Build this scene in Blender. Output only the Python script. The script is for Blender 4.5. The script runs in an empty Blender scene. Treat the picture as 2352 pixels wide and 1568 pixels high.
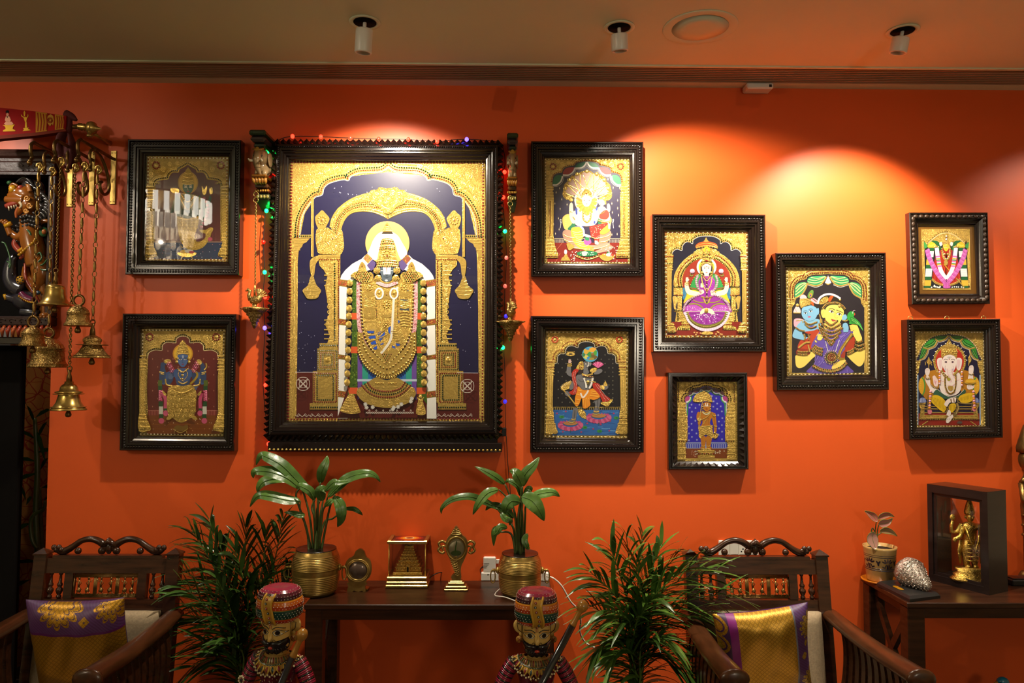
import bpy,math,random
from mathutils import Vector,Matrix
pi=math.pi
sc=bpy.context.scene
COL=sc.collection
random.seed(7)
# camera
FPX,EYE,DIST=1700.0,1.69,3.4
PITCH,YAW,ROLL=math.atan(71/1700),math.radians(-0.6),0.0045
CAM=Vector((0,-DIST,EYE))
ROT=(Matrix.Rotation(YAW,3,'Z')@Matrix.Rotation(pi/2+PITCH,3,'X')@Matrix.Rotation(ROLL,3,'Z'))
cd=bpy.data.cameras.new('camera')
cd.sensor_width=36
cd.lens=FPX/2352*36
cd.clip_start=0.02
co=bpy.data.objects.new('camera',cd)
co.location=CAM
co.rotation_euler=ROT.to_euler()
COL.objects.link(co)
sc.camera=co
OFFX=0.0
def ray(px,py):
 return ROT@Vector(((px-1176)/FPX,-(py-784)/FPX,-1))
def P(px,py,Y=0.0):
 'the point of the plane y=Y seen at a pixel of the photograph'
 d=ray(px,py)
 t=(Y-CAM.y)/d.y
 return CAM+d*t
def PZ(px,py,Z):
 d=ray(px,py)
 t=(Z-CAM.z)/d.z
 return CAM+d*t
def mpp(Y):
 return(Y+DIST)/FPX
# colour management, world, lamps
sc.view_settings.view_transform='Standard'
sc.view_settings.look='None'
sc.view_settings.gamma=1
sc.view_settings.use_curve_mapping=False
sc.view_settings.exposure=0.0
sc.cycles.use_denoising=True
sc.cycles.sample_clamp_indirect=6
sc.cycles.max_bounces=8
sc.cycles.transparent_max_bounces=16
sc.cycles.caustics_reflective=False
sc.cycles.caustics_refractive=False
w=bpy.data.worlds.new('world')
sc.world=w
w.use_nodes=True
w.node_tree.nodes['Background'].inputs[0].default_value=(1.0,0.80,0.58,1)
w.node_tree.nodes['Background'].inputs[1].default_value=0.10
CEIL=P(1176,197.5,0).z
def spot(name,loc,target,power,size,blend=0.5,col=(1,.88,.70),rad=0.02):
 l=bpy.data.lights.new(name,'SPOT')
 l.energy=power
 l.color=col
 l.spot_size=math.radians(size)
 l.spot_blend=blend
 l.shadow_soft_size=rad
 o=bpy.data.objects.new(name,l)
 o.location=loc
 o.rotation_euler=(Vector(target)-Vector(loc)).to_track_quat('-Z','Y').to_euler()
 COL.objects.link(o)
 return o
def point(name,loc,power,rad=.1,col=(1,.84,.62)):
 l=bpy.data.lights.new(name,'POINT')
 l.energy=power
 l.color=col
 l.shadow_soft_size=rad
 o=bpy.data.objects.new(name,l)
 o.location=loc
 COL.objects.link(o)
 return o
DOWNLIGHTS=[((838,50),(834,122),(885,720),140,108),((1422,62),(1424,118),(1650,740),150,96),((2073,70),(2062,122),(1935,790),165,92)]
DL=[]
for h,f_,a_,pw,sz in DOWNLIGHTS:
 hole=PZ(h[0],h[1],CEIL)
 foot=P(f_[0],f_[1],hole.y+.015)
 aim=P(a_[0],a_[1],0)
 ax=(foot-hole).normalized()
 DL.append((hole,foot,ax))
 spot('downlight_beam',foot+ax*.012,aim,pw,sz,.6)
spot('downlight_beam',(-2.62,-.62,CEIL-.13),(-2.2,0,1.9),30,100,.7,(1,.90,.78))
spot('downlight_beam',(2.78,-.62,CEIL-.13),(2.62,0,1.9),30,95,.7)
CH=Vector((-3.30,-3.75,3.345))
point('chandelier_glow',CH+Vector((0,0,-.42)),62,.012,(1,.84,.64))
point('room_fill',(1.6,-4.8,2.0),70,.2,(1,.86,.66))  # added fill light behind the camera, stands for no fixture
point('passage_fill',(-2.55,.30,2.3),5,.05)  # added light that brightens the branch-patterned passage wall, no fixture there
# colours and materials
def lin(c):
 return c/12.92 if c<=.04045 else((c+.055)/1.055)**2.4
def hx(s):
 return tuple(lin(int(s[i:i+2],16)/255) for i in(0,2,4))
NAMED=dict(R='7a1c1e',N='10301f',W='f2efe6',K='14100f',Y='f2c33c',B='2f55c8',V='171530',M='4e1716',O='e8802a',P='d0568e',SK='f3d9b0',T='8b2c1c',PL='e9e2cc',
GR='2f7a3a',LB='86b9e0',PU='8a3aa0')
def C(c):
 if isinstance(c,tuple):
  return c
 return hx(NAMED.get(c,c))
def nmat(name):
 m=bpy.data.materials.new(name)
 m.use_nodes=True
 nt=m.node_tree
 return m,nt,nt.nodes['Principled BSDF'],nt.links.new
def mat(name,col,rough=.5,metal=0.,attr=False,bump=0.,bscale=60.,bdist=.002,var=0.,vscale=8.,vstretch=None,coat=0.,spec=.5,detail=3.,dist=0.,emit=0.):
 m,nt,b,L=nmat(name)
 N=nt.nodes.new
 col=C(col)
 b.inputs['Base Color'].default_value=(*col,1)
 b.inputs['Roughness'].default_value=rough
 b.inputs['Metallic'].default_value=metal
 b.inputs['Coat Weight'].default_value=coat
 b.inputs['Coat Roughness'].default_value=.12
 b.inputs['Specular IOR Level'].default_value=spec
 src=None
 if attr:
  a=N('ShaderNodeAttribute')
  a.attribute_name='Col'
  src=a.outputs['Color']
  L(src,b.inputs['Base Color'])
 if emit:
  b.inputs['Emission Color'].default_value=(*col,1)
  b.inputs['Emission Strength'].default_value=emit
  if src:
   L(src,b.inputs['Emission Color'])
 tc=N('ShaderNodeTexCoord')
 if var:
  n=N('ShaderNodeTexNoise')
  n.inputs['Scale'].default_value=vscale
  n.inputs['Detail'].default_value=5
  if vstretch:
   mp=N('ShaderNodeMapping')
   mp.inputs['Scale'].default_value=vstretch
   L(tc.outputs['Object'],mp.inputs['Vector'])
   L(mp.outputs[0],n.inputs['Vector'])
  else:
   L(tc.outputs['Object'],n.inputs['Vector'])
  r=N('ShaderNodeMapRange')
  r.inputs['From Min'].default_value=.3
  r.inputs['From Max'].default_value=.7
  r.inputs['To Min'].default_value=1-var
  r.inputs['To Max'].default_value=1+var
  L(n.outputs[0],r.inputs['Value'])
  mx=N('ShaderNodeVectorMath')
  mx.operation='SCALE'
  if src:
   L(src,mx.inputs[0])
  else:
   mx.inputs[0].default_value=col
  L(r.outputs[0],mx.inputs['Scale'])
  L(mx.outputs[0],b.inputs['Base Color'])
 if bump:
  n=N('ShaderNodeTexNoise')
  n.inputs['Scale'].default_value=bscale
  n.inputs['Detail'].default_value=detail
  n.inputs['Distortion'].default_value=dist
  L(tc.outputs['Object'],n.inputs['Vector'])
  bp=N('ShaderNodeBump')
  bp.inputs['Strength'].default_value=bump
  bp.inputs['Distance'].default_value=bdist
  L(n.outputs[0],bp.inputs['Height'])
  L(bp.outputs[0],b.inputs['Normal'])
 return m
M={}
M['wall']=mat('orange_wall_paint',(.70,.096,.0150),.43,bump=.05,bscale=35,bdist=.002,var=.035,vscale=3,spec=.36)
M['plaster']=mat('ceiling_plaster',(.66,.66,.46),.8,var=.02,vscale=2)
M['vent']=mat('vent_metal',(.42,.30,.19),.45,.3)
M['dark']=mat('black_gap',(.005,.004,.0035),.9,spec=.1)
M['floor']=mat('floor_tiles',(.09,.06,.04),.35,var=.15,vscale=4)
M['frame']=mat('dark_frame_wood',(.0095,.0048,.0036),.17,bump=.12,bscale=90,bdist=.001,coat=.35)
M['frame_b']=mat('bronzed_frame_wood',(.035,.018,.010),.28,bump=.7,bscale=110,bdist=.004,dist=1.2,coat=.3)
M['wood']=mat('walnut_wood',(.034,.0115,.0048),.30,var=.45,vscale=5,vstretch=(1,6,14),coat=.12,spec=.35)
M['teak']=mat('polished_teak',(.040,.0135,.0052),.26,var=.45,vscale=4,vstretch=(2,14,14),coat=.15,spec=.4)
M['carved']=mat('carved_door_wood',(.030,.0095,.0058),.42,var=.3,vscale=6,bump=.5,bscale=60,bdist=.003,spec=.3)
M['rail']=mat('warm_teak_rail',(.062,.020,.0065),.28,var=.35,vscale=4,vstretch=(10,2,10),coat=.15,spec=.4)
M['darkwood']=mat('ebonised_wood',(.014,.008,.007),.3,var=.3,vscale=6,vstretch=(1,1,9),coat=.2)
M['gold']=mat('gilded_gesso',(.70,.47,.105),.24,.7,bump=.9,bscale=125,bdist=.007,detail=2,dist=2.2)
M['goldp']=mat('plain_gilding',(.74,.50,.12),.24,.6,bump=.5,bscale=90,bdist=.004)
M['goldf']=mat('fine_gilding',(.68,.45,.10),.25,.7,bump=.9,bscale=190,bdist=.005,detail=2,dist=1.6)
M['paint']=mat('picture_paint',(.5,.5,.5),.42,attr=True,spec=.4)
M['gem']=mat('glass_stones',(.2,.02,.02),.12,attr=True,spec=.7)
M['lac']=mat('lacquer_paint',(.5,.5,.5),.22,attr=True,coat=.5,var=.06,vscale=30)
M['matte']=mat('plain_paint',(.5,.5,.5),.7,attr=True,var=.05,vscale=20,spec=.1)
M['brass']=mat('aged_brass',(.46,.30,.085),.30,.80,bump=.25,bscale=70,bdist=.001,var=.3,vscale=22)
M['brassd']=mat('dark_brass',(.20,.115,.035),.36,.9,bump=.5,bscale=120,bdist=.002,var=.3,vscale=30)
M['brassb']=mat('bright_brass',(.56,.37,.105),.27,.85,bump=.15,bscale=50,bdist=.001,var=.15,vscale=20)
M['brassx']=mat('embossed_brass',(.40,.25,.075),.32,.9,bump=1.,bscale=75,bdist=.006,dist=1.5,var=.3,vscale=22)
M['silver']=mat('chased_silver',(.62,.56,.50),.26,.95,bump=1.,bscale=120,bdist=.006,dist=1.4,var=.25,vscale=60)
M['statue']=mat('gilt_metal',(.70,.46,.10),.22,.95,bump=.8,bscale=170,bdist=.004,dist=1)
M['leaf']=mat('glossy_leaf',(.040,.078,.014),.30,var=.4,vscale=14,bump=.3,bscale=40,bdist=.003,attr=True)
M['stem']=mat('green_stem',(.055,.085,.02),.4,var=.3,vscale=12)
M['soil']=mat('potting_soil',(.022,.012,.008),.9,bump=1,bscale=120,bdist=.008)
M['linen']=mat('beige_linen',(.36,.27,.165),.85,var=.16,vscale=140,bump=.4,bscale=300,bdist=.001)
M['white']=mat('white_plastic',(.72,.68,.60),.35)
M['black']=mat('black_plastic',(.012,.012,.012),.35)
M['cable']=mat('white_cable',(.66,.60,.52),.4)
M['chain']=mat('brass_chain',(.30,.185,.055),.33,.95,var=.2,vscale=60)
M['felt']=mat('dark_mirror',(.13,.085,.065),.16,.3)
M['maroon']=mat('maroon_cloth',(.075,.006,.006),.8,bump=.6,bscale=30,bdist=.01)
M['mat']=mat('ochre_mount',(.20,.115,.025),.6)
M['bulb']=mat('lit_bulb',(1,1,1),.3,attr=True,emit=9)
M['bulbdim']=mat('dim_bulb',(1,1,1),.2,attr=True,emit=.7)
M['crystal']=mat('lit_crystal',(1,.93,.80),.2,emit=9)
M['crystald']=mat('pale_crystal',(1,.90,.74),.2,emit=1.7)
M['drop']=mat('crystal_drop',(1,.90,.74),.2,emit=.7)
def brocade():
 m,nt,b,L=nmat('gold_brocade')
 N=nt.nodes.new
 at=N('ShaderNodeAttribute')
 at.attribute_name='Col'
 u=N('ShaderNodeUVMap')
 mp=N('ShaderNodeMapping')
 mp.inputs['Rotation'].default_value=(0,0,pi/4)
 mp.inputs['Scale'].default_value=(30,30,1)
 L(u.outputs[0],mp.inputs[0])
 ck=N('ShaderNodeTexVoronoi')
 ck.distance='CHEBYCHEV'
 ck.inputs['Randomness'].default_value=0
 ck.inputs['Scale'].default_value=1
 L(mp.outputs[0],ck.inputs['Vector'])
 r=N('ShaderNodeMath')
 r.operation='PINGPONG'
 r.inputs[1].default_value=.22
 L(ck.outputs['Distance'],r.inputs[0])
 rg=N('ShaderNodeMapRange')
 rg.inputs['From Max'].default_value=.22
 rg.inputs['To Min'].default_value=.62
 rg.inputs['To Max'].default_value=1.15
 L(r.outputs[0],rg.inputs['Value'])
 v=N('ShaderNodeVectorMath')
 v.operation='SCALE'
 L(at.outputs['Color'],v.inputs[0])
 L(rg.outputs[0],v.inputs['Scale'])
 L(v.outputs[0],b.inputs['Base Color'])
 b.inputs['Metallic'].default_value=.55
 b.inputs['Roughness'].default_value=.36
 bp=N('ShaderNodeBump')
 bp.inputs['Strength'].default_value=.3
 bp.inputs['Distance'].default_value=.002
 L(r.outputs[0],bp.inputs['Height'])
 L(bp.outputs[0],b.inputs['Normal'])
 return m
M['brocade']=brocade()
M['silk']=mat('purple_silk',(.1,.02,.12),.45,attr=True,bump=.3,bscale=400,bdist=.0006)
def pane_mat():
 m,nt,b,L=nmat('clear_pane')
 nt.nodes.remove(b)
 N=nt.nodes.new
 lw=N('ShaderNodeLayerWeight')
 lw.inputs[0].default_value=.5
 pw=N('ShaderNodeMath')
 pw.operation='POWER'
 pw.inputs[1].default_value=4
 L(lw.outputs['Facing'],pw.inputs[0])
 ma=N('ShaderNodeMath')
 ma.operation='MULTIPLY_ADD'
 ma.inputs[1].default_value=.9
 ma.inputs[2].default_value=.035
 L(pw.outputs[0],ma.inputs[0])
 t=N('ShaderNodeBsdfTransparent')
 g=N('ShaderNodeBsdfGlossy')
 g.inputs['Roughness'].default_value=.012
 mx=N('ShaderNodeMixShader')
 L(ma.outputs[0],mx.inputs[0])
 L(t.outputs[0],mx.inputs[1])
 L(g.outputs[0],mx.inputs[2])
 L(mx.outputs[0],nt.nodes['Material Output'].inputs[0])
 return m
M['pane']=pane_mat()
# object helpers
ORG={}
def tag(o,label=None,cat=None,group=None,kind=None):
 if label:
  o['label']=label
 if cat:
  o['category']=cat
 if group:
  o['group']=group
 if kind:
  o['kind']=kind
 return o
def thing(name,label,cat,loc=(0,0,0),group=None,kind=None):
 o=bpy.data.objects.new(name,None)
 o.empty_display_size=.05
 o.location=loc
 COL.objects.link(o)
 ORG[o.name]=Vector(loc)
 return tag(o,label,cat,group,kind)
def cr(pts,closed=False,n=5):
 'Catmull-Rom through the points (tuples of any dimension)'
 k=len(pts)
 if k<3:
  return[tuple(p) for p in pts]
 out=[]
 rng=range(k) if closed else range(k-1)
 for i in rng:
  if closed:
   p0,p1,p2,p3=pts[i-1],pts[i],pts[(i+1)%k],pts[(i+2)%k]
  else:
   p0,p1,p2,p3=pts[max(i-1,0)],pts[i],pts[i+1],pts[min(i+2,k-1)]
  for j in range(n):
   t=j/n
   out.append(tuple(.5*(2*b+(c-a)*t+(2*a-5*b+4*c-d)*t*t+(3*b-a-3*c+d)*t**3) for a,b,c,d in zip(p0,p1,p2,p3)))
 if not closed:
  out.append(tuple(pts[-1]))
 return out
def pp(s):
 if isinstance(s,str):
  return[tuple(float(q) for q in t.split(',')) for t in s.split()]
 return list(s)
class MB:
 'collects shapes (world coordinates) and links them as ONE mesh object'
 def __init__(s):
  s.v,s.f,s.m,s.c,s.sm,s.uv=[],[],[],[],[],None
 def add(s,vs,fs,m=0,c=None,smooth=False):
  o=len(s.v)
  s.v.extend(vs)
  for f in fs:
   s.f.append([i+o for i in f])
   s.m.append(m)
   s.c.append(c)
   s.sm.append(smooth)
 def box(s,a,b,m=0,c=None):
  x0,y0,z0=a
  x1,y1,z1=b
  s.add([(x0,y0,z0),(x1,y0,z0),(x1,y1,z0),(x0,y1,z0),(x0,y0,z1),(x1,y0,z1),(x1,y1,z1),(x0,y1,z1)],[(0,3,2,1),(4,5,6,7),(0,1,5,4),(1,2,6,5),(2,3,7,6),(3,
0,4,7)],m,c)
 def bbox(s,a,b,e=.004,m=0,c=None):
  'box with its edges chamfered'
  lo,hi=Vector(a),Vector(b)
  e=min(e,min(hi-lo)*.45)
  vs,idx=[],{}
  for ix in(0,1):
   for iy in(0,1):
    for iz in(0,1):
     for ax in range(3):
      p=[(lo,hi)[k][j] for j,k in enumerate((ix,iy,iz))]
      for j,k in enumerate((ix,iy,iz)):
       if j!=ax:
        p[j]+=e if k==0 else-e
      idx[(ix,iy,iz,ax)]=len(vs)
      vs.append(tuple(p))
  fs=[]
  for ax in range(3):
   u,v_=(ax+1)%3,(ax+2)%3
   for k in(0,1):
    q=[]
    for a_,b_ in((0,0),(1,0),(1,1),(0,1)):
     t=[0,0,0]
     t[ax],t[u],t[v_]=k,a_,b_
     q.append(idx[(*t,ax)])
    fs.append(q if k else q[::-1])
   for a_ in(0,1):
    for b_ in(0,1):
     t0,t1=[0,0,0],[0,0,0]
     t0[u],t0[v_],t1[u],t1[v_]=a_,b_,a_,b_
     t1[ax]=1
     q=[idx[(*t0,u)],idx[(*t1,u)],idx[(*t1,v_)],idx[(*t0,v_)]]
     fs.append(q if(a_==b_) else q[::-1])
  for ix in(0,1):
   for iy in(0,1):
    for iz in(0,1):
     q=[idx[(ix,iy,iz,k)] for k in range(3)]
     fs.append(q if(ix+iy+iz)%2 else q[::-1])
  s.add(vs,fs,m,c)
 def obox(s,p0,p1,w,d,m=0,c=None,up=(0,0,1)):
  'bar of section w x d from p0 to p1'
  p0,p1=Vector(p0),Vector(p1)
  t=(p1-p0).normalized()
  u=Vector(up).cross(t)
  if u.length<1e-4:
   u=Vector((1,0,0))
  u.normalize()
  n=t.cross(u)
  vs=[]
  for p in(p0,p1):
   for a,b in((-1,-1),(1,-1),(1,1),(-1,1)):
    vs.append(tuple(p+u*a*w/2+n*b*d/2))
  s.add(vs,[(3,2,1,0),(4,5,6,7),(0,1,5,4),(1,2,6,5),(2,3,7,6),(3,0,4,7)],m,c)
 def tube(s,pts,r,n=8,m=0,c=None,closed=False,flat=1.0):
  pts=[Vector(p) for p in pts]
  k=len(pts)
  rs=r if isinstance(r,(list,tuple)) else[r]*k
  if len(rs)!=k:
   rs=[rs[min(int(i/max(k-1,1)*(len(rs)-1)),len(rs)-2)]*(1-(i/(k-1)*(len(rs)-1))%1 if i<k-1 else 0)+rs[min(int(i/max(k-1,1)*(len(rs)-1))+1,len(rs)-1)]*((i/(k-1)*(len(rs)-1))%1 if i<k-1 else 1) for i in range(k)]
  vs,fs=[],[]
  u=None
  for i,p in enumerate(pts):
   a=pts[i-1] if(i or closed) else p
   b=pts[(i+1)%k] if(i<k-1 or closed) else p
   t=(b-a)
   t=t.normalized() if t.length>1e-9 else Vector((0,0,1))
   if u is None:
    u=t.cross(Vector((0,0,1)))
    if u.length<.2:
     u=t.cross(Vector((0,1,0)))
   u=(u-t*u.dot(t))
   u=u.normalized() if u.length>1e-6 else t.orthogonal().normalized()
   w_=t.cross(u)
   for j in range(n):
    an=2*pi*j/n
    vs.append(tuple(p+(u*math.cos(an)+w_*math.sin(an)*flat)*rs[i]))
  for i in range(k if closed else k-1):
   for j in range(n):
    a,b=i*n,((i+1)%k)*n
    fs.append((a+j,a+(j+1)%n,b+(j+1)%n,b+j))
  if not closed:
   fs.append(tuple(range(n))[::-1])
   fs.append(tuple((k-1)*n+j for j in range(n)))
  s.add(vs,fs,m,c,True)
 def lathe(s,prof,o=(0,0,0),n=24,m=0,c=None,sx=1.,sy=1.,ax=None,smooth=True):
  'profile of (radius, height) turned round an axis through o'
  o=Vector(o)
  q=Matrix.Identity(3) if ax is None else Vector((0,0,1)).rotation_difference(Vector(ax)).to_matrix()
  vs,fs=[],[]
  for r,z in prof:
   for j in range(n):
    a=2*pi*j/n
    vs.append(tuple(o+q@Vector((r*math.cos(a)*sx,r*math.sin(a)*sy,z))))
  k=len(prof)
  for i in range(k-1):
   for j in range(n):
    fs.append((i*n+j,i*n+(j+1)%n,(i+1)*n+(j+1)%n,(i+1)*n+j))
  if prof[0][0]>1e-6:
   fs.append(tuple(range(n))[::-1])
  if prof[-1][0]>1e-6:
   fs.append(tuple((k-1)*n+j for j in range(n)))
  s.add(vs,fs,m,c,smooth)
 def ell(s,o,r,m=0,c=None,nu=12,nv=8,rot=None):
  o=Vector(o)
  vs,fs=[],[]
  for i in range(nv+1):
   th=pi*i/nv
   for j in range(nu):
    a=2*pi*j/nu
    p=Vector((math.sin(th)*math.cos(a)*r[0],math.sin(th)*math.sin(a)*r[1],math.cos(th)*r[2]))
    vs.append(tuple(o+(rot@p if rot else p)))
  for i in range(nv):
   for j in range(nu):
    fs.append((i*nu+j,(i+1)*nu+j,(i+1)*nu+(j+1)%nu,i*nu+(j+1)%nu))
  s.add(vs,fs,m,c,True)
 def prism(s,pts,d,m=0,c=None):
  'closed ring of 3-D points pushed along d'
  n=len(pts)
  d=Vector(d)
  vs=[tuple(p) for p in pts]+[tuple(Vector(p)+d) for p in pts]
  s.add(vs,[tuple(range(n)),tuple(range(2*n-1,n-1,-1))]+[(i,i+n,(i+1)%n+n,(i+1)%n) for i in range(n)],m,c)
 def pe(s,px,py,Y,rx,ry,rz=None,c=None,m=0,rot=0,nu=12,nv=8):
  k=mpp(Y)
  s.ell(P(px,py,Y),(rx*k,(rz if rz is not None else min(rx,ry))*k,ry*k),m,c,nu,nv,Matrix.Rotation(math.radians(rot),3,'Y') if rot else None)
 def pt(s,pts,Y,r,c=None,m=0,n=8,sm=True,k=5,closed=False,flat=1.):
  q=pp(pts)
  q=[(a[0],a[1],a[2] if len(a)>2 else Y) for a in q]
  rs=r if isinstance(r,(list,tuple)) else[r]*len(q)
  q4=[(*a,b) for a,b in zip(q,rs)] if len(rs)==len(q) else[(*a,rs[0]) for a in q]
  if sm:
   q4=cr(q4,closed,k)
  s.tube([P(a,b,d) for a,b,d,e in q4],[e*mpp(d) for a,b,d,e in q4],n,m,c,closed,flat)
 def pslab(s,pts,Y,th,c=None,m=0,sm=False,k=4):
  q=pp(pts)
  if sm:
   q=cr(q,True,k)
  s.prism([P(a,b,Y) for a,b in q],(0,th,0),m,c)
 def build(s,name,mats,parent=None,loc=None,**kw):
  if not isinstance(mats,(list,tuple)):
   mats=[mats]
  o=Vector((0,0,0))
  if parent is not None:
   o=ORG[parent.name]
  elif loc is not None:
   o=Vector(loc)
  me=bpy.data.meshes.new(name)
  me.from_pydata([(v[0]-o.x,v[1]-o.y,v[2]-o.z) for v in s.v],[],s.f)
  for m in mats:
   me.materials.append(M[m] if isinstance(m,str) else m)
  me.polygons.foreach_set('material_index',s.m)
  me.polygons.foreach_set('use_smooth',s.sm)
  if any(c is not None for c in s.c):
   ca=me.color_attributes.new('Col','FLOAT_COLOR','CORNER')
   buf=[]
   for f,c in zip(s.f,s.c):
    cc=C(c) if c is not None else(.5,.5,.5)
    buf.extend((*cc,1.0)*len(f))
   ca.data.foreach_set('color',buf)
  if s.uv is not None:
   ul=me.uv_layers.new(name='UVMap')
   buf=[]
   for f in s.f:
    for i in f:
     buf.extend(s.uv[i])
   ul.data.foreach_set('uv',buf)
  me.validate()
  me.update()
  ob=bpy.data.objects.new(name,me)
  COL.objects.link(ob)
  if parent is not None:
   ob.parent=parent
   ORG[ob.name]=o
  else:
   ob.location=o
   ORG[ob.name]=o
  return tag(ob,**kw)
def copy_tree(o,parent=None):
 c=o.copy()
 COL.objects.link(c)
 if parent is not None:
  c.parent=parent
 for ch in list(o.children):
  copy_tree(ch,c)
 return c
# pictures: gesso relief and paint on a board
GOLDS={'G':1,'Gp':2,'Gf':3}
class Art:
 'shapes drawn in the units of a zoomed crop, laid on the board of a picture (plane y = Y at pixel rows ya..yb)'
 def __init__(s,x0,y0,k,Ya,Yb=None,ya=0,yb=1):
  s.x0,s.y0,s.k=x0,y0,k
  s.Ya,s.Yb,s.ya,s.yb=Ya,Ya if Yb is None else Yb,ya,yb
  zT,zB=P(1176,ya,s.Ya).z,P(1176,yb,s.Yb).z
  s.B_=(s.Ya-s.Yb)/(zT-zB)
  s.A=s.Ya-s.B_*zT
  s.mb=MB()
  s.h=.0002
  s.mx=None
 def crop(s,x0,y0,k):
  s.x0,s.y0,s.k=x0,y0,k
 def W(s,x,y,h=0):
  d=ray(s.x0+x/s.k,s.y0+y/s.k)
  t=(s.A+s.B_*CAM.z-CAM.y)/(d.y-s.B_*d.z)
  return(CAM.x+d.x*t,CAM.y+d.y*t-h,CAM.z+d.z*t)
 def nh(s):
  s.h+=4e-6
  return s.h
 def both(s,q):
  yield q
  if s.mx is not None:
   yield[(2*s.mx-a,b) for a,b in q][::-1]
 def mi(s,col,gem=False):
  if isinstance(col,str) and col in GOLDS:
   return GOLDS[col],None
  return(4 if gem else 0),col
 def poly(s,pts,col,h=None):
  m,c=s.mi(col)
  e=s.nh()
  h=h*.08 if h else(.00012 if m else 0)
  s.h=e+h
  for q in s.both(pts):
   if h:
    n=len(q)
    vs=[s.W(x,y,e-4e-6) for x,y in q]+[s.W(x,y,e+h) for x,y in q]
    s.mb.add(vs,[tuple(range(n,2*n))]+[(i,(i+1)%n,(i+1)%n+n,i+n) for i in range(n)],m,c)
   else:
    s.mb.add([s.W(x,y,e) for x,y in q],[tuple(range(len(q)))],m,c)
 def P(s,pts,col,h=None):
  s.poly(pp(pts),col,h)
 def S(s,pts,col,h=None,n=4):
  s.poly(cr(pp(pts),True,n),col,h)
 def Q(s,x0,y0,x1,y1,col,h=None):
  s.poly([(x0,y0),(x1,y0),(x1,y1),(x0,y1)],col,h)
 def E(s,x,y,rx,ry=None,col='W',rot=0,h=None,n=20):
  ry=rx if ry is None else ry
  a=math.radians(rot)
  s.poly([(x+rx*math.cos(t)*math.cos(a)-ry*math.sin(t)*math.sin(a),y+rx*math.cos(t)*math.sin(a)+ry*math.sin(t)*math.cos(a)) for t in(2*pi*i/n for i in range(n))],
col,h)
 def line(s,q,w,col,closed=False):
  m,c=s.mi(col)
  for q in s.both(q):
   e=s.nh()
   k=len(q)
   vs,fs=[],[]
   hh=min(w/s.k*mpp(0)*.28,.0011) if m else 0
   for i,(x,y) in enumerate(q):
    a=q[i-1] if(i or closed) else q[i]
    b=q[(i+1)%k] if(i<k-1 or closed) else q[i]
    dx,dy=b[0]-a[0],b[1]-a[1]
    d=math.hypot(dx,dy) or 1
    nx,ny=-dy/d*w/2,dx/d*w/2
    vs+=[s.W(x+nx,y+ny,e),s.W(x,y,e+hh),s.W(x-nx,y-ny,e)]
   for i in range(k if closed else k-1):
    a,b=i*3,((i+1)%k)*3
    fs+=[(a,b,b+1,a+1),(a+1,b+1,b+2,a+2)]
   s.mb.add(vs,fs,m,c,bool(m))
 def L(s,pts,w,col,closed=False,n=5):
  s.line(cr(pp(pts),closed,n),w,col,closed)
 def T(s,pts,w,col,closed=False):
  s.line(pp(pts),w,col,closed)
 def D(s,x,y,r,col,gem=True,ry=None,sq=False):
  m,c=s.mi(col,gem)
  ry=r if ry is None else ry
  for(x,y),in s.both([(x,y)]):
   e=s.h+(.0007 if gem and col not in GOLDS else 8e-6)
   n=4 if sq else 7
   of=pi/4 if sq else 0
   g=min(r/s.k*mpp(0),.0035)
   f=1.35 if sq else 1
   rg=[[s.W(x+r*f*q*math.cos(2*pi*i/n+of),y+ry*f*q*math.sin(2*pi*i/n+of),e+g*hq) for i in range(n)] for q,hq in((1,0),(.72,.55))]
   vs=rg[0]+rg[1]+[s.W(x,y,e+g*.8)]
   fs=[(i,(i+1)%n,n+(i+1)%n,n+i) for i in range(n)]+[(n+i,n+(i+1)%n,2*n) for i in range(n)]
   s.mb.add(vs,fs,m,c,not sq)
 def B(s,pts,step,r,cols,sm=True,closed=False,sq=False,ring=None):
  'a row of stones or beads along a path'
  q=pp(pts)
  if sm:
   q=cr(q,closed,8)
  if closed:
   q=q+[q[0]]
  mx,s.mx=s.mx,None
  if isinstance(cols,str):
   cols=cols.split()
  for qq in([q] if mx is None else[q,[(2*mx-a,b) for a,b in q]]):
   ln=[0]
   for a,b in zip(qq,qq[1:]):
    ln.append(ln[-1]+math.hypot(b[0]-a[0],b[1]-a[1]))
   cnt=max(1,round(ln[-1]/step))
   j=0
   for i in range(cnt+(0 if closed else 1)):
    d=ln[-1]*i/cnt
    while j<len(ln)-2 and ln[j+1]<d:
     j+=1
    t=(d-ln[j])/max(ln[j+1]-ln[j],1e-9)
    x=qq[j][0]+(qq[j+1][0]-qq[j][0])*t
    y=qq[j][1]+(qq[j+1][1]-qq[j][1])*t
    if ring:
     s.D(x,y,r*ring,'Gp')
    s.D(x,y,r,cols[i%len(cols)],sq=sq)
  s.mx=mx
 def spiral(s,x,y,r,turns=1.7,a0=0.,w=None,col='Gp',cw=1):
  n=int(turns*14)
  s.line([(x+r*(1-i/n*.88)*math.cos(a0+cw*turns*2*pi*i/n),y+r*(1-i/n*.88)*math.sin(a0+cw*turns*2*pi*i/n)) for i in range(n+1)],w or r*.28,col)
 def flower(s,x,y,r,cols,n=10,mid='Gp'):
  for i in range(n):
   a=2*pi*i/n
   s.D(x+r*math.cos(a),y+r*math.sin(a),r*.30,cols)
  s.D(x,y,r*.5,mid)
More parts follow.
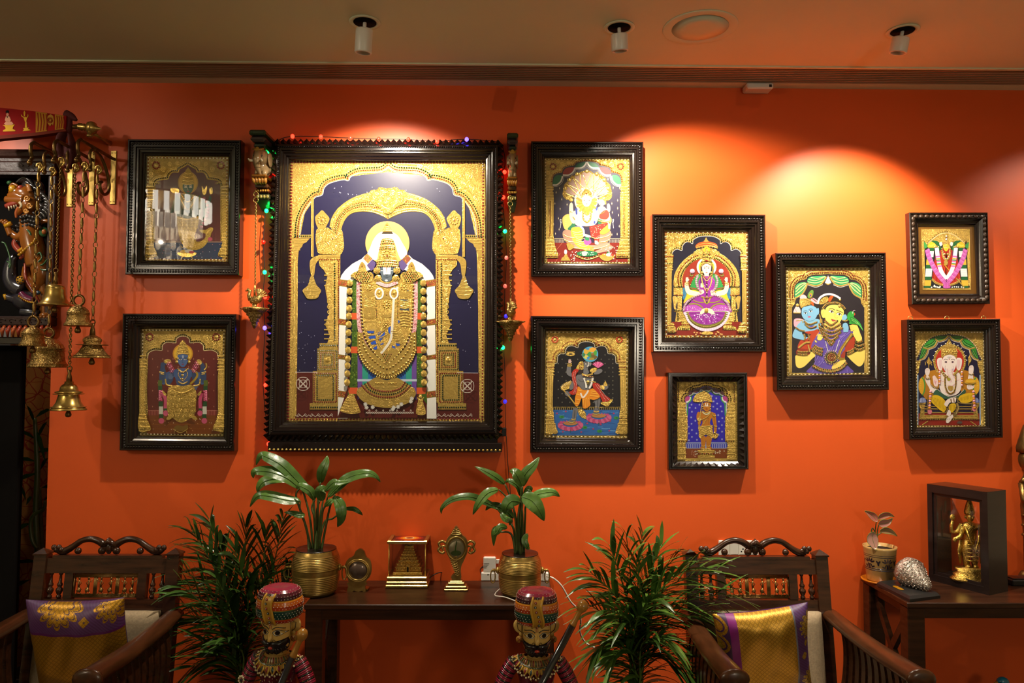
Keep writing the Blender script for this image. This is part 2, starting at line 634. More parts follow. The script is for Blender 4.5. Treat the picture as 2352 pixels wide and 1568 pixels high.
 def border(s,c4,n_w,n_h,r,cols,inset,sq=True):
  'stones set along the four sides; c4 = corners TL TR BR BL'
  ctr=(sum(p[0] for p in c4)/4,sum(p[1] for p in c4)/4)
  q=[(p[0]+(inset if p[0]<ctr[0] else-inset),p[1]+(inset if p[1]<ctr[1] else-inset)) for p in c4]
  for i in range(4):
   a,b=q[i],q[(i+1)%4]
   n=n_w if i%2==0 else n_h
   for j in range(n):
    t=j/n
    s.D(a[0]+(b[0]-a[0])*t,a[1]+(b[1]-a[1])*t,r,cols[j%len(cols)],sq=sq)
 def face(s,x,y,w,h,skin,ln='2a1a16',eye=True,lip='b03a3a',brow=True):
  'a small painted face: oval, brows, eyes, nose and lips'
  mx,s.mx=s.mx,None
  s.S([(x-w*.5,y-h*.25),(x-w*.36,y-h*.5),(x+w*.36,y-h*.5),(x+w*.5,y-h*.25),(x+w*.46,y+h*.12),(x+w*.2,y+h*.46),(x,y+h*.52),(x-w*.2,y+h*.46),(x-w*.46,y+h*.12)],
skin)
  for sg in(-1,1):
   ex,ey=x+sg*w*.22,y-h*.08
   if brow:
    s.L([(ex-w*.15,ey-h*.11),(ex,ey-h*.17),(ex+w*.15,ey-h*.11)],w*.035,ln)
   s.S([(ex-w*.14,ey),(ex,ey-h*.06),(ex+w*.14,ey),(ex,ey+h*.05)],'f7f2e8')
   s.E(ex,ey-h*.005,w*.055,h*.05,ln,n=8)
   s.L([(ex-w*.15,ey),(ex,ey-h*.065),(ex+w*.15,ey)],w*.03,ln)
  s.L([(x-w*.02,y-h*.05),(x-w*.07,y+h*.15),(x,y+h*.18),(x+w*.07,y+h*.15)],w*.025,ln)
  s.S([(x-w*.13,y+h*.29),(x,y+h*.26),(x+w*.13,y+h*.29),(x,y+h*.35)],lip)
  s.mx=mx
 def hand(s,x,y,r,skin,up=True,ln='3a2a22'):
  'a raised or lowered open hand'
  sg=-1 if up else 1
  s.S([(x-r*.5,y),(x+r*.5,y),(x+r*.55,y+sg*r*.8),(x-r*.55,y+sg*r*.8)],skin)
  for i in range(4):
   s.L([(x-r*.42+i*r*.28,y+sg*r*.7),(x-r*.46+i*r*.31,y+sg*r*(1.5+.15*(i in(1,2))))],r*.26,skin)
  s.L([(x+r*.5,y+sg*r*.3),(x+r*.85,y+sg*r*.8)],r*.26,skin)
 def scatter(s,poly,n,r,col,seed=1,kind='D'):
  rnd=random.Random(seed)
  q=pp(poly)
  xs,ys=[p[0] for p in q],[p[1] for p in q]
  k=0
  while k<n:
   x,y=rnd.uniform(min(xs),max(xs)),rnd.uniform(min(ys),max(ys))
   ins=False
   for(a,b),(c,d) in zip(q,q[1:]+q[:1]):
    if(b>y)!=(d>y) and x<(c-a)*(y-b)/(d-b)+a:
     ins=not ins
   if ins:
    k+=1
    cc=col if not isinstance(col,list) else rnd.choice(col)
    if kind=='star':
     s.P([(x,y-r*1.5),(x+r*.3,y),(x,y+r*1.5),(x-r*.3,y)],cc)
     s.P([(x-r,y),(x,y-r*.3),(x+r,y),(x,y+r*.3)],cc)
    else:
     s.E(x,y,r,r,cc,n=6)
def lerp(a,b,t):
 return tuple(x+(y-x)*t for x,y in zip(a,b))
def frame_mesh(out4,in4,prof,back=-.002):
 '''mitred moulding between two quads of 3-D corners (TL TR BR BL); prof = [(t across, y offset from the outer front edge)],
    beads = rows laid on afterwards'''
 mb=MB()
 rings=[]
 rings.append([(p[0],back,p[2]) for p in out4])
 for t,dy in prof:
  rings.append([(lerp(o,i,t)[0],lerp(o,i,t)[1]+dy,lerp(o,i,t)[2]) for o,i in zip(out4,in4)])
 vs=[p for r in rings for p in r]
 fs=[]
 for k in range(len(rings)-1):
  for j in range(4):
   a,b=k*4,(k+1)*4
   fs.append((a+j,b+j,b+(j+1)%4,a+(j+1)%4))
 mb.add(vs,fs)
 mb.add(rings[0],[(0,1,2,3)])
 mb.rings=rings
 return mb
def bead_row(mb,out4,in4,t,dy,r,step,flat=.8,sides=(0,1,2,3),long=1.0,m=0):
 'half-round lobes along the sides of a frame'
 q=[lerp(o,i,t) for o,i in zip(out4,in4)]
 for k in sides:
  a,b=Vector(q[k]),Vector(q[(k+1)%4])
  n=max(1,int((b-a).length/step))
  d=(b-a).normalized()
  for j in range(n):
   c=a+(b-a)*((j+.5)/n)
   c.y+=dy
   horizontal=abs(d.x)>abs(d.z)
   rx,rz=(step*.46*long,r) if horizontal else(r,step*.46*long)
   mb.ell(c,(rx,r*flat,rz),m,None,7,6)
PROF=[(0,0),(.05,-.004),(.12,-.004),(.17,.004),(.34,.004),(.38,-.001),(.50,-.001),(.54,.006),(.64,.006),(.68,.012),(.80,.014),(.86,.020),(.94,.022),(1.0,
.028),(1.0,.034)]
def picture(label,out4,in4,depth,art,style='bead',group=None,lean=0.0):
 '''a framed picture: out4 / in4 = corner pixels TL TR BR BL of the frame's front edge and of the board'''
 dep=[depth,depth,depth+lean,depth+lean]
 o4=[tuple(P(a,b,-d)) for(a,b),d in zip(out4,dep)]
 i4=[tuple(P(a,b,-d+.03)) for(a,b),d in zip(in4,dep)]
 i4=[(p[0],o[1],p[2]) for p,o in zip(i4,o4)]
 cx=sum(p[0] for p in o4)/4
 cz=sum(p[2] for p in o4)/4
 root=thing('framed_picture',label,'painting',(cx,0,cz),group)
 if style=='bead':
  mb=frame_mesh(o4,i4,PROF)
  bead_row(mb,o4,i4,.255,.0035,.0058,.0125)
  bead_row(mb,o4,i4,.59,.006,.0022,.0075,sides=(0,2))
  mb.build('frame','frame',root)
 elif style=='leaf':
  mb=frame_mesh(o4,i4,[(0,0),(.06,-.003),(.12,-.003),(.16,.002),(.5,.000),(.56,.004),(.7,.012),(.85,.018),(.9,.016),(1,.024),(1,.03)])
  mb.build('frame','frame',root)
  m2=MB()
  bead_row(m2,o4,i4,.33,.001,.009,.024,flat=.7,long=1.15)
  m2.build('leaf_moulding','frame_b',root,label='bronzed carved leaf moulding')
 elif style=='tooth':
  mb=frame_mesh(o4,i4,[(0,0),(.08,-.003),(.2,-.003),(.24,.003),(.3,.003),(.34,-.001),(.42,-.001),(.46,.004),(.7,.012),(1,.020),(1,.027)])
  bead_row(mb,o4,i4,.14,-.002,.0022,.0055)
  bead_row(mb,o4,i4,.38,.0,.0022,.0055)
  q=[lerp(o,i,.48) for o,i in zip(o4,i4)]
  qi=[lerp(o,i,.95) for o,i in zip(o4,i4)]
  for k in range(4):
   a,b,c,d=Vector(q[k]),Vector(q[(k+1)%4]),Vector(qi[k]),Vector(qi[(k+1)%4])
   n=int((b-a).length/.027)
   for j in range(n):
    t0,t1=j/n,(j+1)/n
    A,B=a.lerp(b,t0),a.lerp(b,t1)
    T_=c.lerp(d,(t0+t1)/2)
    Mi=(A+B)/2
    for v in(A,B):
     v.y+=.003
    Mi.y-=.004
    T_.y+=.013
    mb.add([tuple(A),tuple(B),tuple(T_),tuple(Mi)],[(0,3,2),(3,1,2),(0,1,3)])
  mb.build('frame','frame',root)
 if style!='big':
  art.mb.build('painting',['paint','gold','goldp','goldf','gem'],root)
 g=MB()
 g4=[lerp(o,i,1.0) for o,i in zip(o4,i4)]
 gv=[(p[0],p[1]+.020,p[2]) for p in g4]+[(p[0],p[1]+.022,p[2]) for p in g4]
 g.add(gv,[(0,3,2,1),(4,5,6,7),(0,1,5,4),(1,2,6,5),(2,3,7,6),(3,0,4,7)])
 return root,o4,i4,g
def board(c4,k=1):
 'corner pixels from crop coordinates'
 return c4
def crop4(x0,y0,k,*pts):
 return[(x0+a/k,y0+b/k) for a,b in pts]
def base(a,c4,col='G'):
 'the gilded ground of the board, slightly larger than the sight edge'
 cx,cy=sum(p[0] for p in c4)/4,sum(p[1] for p in c4)/4
 q=[(p[0]+(8 if p[0]>cx else-8)*a.k/4,p[1]+(8 if p[1]>cy else-8)*a.k/4) for p in c4]
 m,c=a.mi(col)
 vs=[a.W(x,y,0) for x,y in q]+[a.W(x,y,-.006) for x,y in q]
 a.mb.add(vs,[(0,1,2,3),(7,6,5,4),(0,4,5,1),(1,5,6,2),(2,6,7,3),(3,7,4,0)],m,c)
# the pictures on the left
def scallop_opening(a,pts,cx,col,rows=(),pearl=None,step=16):
 'the arched opening of a gilded surround, mirrored about cx, with rows of stones following it: rows = [(offset, r, step, cols)]'
 q=cr(pp(pts),False,5) if isinstance(pts,str) else pts
 full=q+[(2*cx-x,y) for x,y in q[::-1]]
 a.poly(full,col)
 return q
def off(q,d):
 'path moved outwards (to its left going up and over)'
 out=[]
 for i,(x,y) in enumerate(q):
  a,b=q[max(i-1,0)],q[min(i+1,len(q)-1)]
  dx,dy=b[0]-a[0],b[1]-a[1]
  l=math.hypot(dx,dy) or 1
  out.append((x+dy/l*d,y-dx/l*d))
 return out
def rows(a,q,cx,spec,ymax=9e9):
 q=[p for p in q if p[1]<ymax]
 a.mx=cx
 for d,r,step,cols in spec:
  if cols[0]=='line':
   a.line(off(q,d),r,cols[1])
  else:
   a.B(off(q,d),step,r,cols,sm=False,sq=(r>3.2))
 a.mx=None
def pillar(a,x0,x1,ytop,ybase,ybot,flare,cx,cap=30):
 'gilded column with capital, fluted shaft and bell base, mirrored'
 a.mx=cx
 w=x1-x0
 a.Q(x0-3,ytop,x1+4,ytop+cap*.35,'Gp')
 a.Q(x0+3,ytop+cap*.35,x1-4,ytop+cap,'Gp')
 a.Q(x0-1,ytop+cap,x1+3,ytop+cap*1.3,'Gp')
 for i in range(3):
  xx=x0+w*(.2+.3*i)
  a.T([(xx,ytop+cap*1.3),(xx,ybase)],w*.22,'Gp')
 a.P([(x0,ybase),(x1,ybase),(x1+flare,ybot),(x0,ybot)],'Gp')
 for t in(0,.25,.5,.75,1):
  y=ybase+(ybot-ybase)*t
  a.T([(x0,y),(x1+flare*t,y)],(ybot-ybase)*.07,'Gp')
 a.mx=None
def pic_fish():
 c4=[(1150,540),(1790,545),(1785,1365),(1135,1355)]
 dpt=.05
 a=Art(0,200,3.408,-dpt+.033)
 base(a,c4)
 cx=1470
 q=scallop_opening(a,"1212,1345 1214,1200 1216,800 1218,762 1232,738 1275,728 1318,722 1326,700 1350,672 1398,668 1408,646 1440,628 1470,608",cx,'571d1b')
 rows(a,q,cx,[(6,3,9,['line','Gp']),(15,4.4,14,['N','N']),(26,4,9,['line','Gp']),(38,3,9,['line','Gp'])],770)
 a.border(c4,46,58,4.2,['PL','R'],12)
 for x in(1222,1728):
  a.flower(x,612,26,'R',10)
 a.mx=cx
 for x,y,r in((1185,680,22),(1280,640,22),(1330,600,18),(1390,590,16),(1180,740,15)):
  a.spiral(x,y,r,1.7,1.0)
 for x in range(1250,1460,26):
  a.L([(x,1215),(x,1150),(x+4,1140)],2.5,'7a3a34')
 a.mx=None
 for x in(1500,1600,1680):
  a.L([(x,700),(x+3,950)],2,'6a2a26')
 a.Q(1205,1212,1740,1345,'16294a')
 for i in range(14):
  y=1222+i*9
  a.L([(1215+(i*53)%200,y),(1300+(i*53)%200,y+4),(1390+(i*53)%200,y-2)],2.5,'2d4a78')
 a.scatter("1220,1220 1725,1220 1725,1340 1220,1340",26,3,['d07a80','c8d0d8','b05a70'],3)
 a.Q(1205,1208,1740,1216,'8a6a5a')
 a.E(1472,748,80,88,'b98c1e')
 a.E(1472,748,70,78,'d8a826')
 a.S("1390,860 1440,838 1505,838 1560,870 1575,940 1555,1020 1470,1040 1395,1020 1370,930",'1f4a3c')
 a.S("1370,860 1395,850 1400,930 1350,985 1335,970",'1f4a3c')
 a.S("1560,860 1620,900 1640,850 1655,870 1630,950 1560,930",'1f4a3c')
 a.face(1473,790,86,92,'1f5a48','e8e0c0')
 a.P("1424,760 1436,690 1455,650 1473,626 1492,650 1510,690 1522,760",'Gf',.003)
 for y,w_ in((755,52),(728,46),(700,38),(672,26)):
  a.L([(1473-w_,y),(1473,y+7),(1473+w_,y)],6,'Gp')
 a.L("1420,842 1470,900 1530,842",7,'Gp')
 a.L("1405,850 1470,960 1545,850",6,'Gp')
 a.B("1430,846 1470,918 1515,846",9,3,['R','PL'])
 a.S("1335,800 1350,790 1400,800 1395,830 1350,825",'Gp')
 a.S("1580,775 1600,800 1620,770 1615,830 1590,840",'Gp')
 a.S("1640,800 1660,785 1665,830 1645,835",'Gp')
 for i in range(9):
  a.D(1600+30*math.sin(i*.5),870+i*28,13,'b05a6a')
 a.L("1560,850 1600,980 1570,1100",14,'2a5a3a')
 a.S("1388,1020 1410,1012 1470,1030 1540,1010 1558,1020 1552,1075 1532,1130 1522,1180 1540,1208 1575,1205 1605,1180 1612,1150 1580,1140 1560,1118 1610,1118 1645,1098 1672,1108 1655,1145 1640,1190 1600,1245 1555,1270 1500,1275 1450,1255 1412,1195 1392,1110",
'Gf',.004)
 for r_ in range(9):
  y=1048+r_*24
  for j in range(6):
   x=1405+j*25+(r_%2)*12+r_*3
   if 1396+r_*4<x<1545-2*r_:
    a.L([(x-12,y),(x-6,y+13),(x+6,y+13),(x+12,y)],4,'Gp')
 a.L("1388,1022 1470,1036 1556,1020",8,'Gp')
 for i in range(6):
  a.L([(1610,1160),(1630+i*5,1120-i*2)],3.5,'Gp')
 a.E(1550,1185,24,24,'5a2030')
 a.E(1645,1190,18,16,'b0485c')
 a.S("1395,1295 1535,1295 1515,1322 1465,1330 1415,1322",'Gp')
 a.E(1440,1288,30,14,'c89a2a')
 a.E(1480,1284,34,14,'c8bfae')
 a.E(1500,1292,22,10,'a8303a')
 a.L("1430,1328 1420,1345",5,'Gp')
 a.L("1500,1328 1510,1345",5,'Gp')
 a.mx=cx
 a.P("1148,770 1205,770 1196,820 1205,900 1205,1200 1150,1200",'G',.002)
 for y in(776,800,824,848,880,1150,1180,1200):
  a.T([(1146,y),(1206,y)],9,'Gp')
 for i in range(12):
  a.L([(1152,900+i*21),(1178,888+i*21),(1200,904+i*21)],7,'Gp')
 a.S("1150,1205 1192,1205 1205,1250 1230,1300 1222,1326 1142,1332 1140,1290",'G',.003)
 for y,w_ in((1212,48),(1238,60),(1264,70),(1300,84)):
  a.L([(1146,y),(1146+w_*.6,y+3),(1146+w_,y)],7,'Gp')
 a.B("1146,1316 1218,1316",13,4,['K'])
 a.mx=None
 o=crop4(0,200,3.408,(1001,407),(1887,414),(1871,1472),(980,1466))
 r,o4,i4,g=picture('dark-framed gilded picture of a green figure rising from a golden fish tail',o,crop4(0,200,3.408,*c4),dpt,a)
 g.build('glass_pane','pane',r)
def pic_turtle():
 c4=[(1108,527),(1765,530),(1750,1370),(1092,1362)]
 dpt=.05
 a=Art(0,600,3.408,-dpt+.033)
 base(a,c4)
 cx=1432
 q=scallop_opening(a,"1170,1345 1160,1200 1152,1000 1158,800 1160,750 1172,715 1215,698 1270,700 1276,660 1305,638 1350,640 1380,640 1385,610 1410,592 1432,588",
cx,'641816')
 rows(a,q,cx,[(4,2.5,9,['line','PL']),(14,4.6,15,['K','N']),(26,5,9,['line','Gp']),(40,3,9,['line','Gp'])],760)
 a.border(c4,48,60,4.4,['PL','K'],11)
 for x in(1172,1693):
  a.flower(x,592,26,'R',10)
 a.mx=cx
 for x,y,r in((1135,660,22),(1215,640,22),(1262,600,20),(1330,585,18),(1130,715,15),(1380,565,12)):
  a.spiral(x,y,r,1.7,1.0)
 a.mx=None
 for i in range(7):
  for j in range(9):
   x,y=1195+i*80+(j%2)*40,640+j*62
   if y>720 or 1290<x<1570:
    if x<1690:
     a.P([(x,y-8),(x+3,y),(x,y+8),(x-3,y)],'c08a6a')
     a.P([(x-5,y),(x,y-2),(x+5,y),(x,y+2)],'c08a6a')
 a.Q(1150,1205,1720,1350,'7a3c0c')
 for y in(1240,1275,1310):
  a.T([(1170,y),(1700,y)],3,'93520f')
 a.Q(1160,1160,1280,1205,'7a2420')
 a.Q(1600,1160,1705,1205,'7a2420')
 a.mx=cx
 for i in range(9):
  a.T([(1172+i*12,1168),(1172+i*12,1204)],3,'b5685a')
 a.T([(1160,1168),(1285,1168)],4,'c88a7a')
 a.mx=None
 a.scatter("1190,1225 1680,1225 1680,1335 1190,1335",30,3,['d8b070','e8d8c0'],5)
 a.E(1432,722,80,76,'c88a1a')
 a.E(1432,722,70,66,'e8b832')
 bl,bs='3d588f','30456f'
 a.mx=cx
 a.S("1395,860 1345,850 1300,870 1255,860 1250,930 1285,965 1330,905 1395,905",bl)
 a.S("1250,865 1250,930 1285,950 1300,880 1290,820 1310,800 1280,790 1258,830",bs)
 a.S("1340,860 1362,862 1355,930 1320,970 1300,955",bs)
 a.mx=None
 a.S("1360,855 1432,835 1500,855 1490,920 1470,975 1395,975 1375,920",bl)
 a.S("1375,920 1395,975 1470,975 1490,920 1462,945 1402,945",bs)
 a.hand(1272,830,24,bs)
 a.hand(1585,835,24,bs)
 a.hand(1335,920,26,'59698c')
 a.hand(1528,965,26,'59698c',up=False)
 for sg,x0 in((-1,1),(1,1)):
  for i in range(6):
   a.flower(1432+sg*(105-6*i+(14 if i%2 else 0)),795+i*13,13,'d0567e',6,'e88aa8')
  X=1432+sg*170
  for i,(c_,y0,y1) in enumerate((('5a6a24',930,975),('24502a',975,1010),('d0567e',1010,1095),('24502a',1095,1135),('d8d8cc',1135,1195),('24502a',1195,
1228))):
   x0,x1=1432+sg*(178-2*i),1432+sg*(180-2*i)
   a.L([(x0,y0),((x0+x1)/2,(y0+y1)/2),(x1,y1)],32,c_)
  for y in range(1016,1090,13):
   a.D(1432+sg*181,y,9,'e07898')
   a.D(1432+sg*168,y+6,9,'c84a74')
  a.E(1432+sg*168,1248,22,22,'d0567e')
  a.L([(1432+sg*150,1030),(1432+sg*135,1090),(1432+sg*138,1160)],26,'c84a74')
  a.L([(1432+sg*138,1150),(1432+sg*136,1178)],24,'24502a')
  a.E(1432+sg*134,1188,20,22,'d0567e')
 a.L("1500,840 1545,880 1530,920 1490,960",16,'a88a1e')
 a.mx=cx
 a.L("1248,866 1285,872",9,'Gp')
 a.L("1258,880 1285,884",9,'Gp')
 a.L("1296,920 1305,965 1350,975",12,'Gp')
 a.B("1410,845 1396,890 1432,940",9,4,['Gp'])
 a.mx=None
 a.L("1388,838 1432,868 1476,838",11,'Gp')
 a.B("1388,842 1432,872 1476,842",8,3,['R','N','PL'])
 a.L("1395,940 1432,958 1470,940",9,'Gp')
 a.D(1428,892,11,'Gp')
 a.D(1428,920,9,'Gp')
 a.S("1285,775 1320,765 1342,782 1320,800 1290,795",'Gp')
 a.S("1535,800 1545,770 1575,775 1580,800 1560,812",'Gp')
 a.L("1600,850 1618,825 1612,795",10,'Gp')
 a.face(1432,775,84,100,'4a68a0','14203a',lip='8a2a4a')
 a.L("1429,735 1429,758",3,'f0f0e8')
 a.L("1439,735 1439,758",3,'f0f0e8')
 a.P("1380,735 1390,690 1400,660 1415,630 1432,614 1450,630 1464,660 1474,690 1484,735 1432,724",'Gf',.004)
 for y,w_ in((728,50),(700,42),(672,34),(645,20)):
  a.L([(1432-w_,y),(1432,y-7),(1432+w_,y)],7,'Gp')
 a.mx=cx
 a.D(1388,760,12,'Gp')
 a.D(1384,788,12,'Gp')
 a.mx=None
 a.S("1330,985 1380,968 1432,975 1490,965 1520,985 1540,1040 1535,1120 1528,1190 1480,1235 1420,1262 1370,1238 1318,1190 1308,1100 1312,1030",'Gp',.006)
 for r_ in range(5):
  for j in range(4):
   a.E(1345+j*54+(r_%2)*12,1045+r_*40,24,18,'Gf',0,.005)
 for j in range(5):
  a.L([(1335+j*46,985),(1348+j*42,1005),(1370+j*40,990)],7,'Gp')
 a.L("1325,990 1432,1030 1525,990",9,'Gp')
 a.mx=cx
 a.S("1312,1040 1285,1012 1278,1018 1296,1050",'Gp')
 a.S("1340,1205 1312,1225 1320,1240 1352,1228",'Gp')
 a.mx=None
 a.L("1360,1310 1420,1340 1480,1308",4,'Gp')
 a.L("1370,1345 1372,1325",4,'Gp')
 a.L("1470,1345 1468,1325",4,'Gp')
 a.S("1368,1305 1400,1280 1440,1290 1470,1275 1478,1308 1420,1330",'7a5a1c')
 a.mx=cx
 a.P("1100,760 1150,760 1140,800 1152,900 1150,1190 1100,1190",'G',.002)
 for y in(742,768,800,826,850):
  a.T([(1104,y),(1156,y)],9,'Gp')
 for i in range(13):
  a.spiral(1125,880+i*24,13,1.2,i,5)
 a.S("1100,1190 1150,1190 1162,1240 1190,1300 1178,1322 1096,1325",'G',.003)
 for y,w_ in((1200,54),(1228,62),(1256,72),(1290,86)):
  a.L([(1100,y),(1100+w_*.6,y+3),(1100+w_,y)],7,'Gp')
 a.B("1100,1310 1180,1310",13,4,['K'])
 a.mx=None
 o=crop4(0,600,3.408,(960,408),(1851,413),(1834,1486),(935,1480))
 r,o4,i4,g=picture('dark-framed gilded picture of a blue figure with a golden tortoise shell',o,crop4(0,600,3.408,*c4),dpt,a)
 g.build('glass_pane','pane',r)
pic_fish()
pic_turtle()
# the great picture in the middle
def pic_big():
 k3,k4=3.2667,3.5636
 dT,dB=.052,.062
 yT,yB=319,1006
 a=Art(560,280,k3,-dT+.046,-dB+.046,yT,yB)
 TL,TR,BR,BL=(666.5,368.8),(1114,370.3),(1112,967),(657.7,967)
 a.crop(0,0,1)
 base(a,[TL,TR,BR,BL],'Gf')
 a.border([TL,TR,BR,BL],62,84,2.0,['R'],4.2)
 cx=891.5
 navy='17133a'
 a.P("679,960 681,700 684,600 690,540 700,490 720,460 742,425 780,408 830,402 891,395 960,402 1010,412 1042,430 1058,450 1078,480 1092,540 1096,600 1098,700 1100,960",
navy)
 a.P("678,855 1101,857 1101,962 678,960",'571a12')
 G="668,545 668,370 891,368 891,388 870,393 845,394 820,396 803,405 800,413 790,412 770,415 752,421 742,432 738,446 722,450 708,466 697,484 690,505 687,530 686,545"
 q=pp(G)
 a.poly(q+[],'Gf',.002)
 a.poly([(1783-x,y+.5) for x,y in q][::-1],'Gf',.002)
 inner=pp("687,545 690,510 698,486 710,467 724,452 739,447 743,433 753,422 772,415 790,412 800,414 804,406 822,397 848,395 872,394 884,389 891.5,383")
 ii=cr(inner,False,4)
 a.mx=cx
 a.B([(x,y) for x,y in off(ii,-1.2)],2.6,1.15,['W'],sm=False)
 a.line(off(ii,1.5),1.6,'Gp')
 a.B(off(ii,4.0),5.2,1.5,['R'],sm=False,sq=True)
 a.line(off(ii,6.2),1.6,'Gp')
 a.B(off(ii,9.5),5.6,1.75,['N'],sm=False,sq=True)
 a.line(off(ii,12.6),1.8,'Gp')
 a.line(off(ii,19),2.2,'Gp')
 for x,y,r in((706,402,10),(730,400,8),(752,392,8),(700,430,8),(690,455,8),(772,386,7),(795,385,7),(690,480,6),(820,382,6),(718,420,7)):
  a.spiral(x,y,r,1.8,1.2)
 a.Q(676,539,714,546,'Gp')
 a.B("679,542.5 712,542.5",5,1.6,['N'],sq=True)
 a.P("675,547 712,547 704,556 696,560 694,566 686,575 684,590 675,590",'Gp',.002)
 for y,x1 in((551,707),(558,697),(566,694),(574,690)):
  a.T([(676,y),(x1,y)],2.4,'Gp')
 a.P("675,590 684,592 684,700 681,956 671,956",'Gf',.0015)
 a.T("678,600 676,955",4,'Gp')
 a.mx=None
 arch_o=pp("757,520 762,500 775,480 795,463 815,452 840,444 862,440 891,438")
 arch_i=pp("780,545 784,525 792,505 806,491 826,486 850,487 870,493 885,500 891,503")
 ao,ai=cr(arch_o,False,5),cr(arch_i,False,5)
 L=ao+ai[::-1]
 a.poly(L,'Gf',.003)
 a.poly([(1783-x,y) for x,y in L][::-1],'Gf',.003)
 a.mx=cx
 mid=lambda t:[(x0+(x1-x0)*t,y0+(y1-y0)*t) for(x0,y0),(x1,y1) in zip(ao,ai)]
 a.line(mid(.06),2.6,'Gp')
 a.line(mid(.34),2.4,'Gp')
 a.B(mid(.46),4.4,1.1,['R'],sm=False,sq=True)
 a.B(mid(.58),4.4,1.1,['N'],sm=False,sq=True)
 a.B(mid(.70),4.4,1.1,['R'],sm=False,sq=True)
 a.line(mid(.84),2.6,'Gp')
 a.line(mid(.97),2.4,'Gp')
 for i,t in enumerate(range(2,len(ao)-3,2)):
  x,y=mid(.2)[t]
  a.spiral(x,y,4.6,1.4,i)
 a.S("726,535 730,525 752,523 764,528 776,520 786,530 789,548 790,570 782,585 770,584 735,583 728,570 725,550",'Gf',.006)
 for x,y,r in((742,540,8),(760,552,10),(776,540,7),(745,565,8),(770,570,8),(734,553,6)):
  a.spiral(x,y,r,1.8,2,2.2)
 a.D(765,548,1.8,'R')
 a.S("724,500 732,490 740,483 748,490 757,502 752,515 745,525 730,523",'Gp',.004)
 a.flower(740,506,9,'Gp',10)
 a.D(740,506,2,'R')
 a.P("731,585 782,585 782,900 780,925 738,925 737,900 747,870 747,800 751,790 758,770 747,745 757,720 752,690 747,660 752,635 744,620 734,610",'Gf',.003)
 a.T("732,589 782,589",6,'Gp')
 a.B("735,596 780,596",5,1.5,['R'],sq=True)
 a.B("778,600 778,910",5.2,1.5,['R'],sm=False,sq=True)
 a.B("769,606 769,780",5.4,1.7,['N'],sm=False,sq=True)
 a.T("774,600 774,790",1.6,'Gp')
 for y in(612,622,632,644,656,735,745,757,768,778):
  a.T([(745,y),(765,y)],3,'Gp')
 for y in range(668,730,12):
  a.spiral(757,y,6,1.6,y,1.6)
 a.Q(734,788,778,800,'Gp')
 a.B("736,793 776,793",5,1.7,['N'],sq=True)
 a.Q(729,800,777,852,'Gp')
 for i,c_ in((2,'N'),(8,'R'),(13,'N')):
  a.B([(729+i,803+i*.9),(776-i,803+i*.9),(776-i,850-i*.9),(729+i,850-i*.9)],4.6,1.35,[c_],sm=False,closed=True,sq=True)
 a.D(753,826,7,'Gp')
 a.Q(719,852,777,928,'Gp')
 for i,c_ in((3,'R'),(10,'N')):
  a.B([(719+i,855+i*.7),(776-i,855+i*.7),(776-i,925-i*.7),(719+i,925-i*.7)],5,1.6,[c_],sm=False,closed=True,sq=True)
 a.S("735,892 748,876 762,892 752,900 752,912 742,912 744,900",'Gp',.003)
 a.Q(712,926,777,940,'Gp')
 a.B("715,935 775,935",5.2,1.8,['N'],sq=True)
 a.T("718,455 718,590",6,'Gp')
 a.S("712,602 722,590 740,588 726,606 722,632 715,632",'Gp',.003)
 a.S("716,632 720,632 722,640 728,655 738,667 734,676 728,685 708,686 700,676 696,666 708,655 712,640",'Gp',.005)
 for y,w_ in((645,6),(652,9),(659,13),(667,21),(676,15)):
  a.L([(717-w_,y),(717,y+2),(717+w_,y)],2,'Gp')
 a.mx=None
 a.S("848,452 852,438 866,436 872,430 891,433 910,430 918,436 930,438 936,452 928,468 910,476 905,485 891,492 878,485 872,476 856,468",'Gf',.008)
 for x,y,r in((865,450,9),(918,450,9),(880,444,7),(903,444,7),(891,460,9),(873,465,6),(910,465,6)):
  a.spiral(x,y,r,1.8,2,2.4)
 for x in(881,902):
  a.D(x,455,2.6,'Gp')
 a.L("876,472 891,480 907,472",3,'Gp')
 a.crop(760,480,6.0308)
 halo='e2ac62'
 a.E(785,472,305,302,halo,n=40)
 a.E(785,472,303,300,halo,n=40)
 wh='efeee8'
 a.S("505,640 545,540 590,430 650,350 720,312 790,305 850,318 930,372 985,460 1060,610 980,700 930,610 890,480 850,425 780,405 720,425 690,500 660,600 640,700 580,700",
wh)
 a.mx=782
 a.P("120,1420 120,1010 150,920 200,850 300,760 430,690 480,640 580,700 540,760 600,820 400,900 300,1000 240,1100 230,1500 120,1520",wh)
 a.P("120,1500 235,1500 235,2900 100,2900",wh)
 a.mx=None
 a.P("480,640 510,620 580,690 515,755 450,690",'b5804a')
 a.P("1060,625 1115,690 1045,770 985,700",'8a4a34')
 a.scatter("480,640 510,620 580,690 515,755 450,690",40,6,['d8a83a','a03a32','6a7a2a'],2)
 a.scatter("1060,625 1115,690 1045,770 985,700",40,6,['d8a83a','a03a32','6a7a2a'],3)
 a.mx=782
 a.P("500,780 575,700 625,745 600,830 560,860",'5b4a80')
 for y0,y1 in((970,1065),(1515,1600),(2010,2075),(2510,2600)):
  a.P([(110,y0),(250,y0+20),(250,y1+20),(105,y1)],'8a6a1e')
  a.P([(110,y0+14),(250,y0+34),(250,y1+4),(106,y1-14)],'9a4a2c')
 a.mx=None
 for(y0,y1) in((970,1065),(1515,1600),(2010,2075),(2510,2600)):
  for X in(110,1320):
   a.scatter([(X,y0+18),(X+130,y0+30),(X+130,y1),(X,y1-12)],36,6,['d8a83a','c86a3a','6a7a2a','701f1c'],int(y0))
 a.P("235,2470 1330,2470 1330,2890 95,2890",'571a12')
 a.mx=782
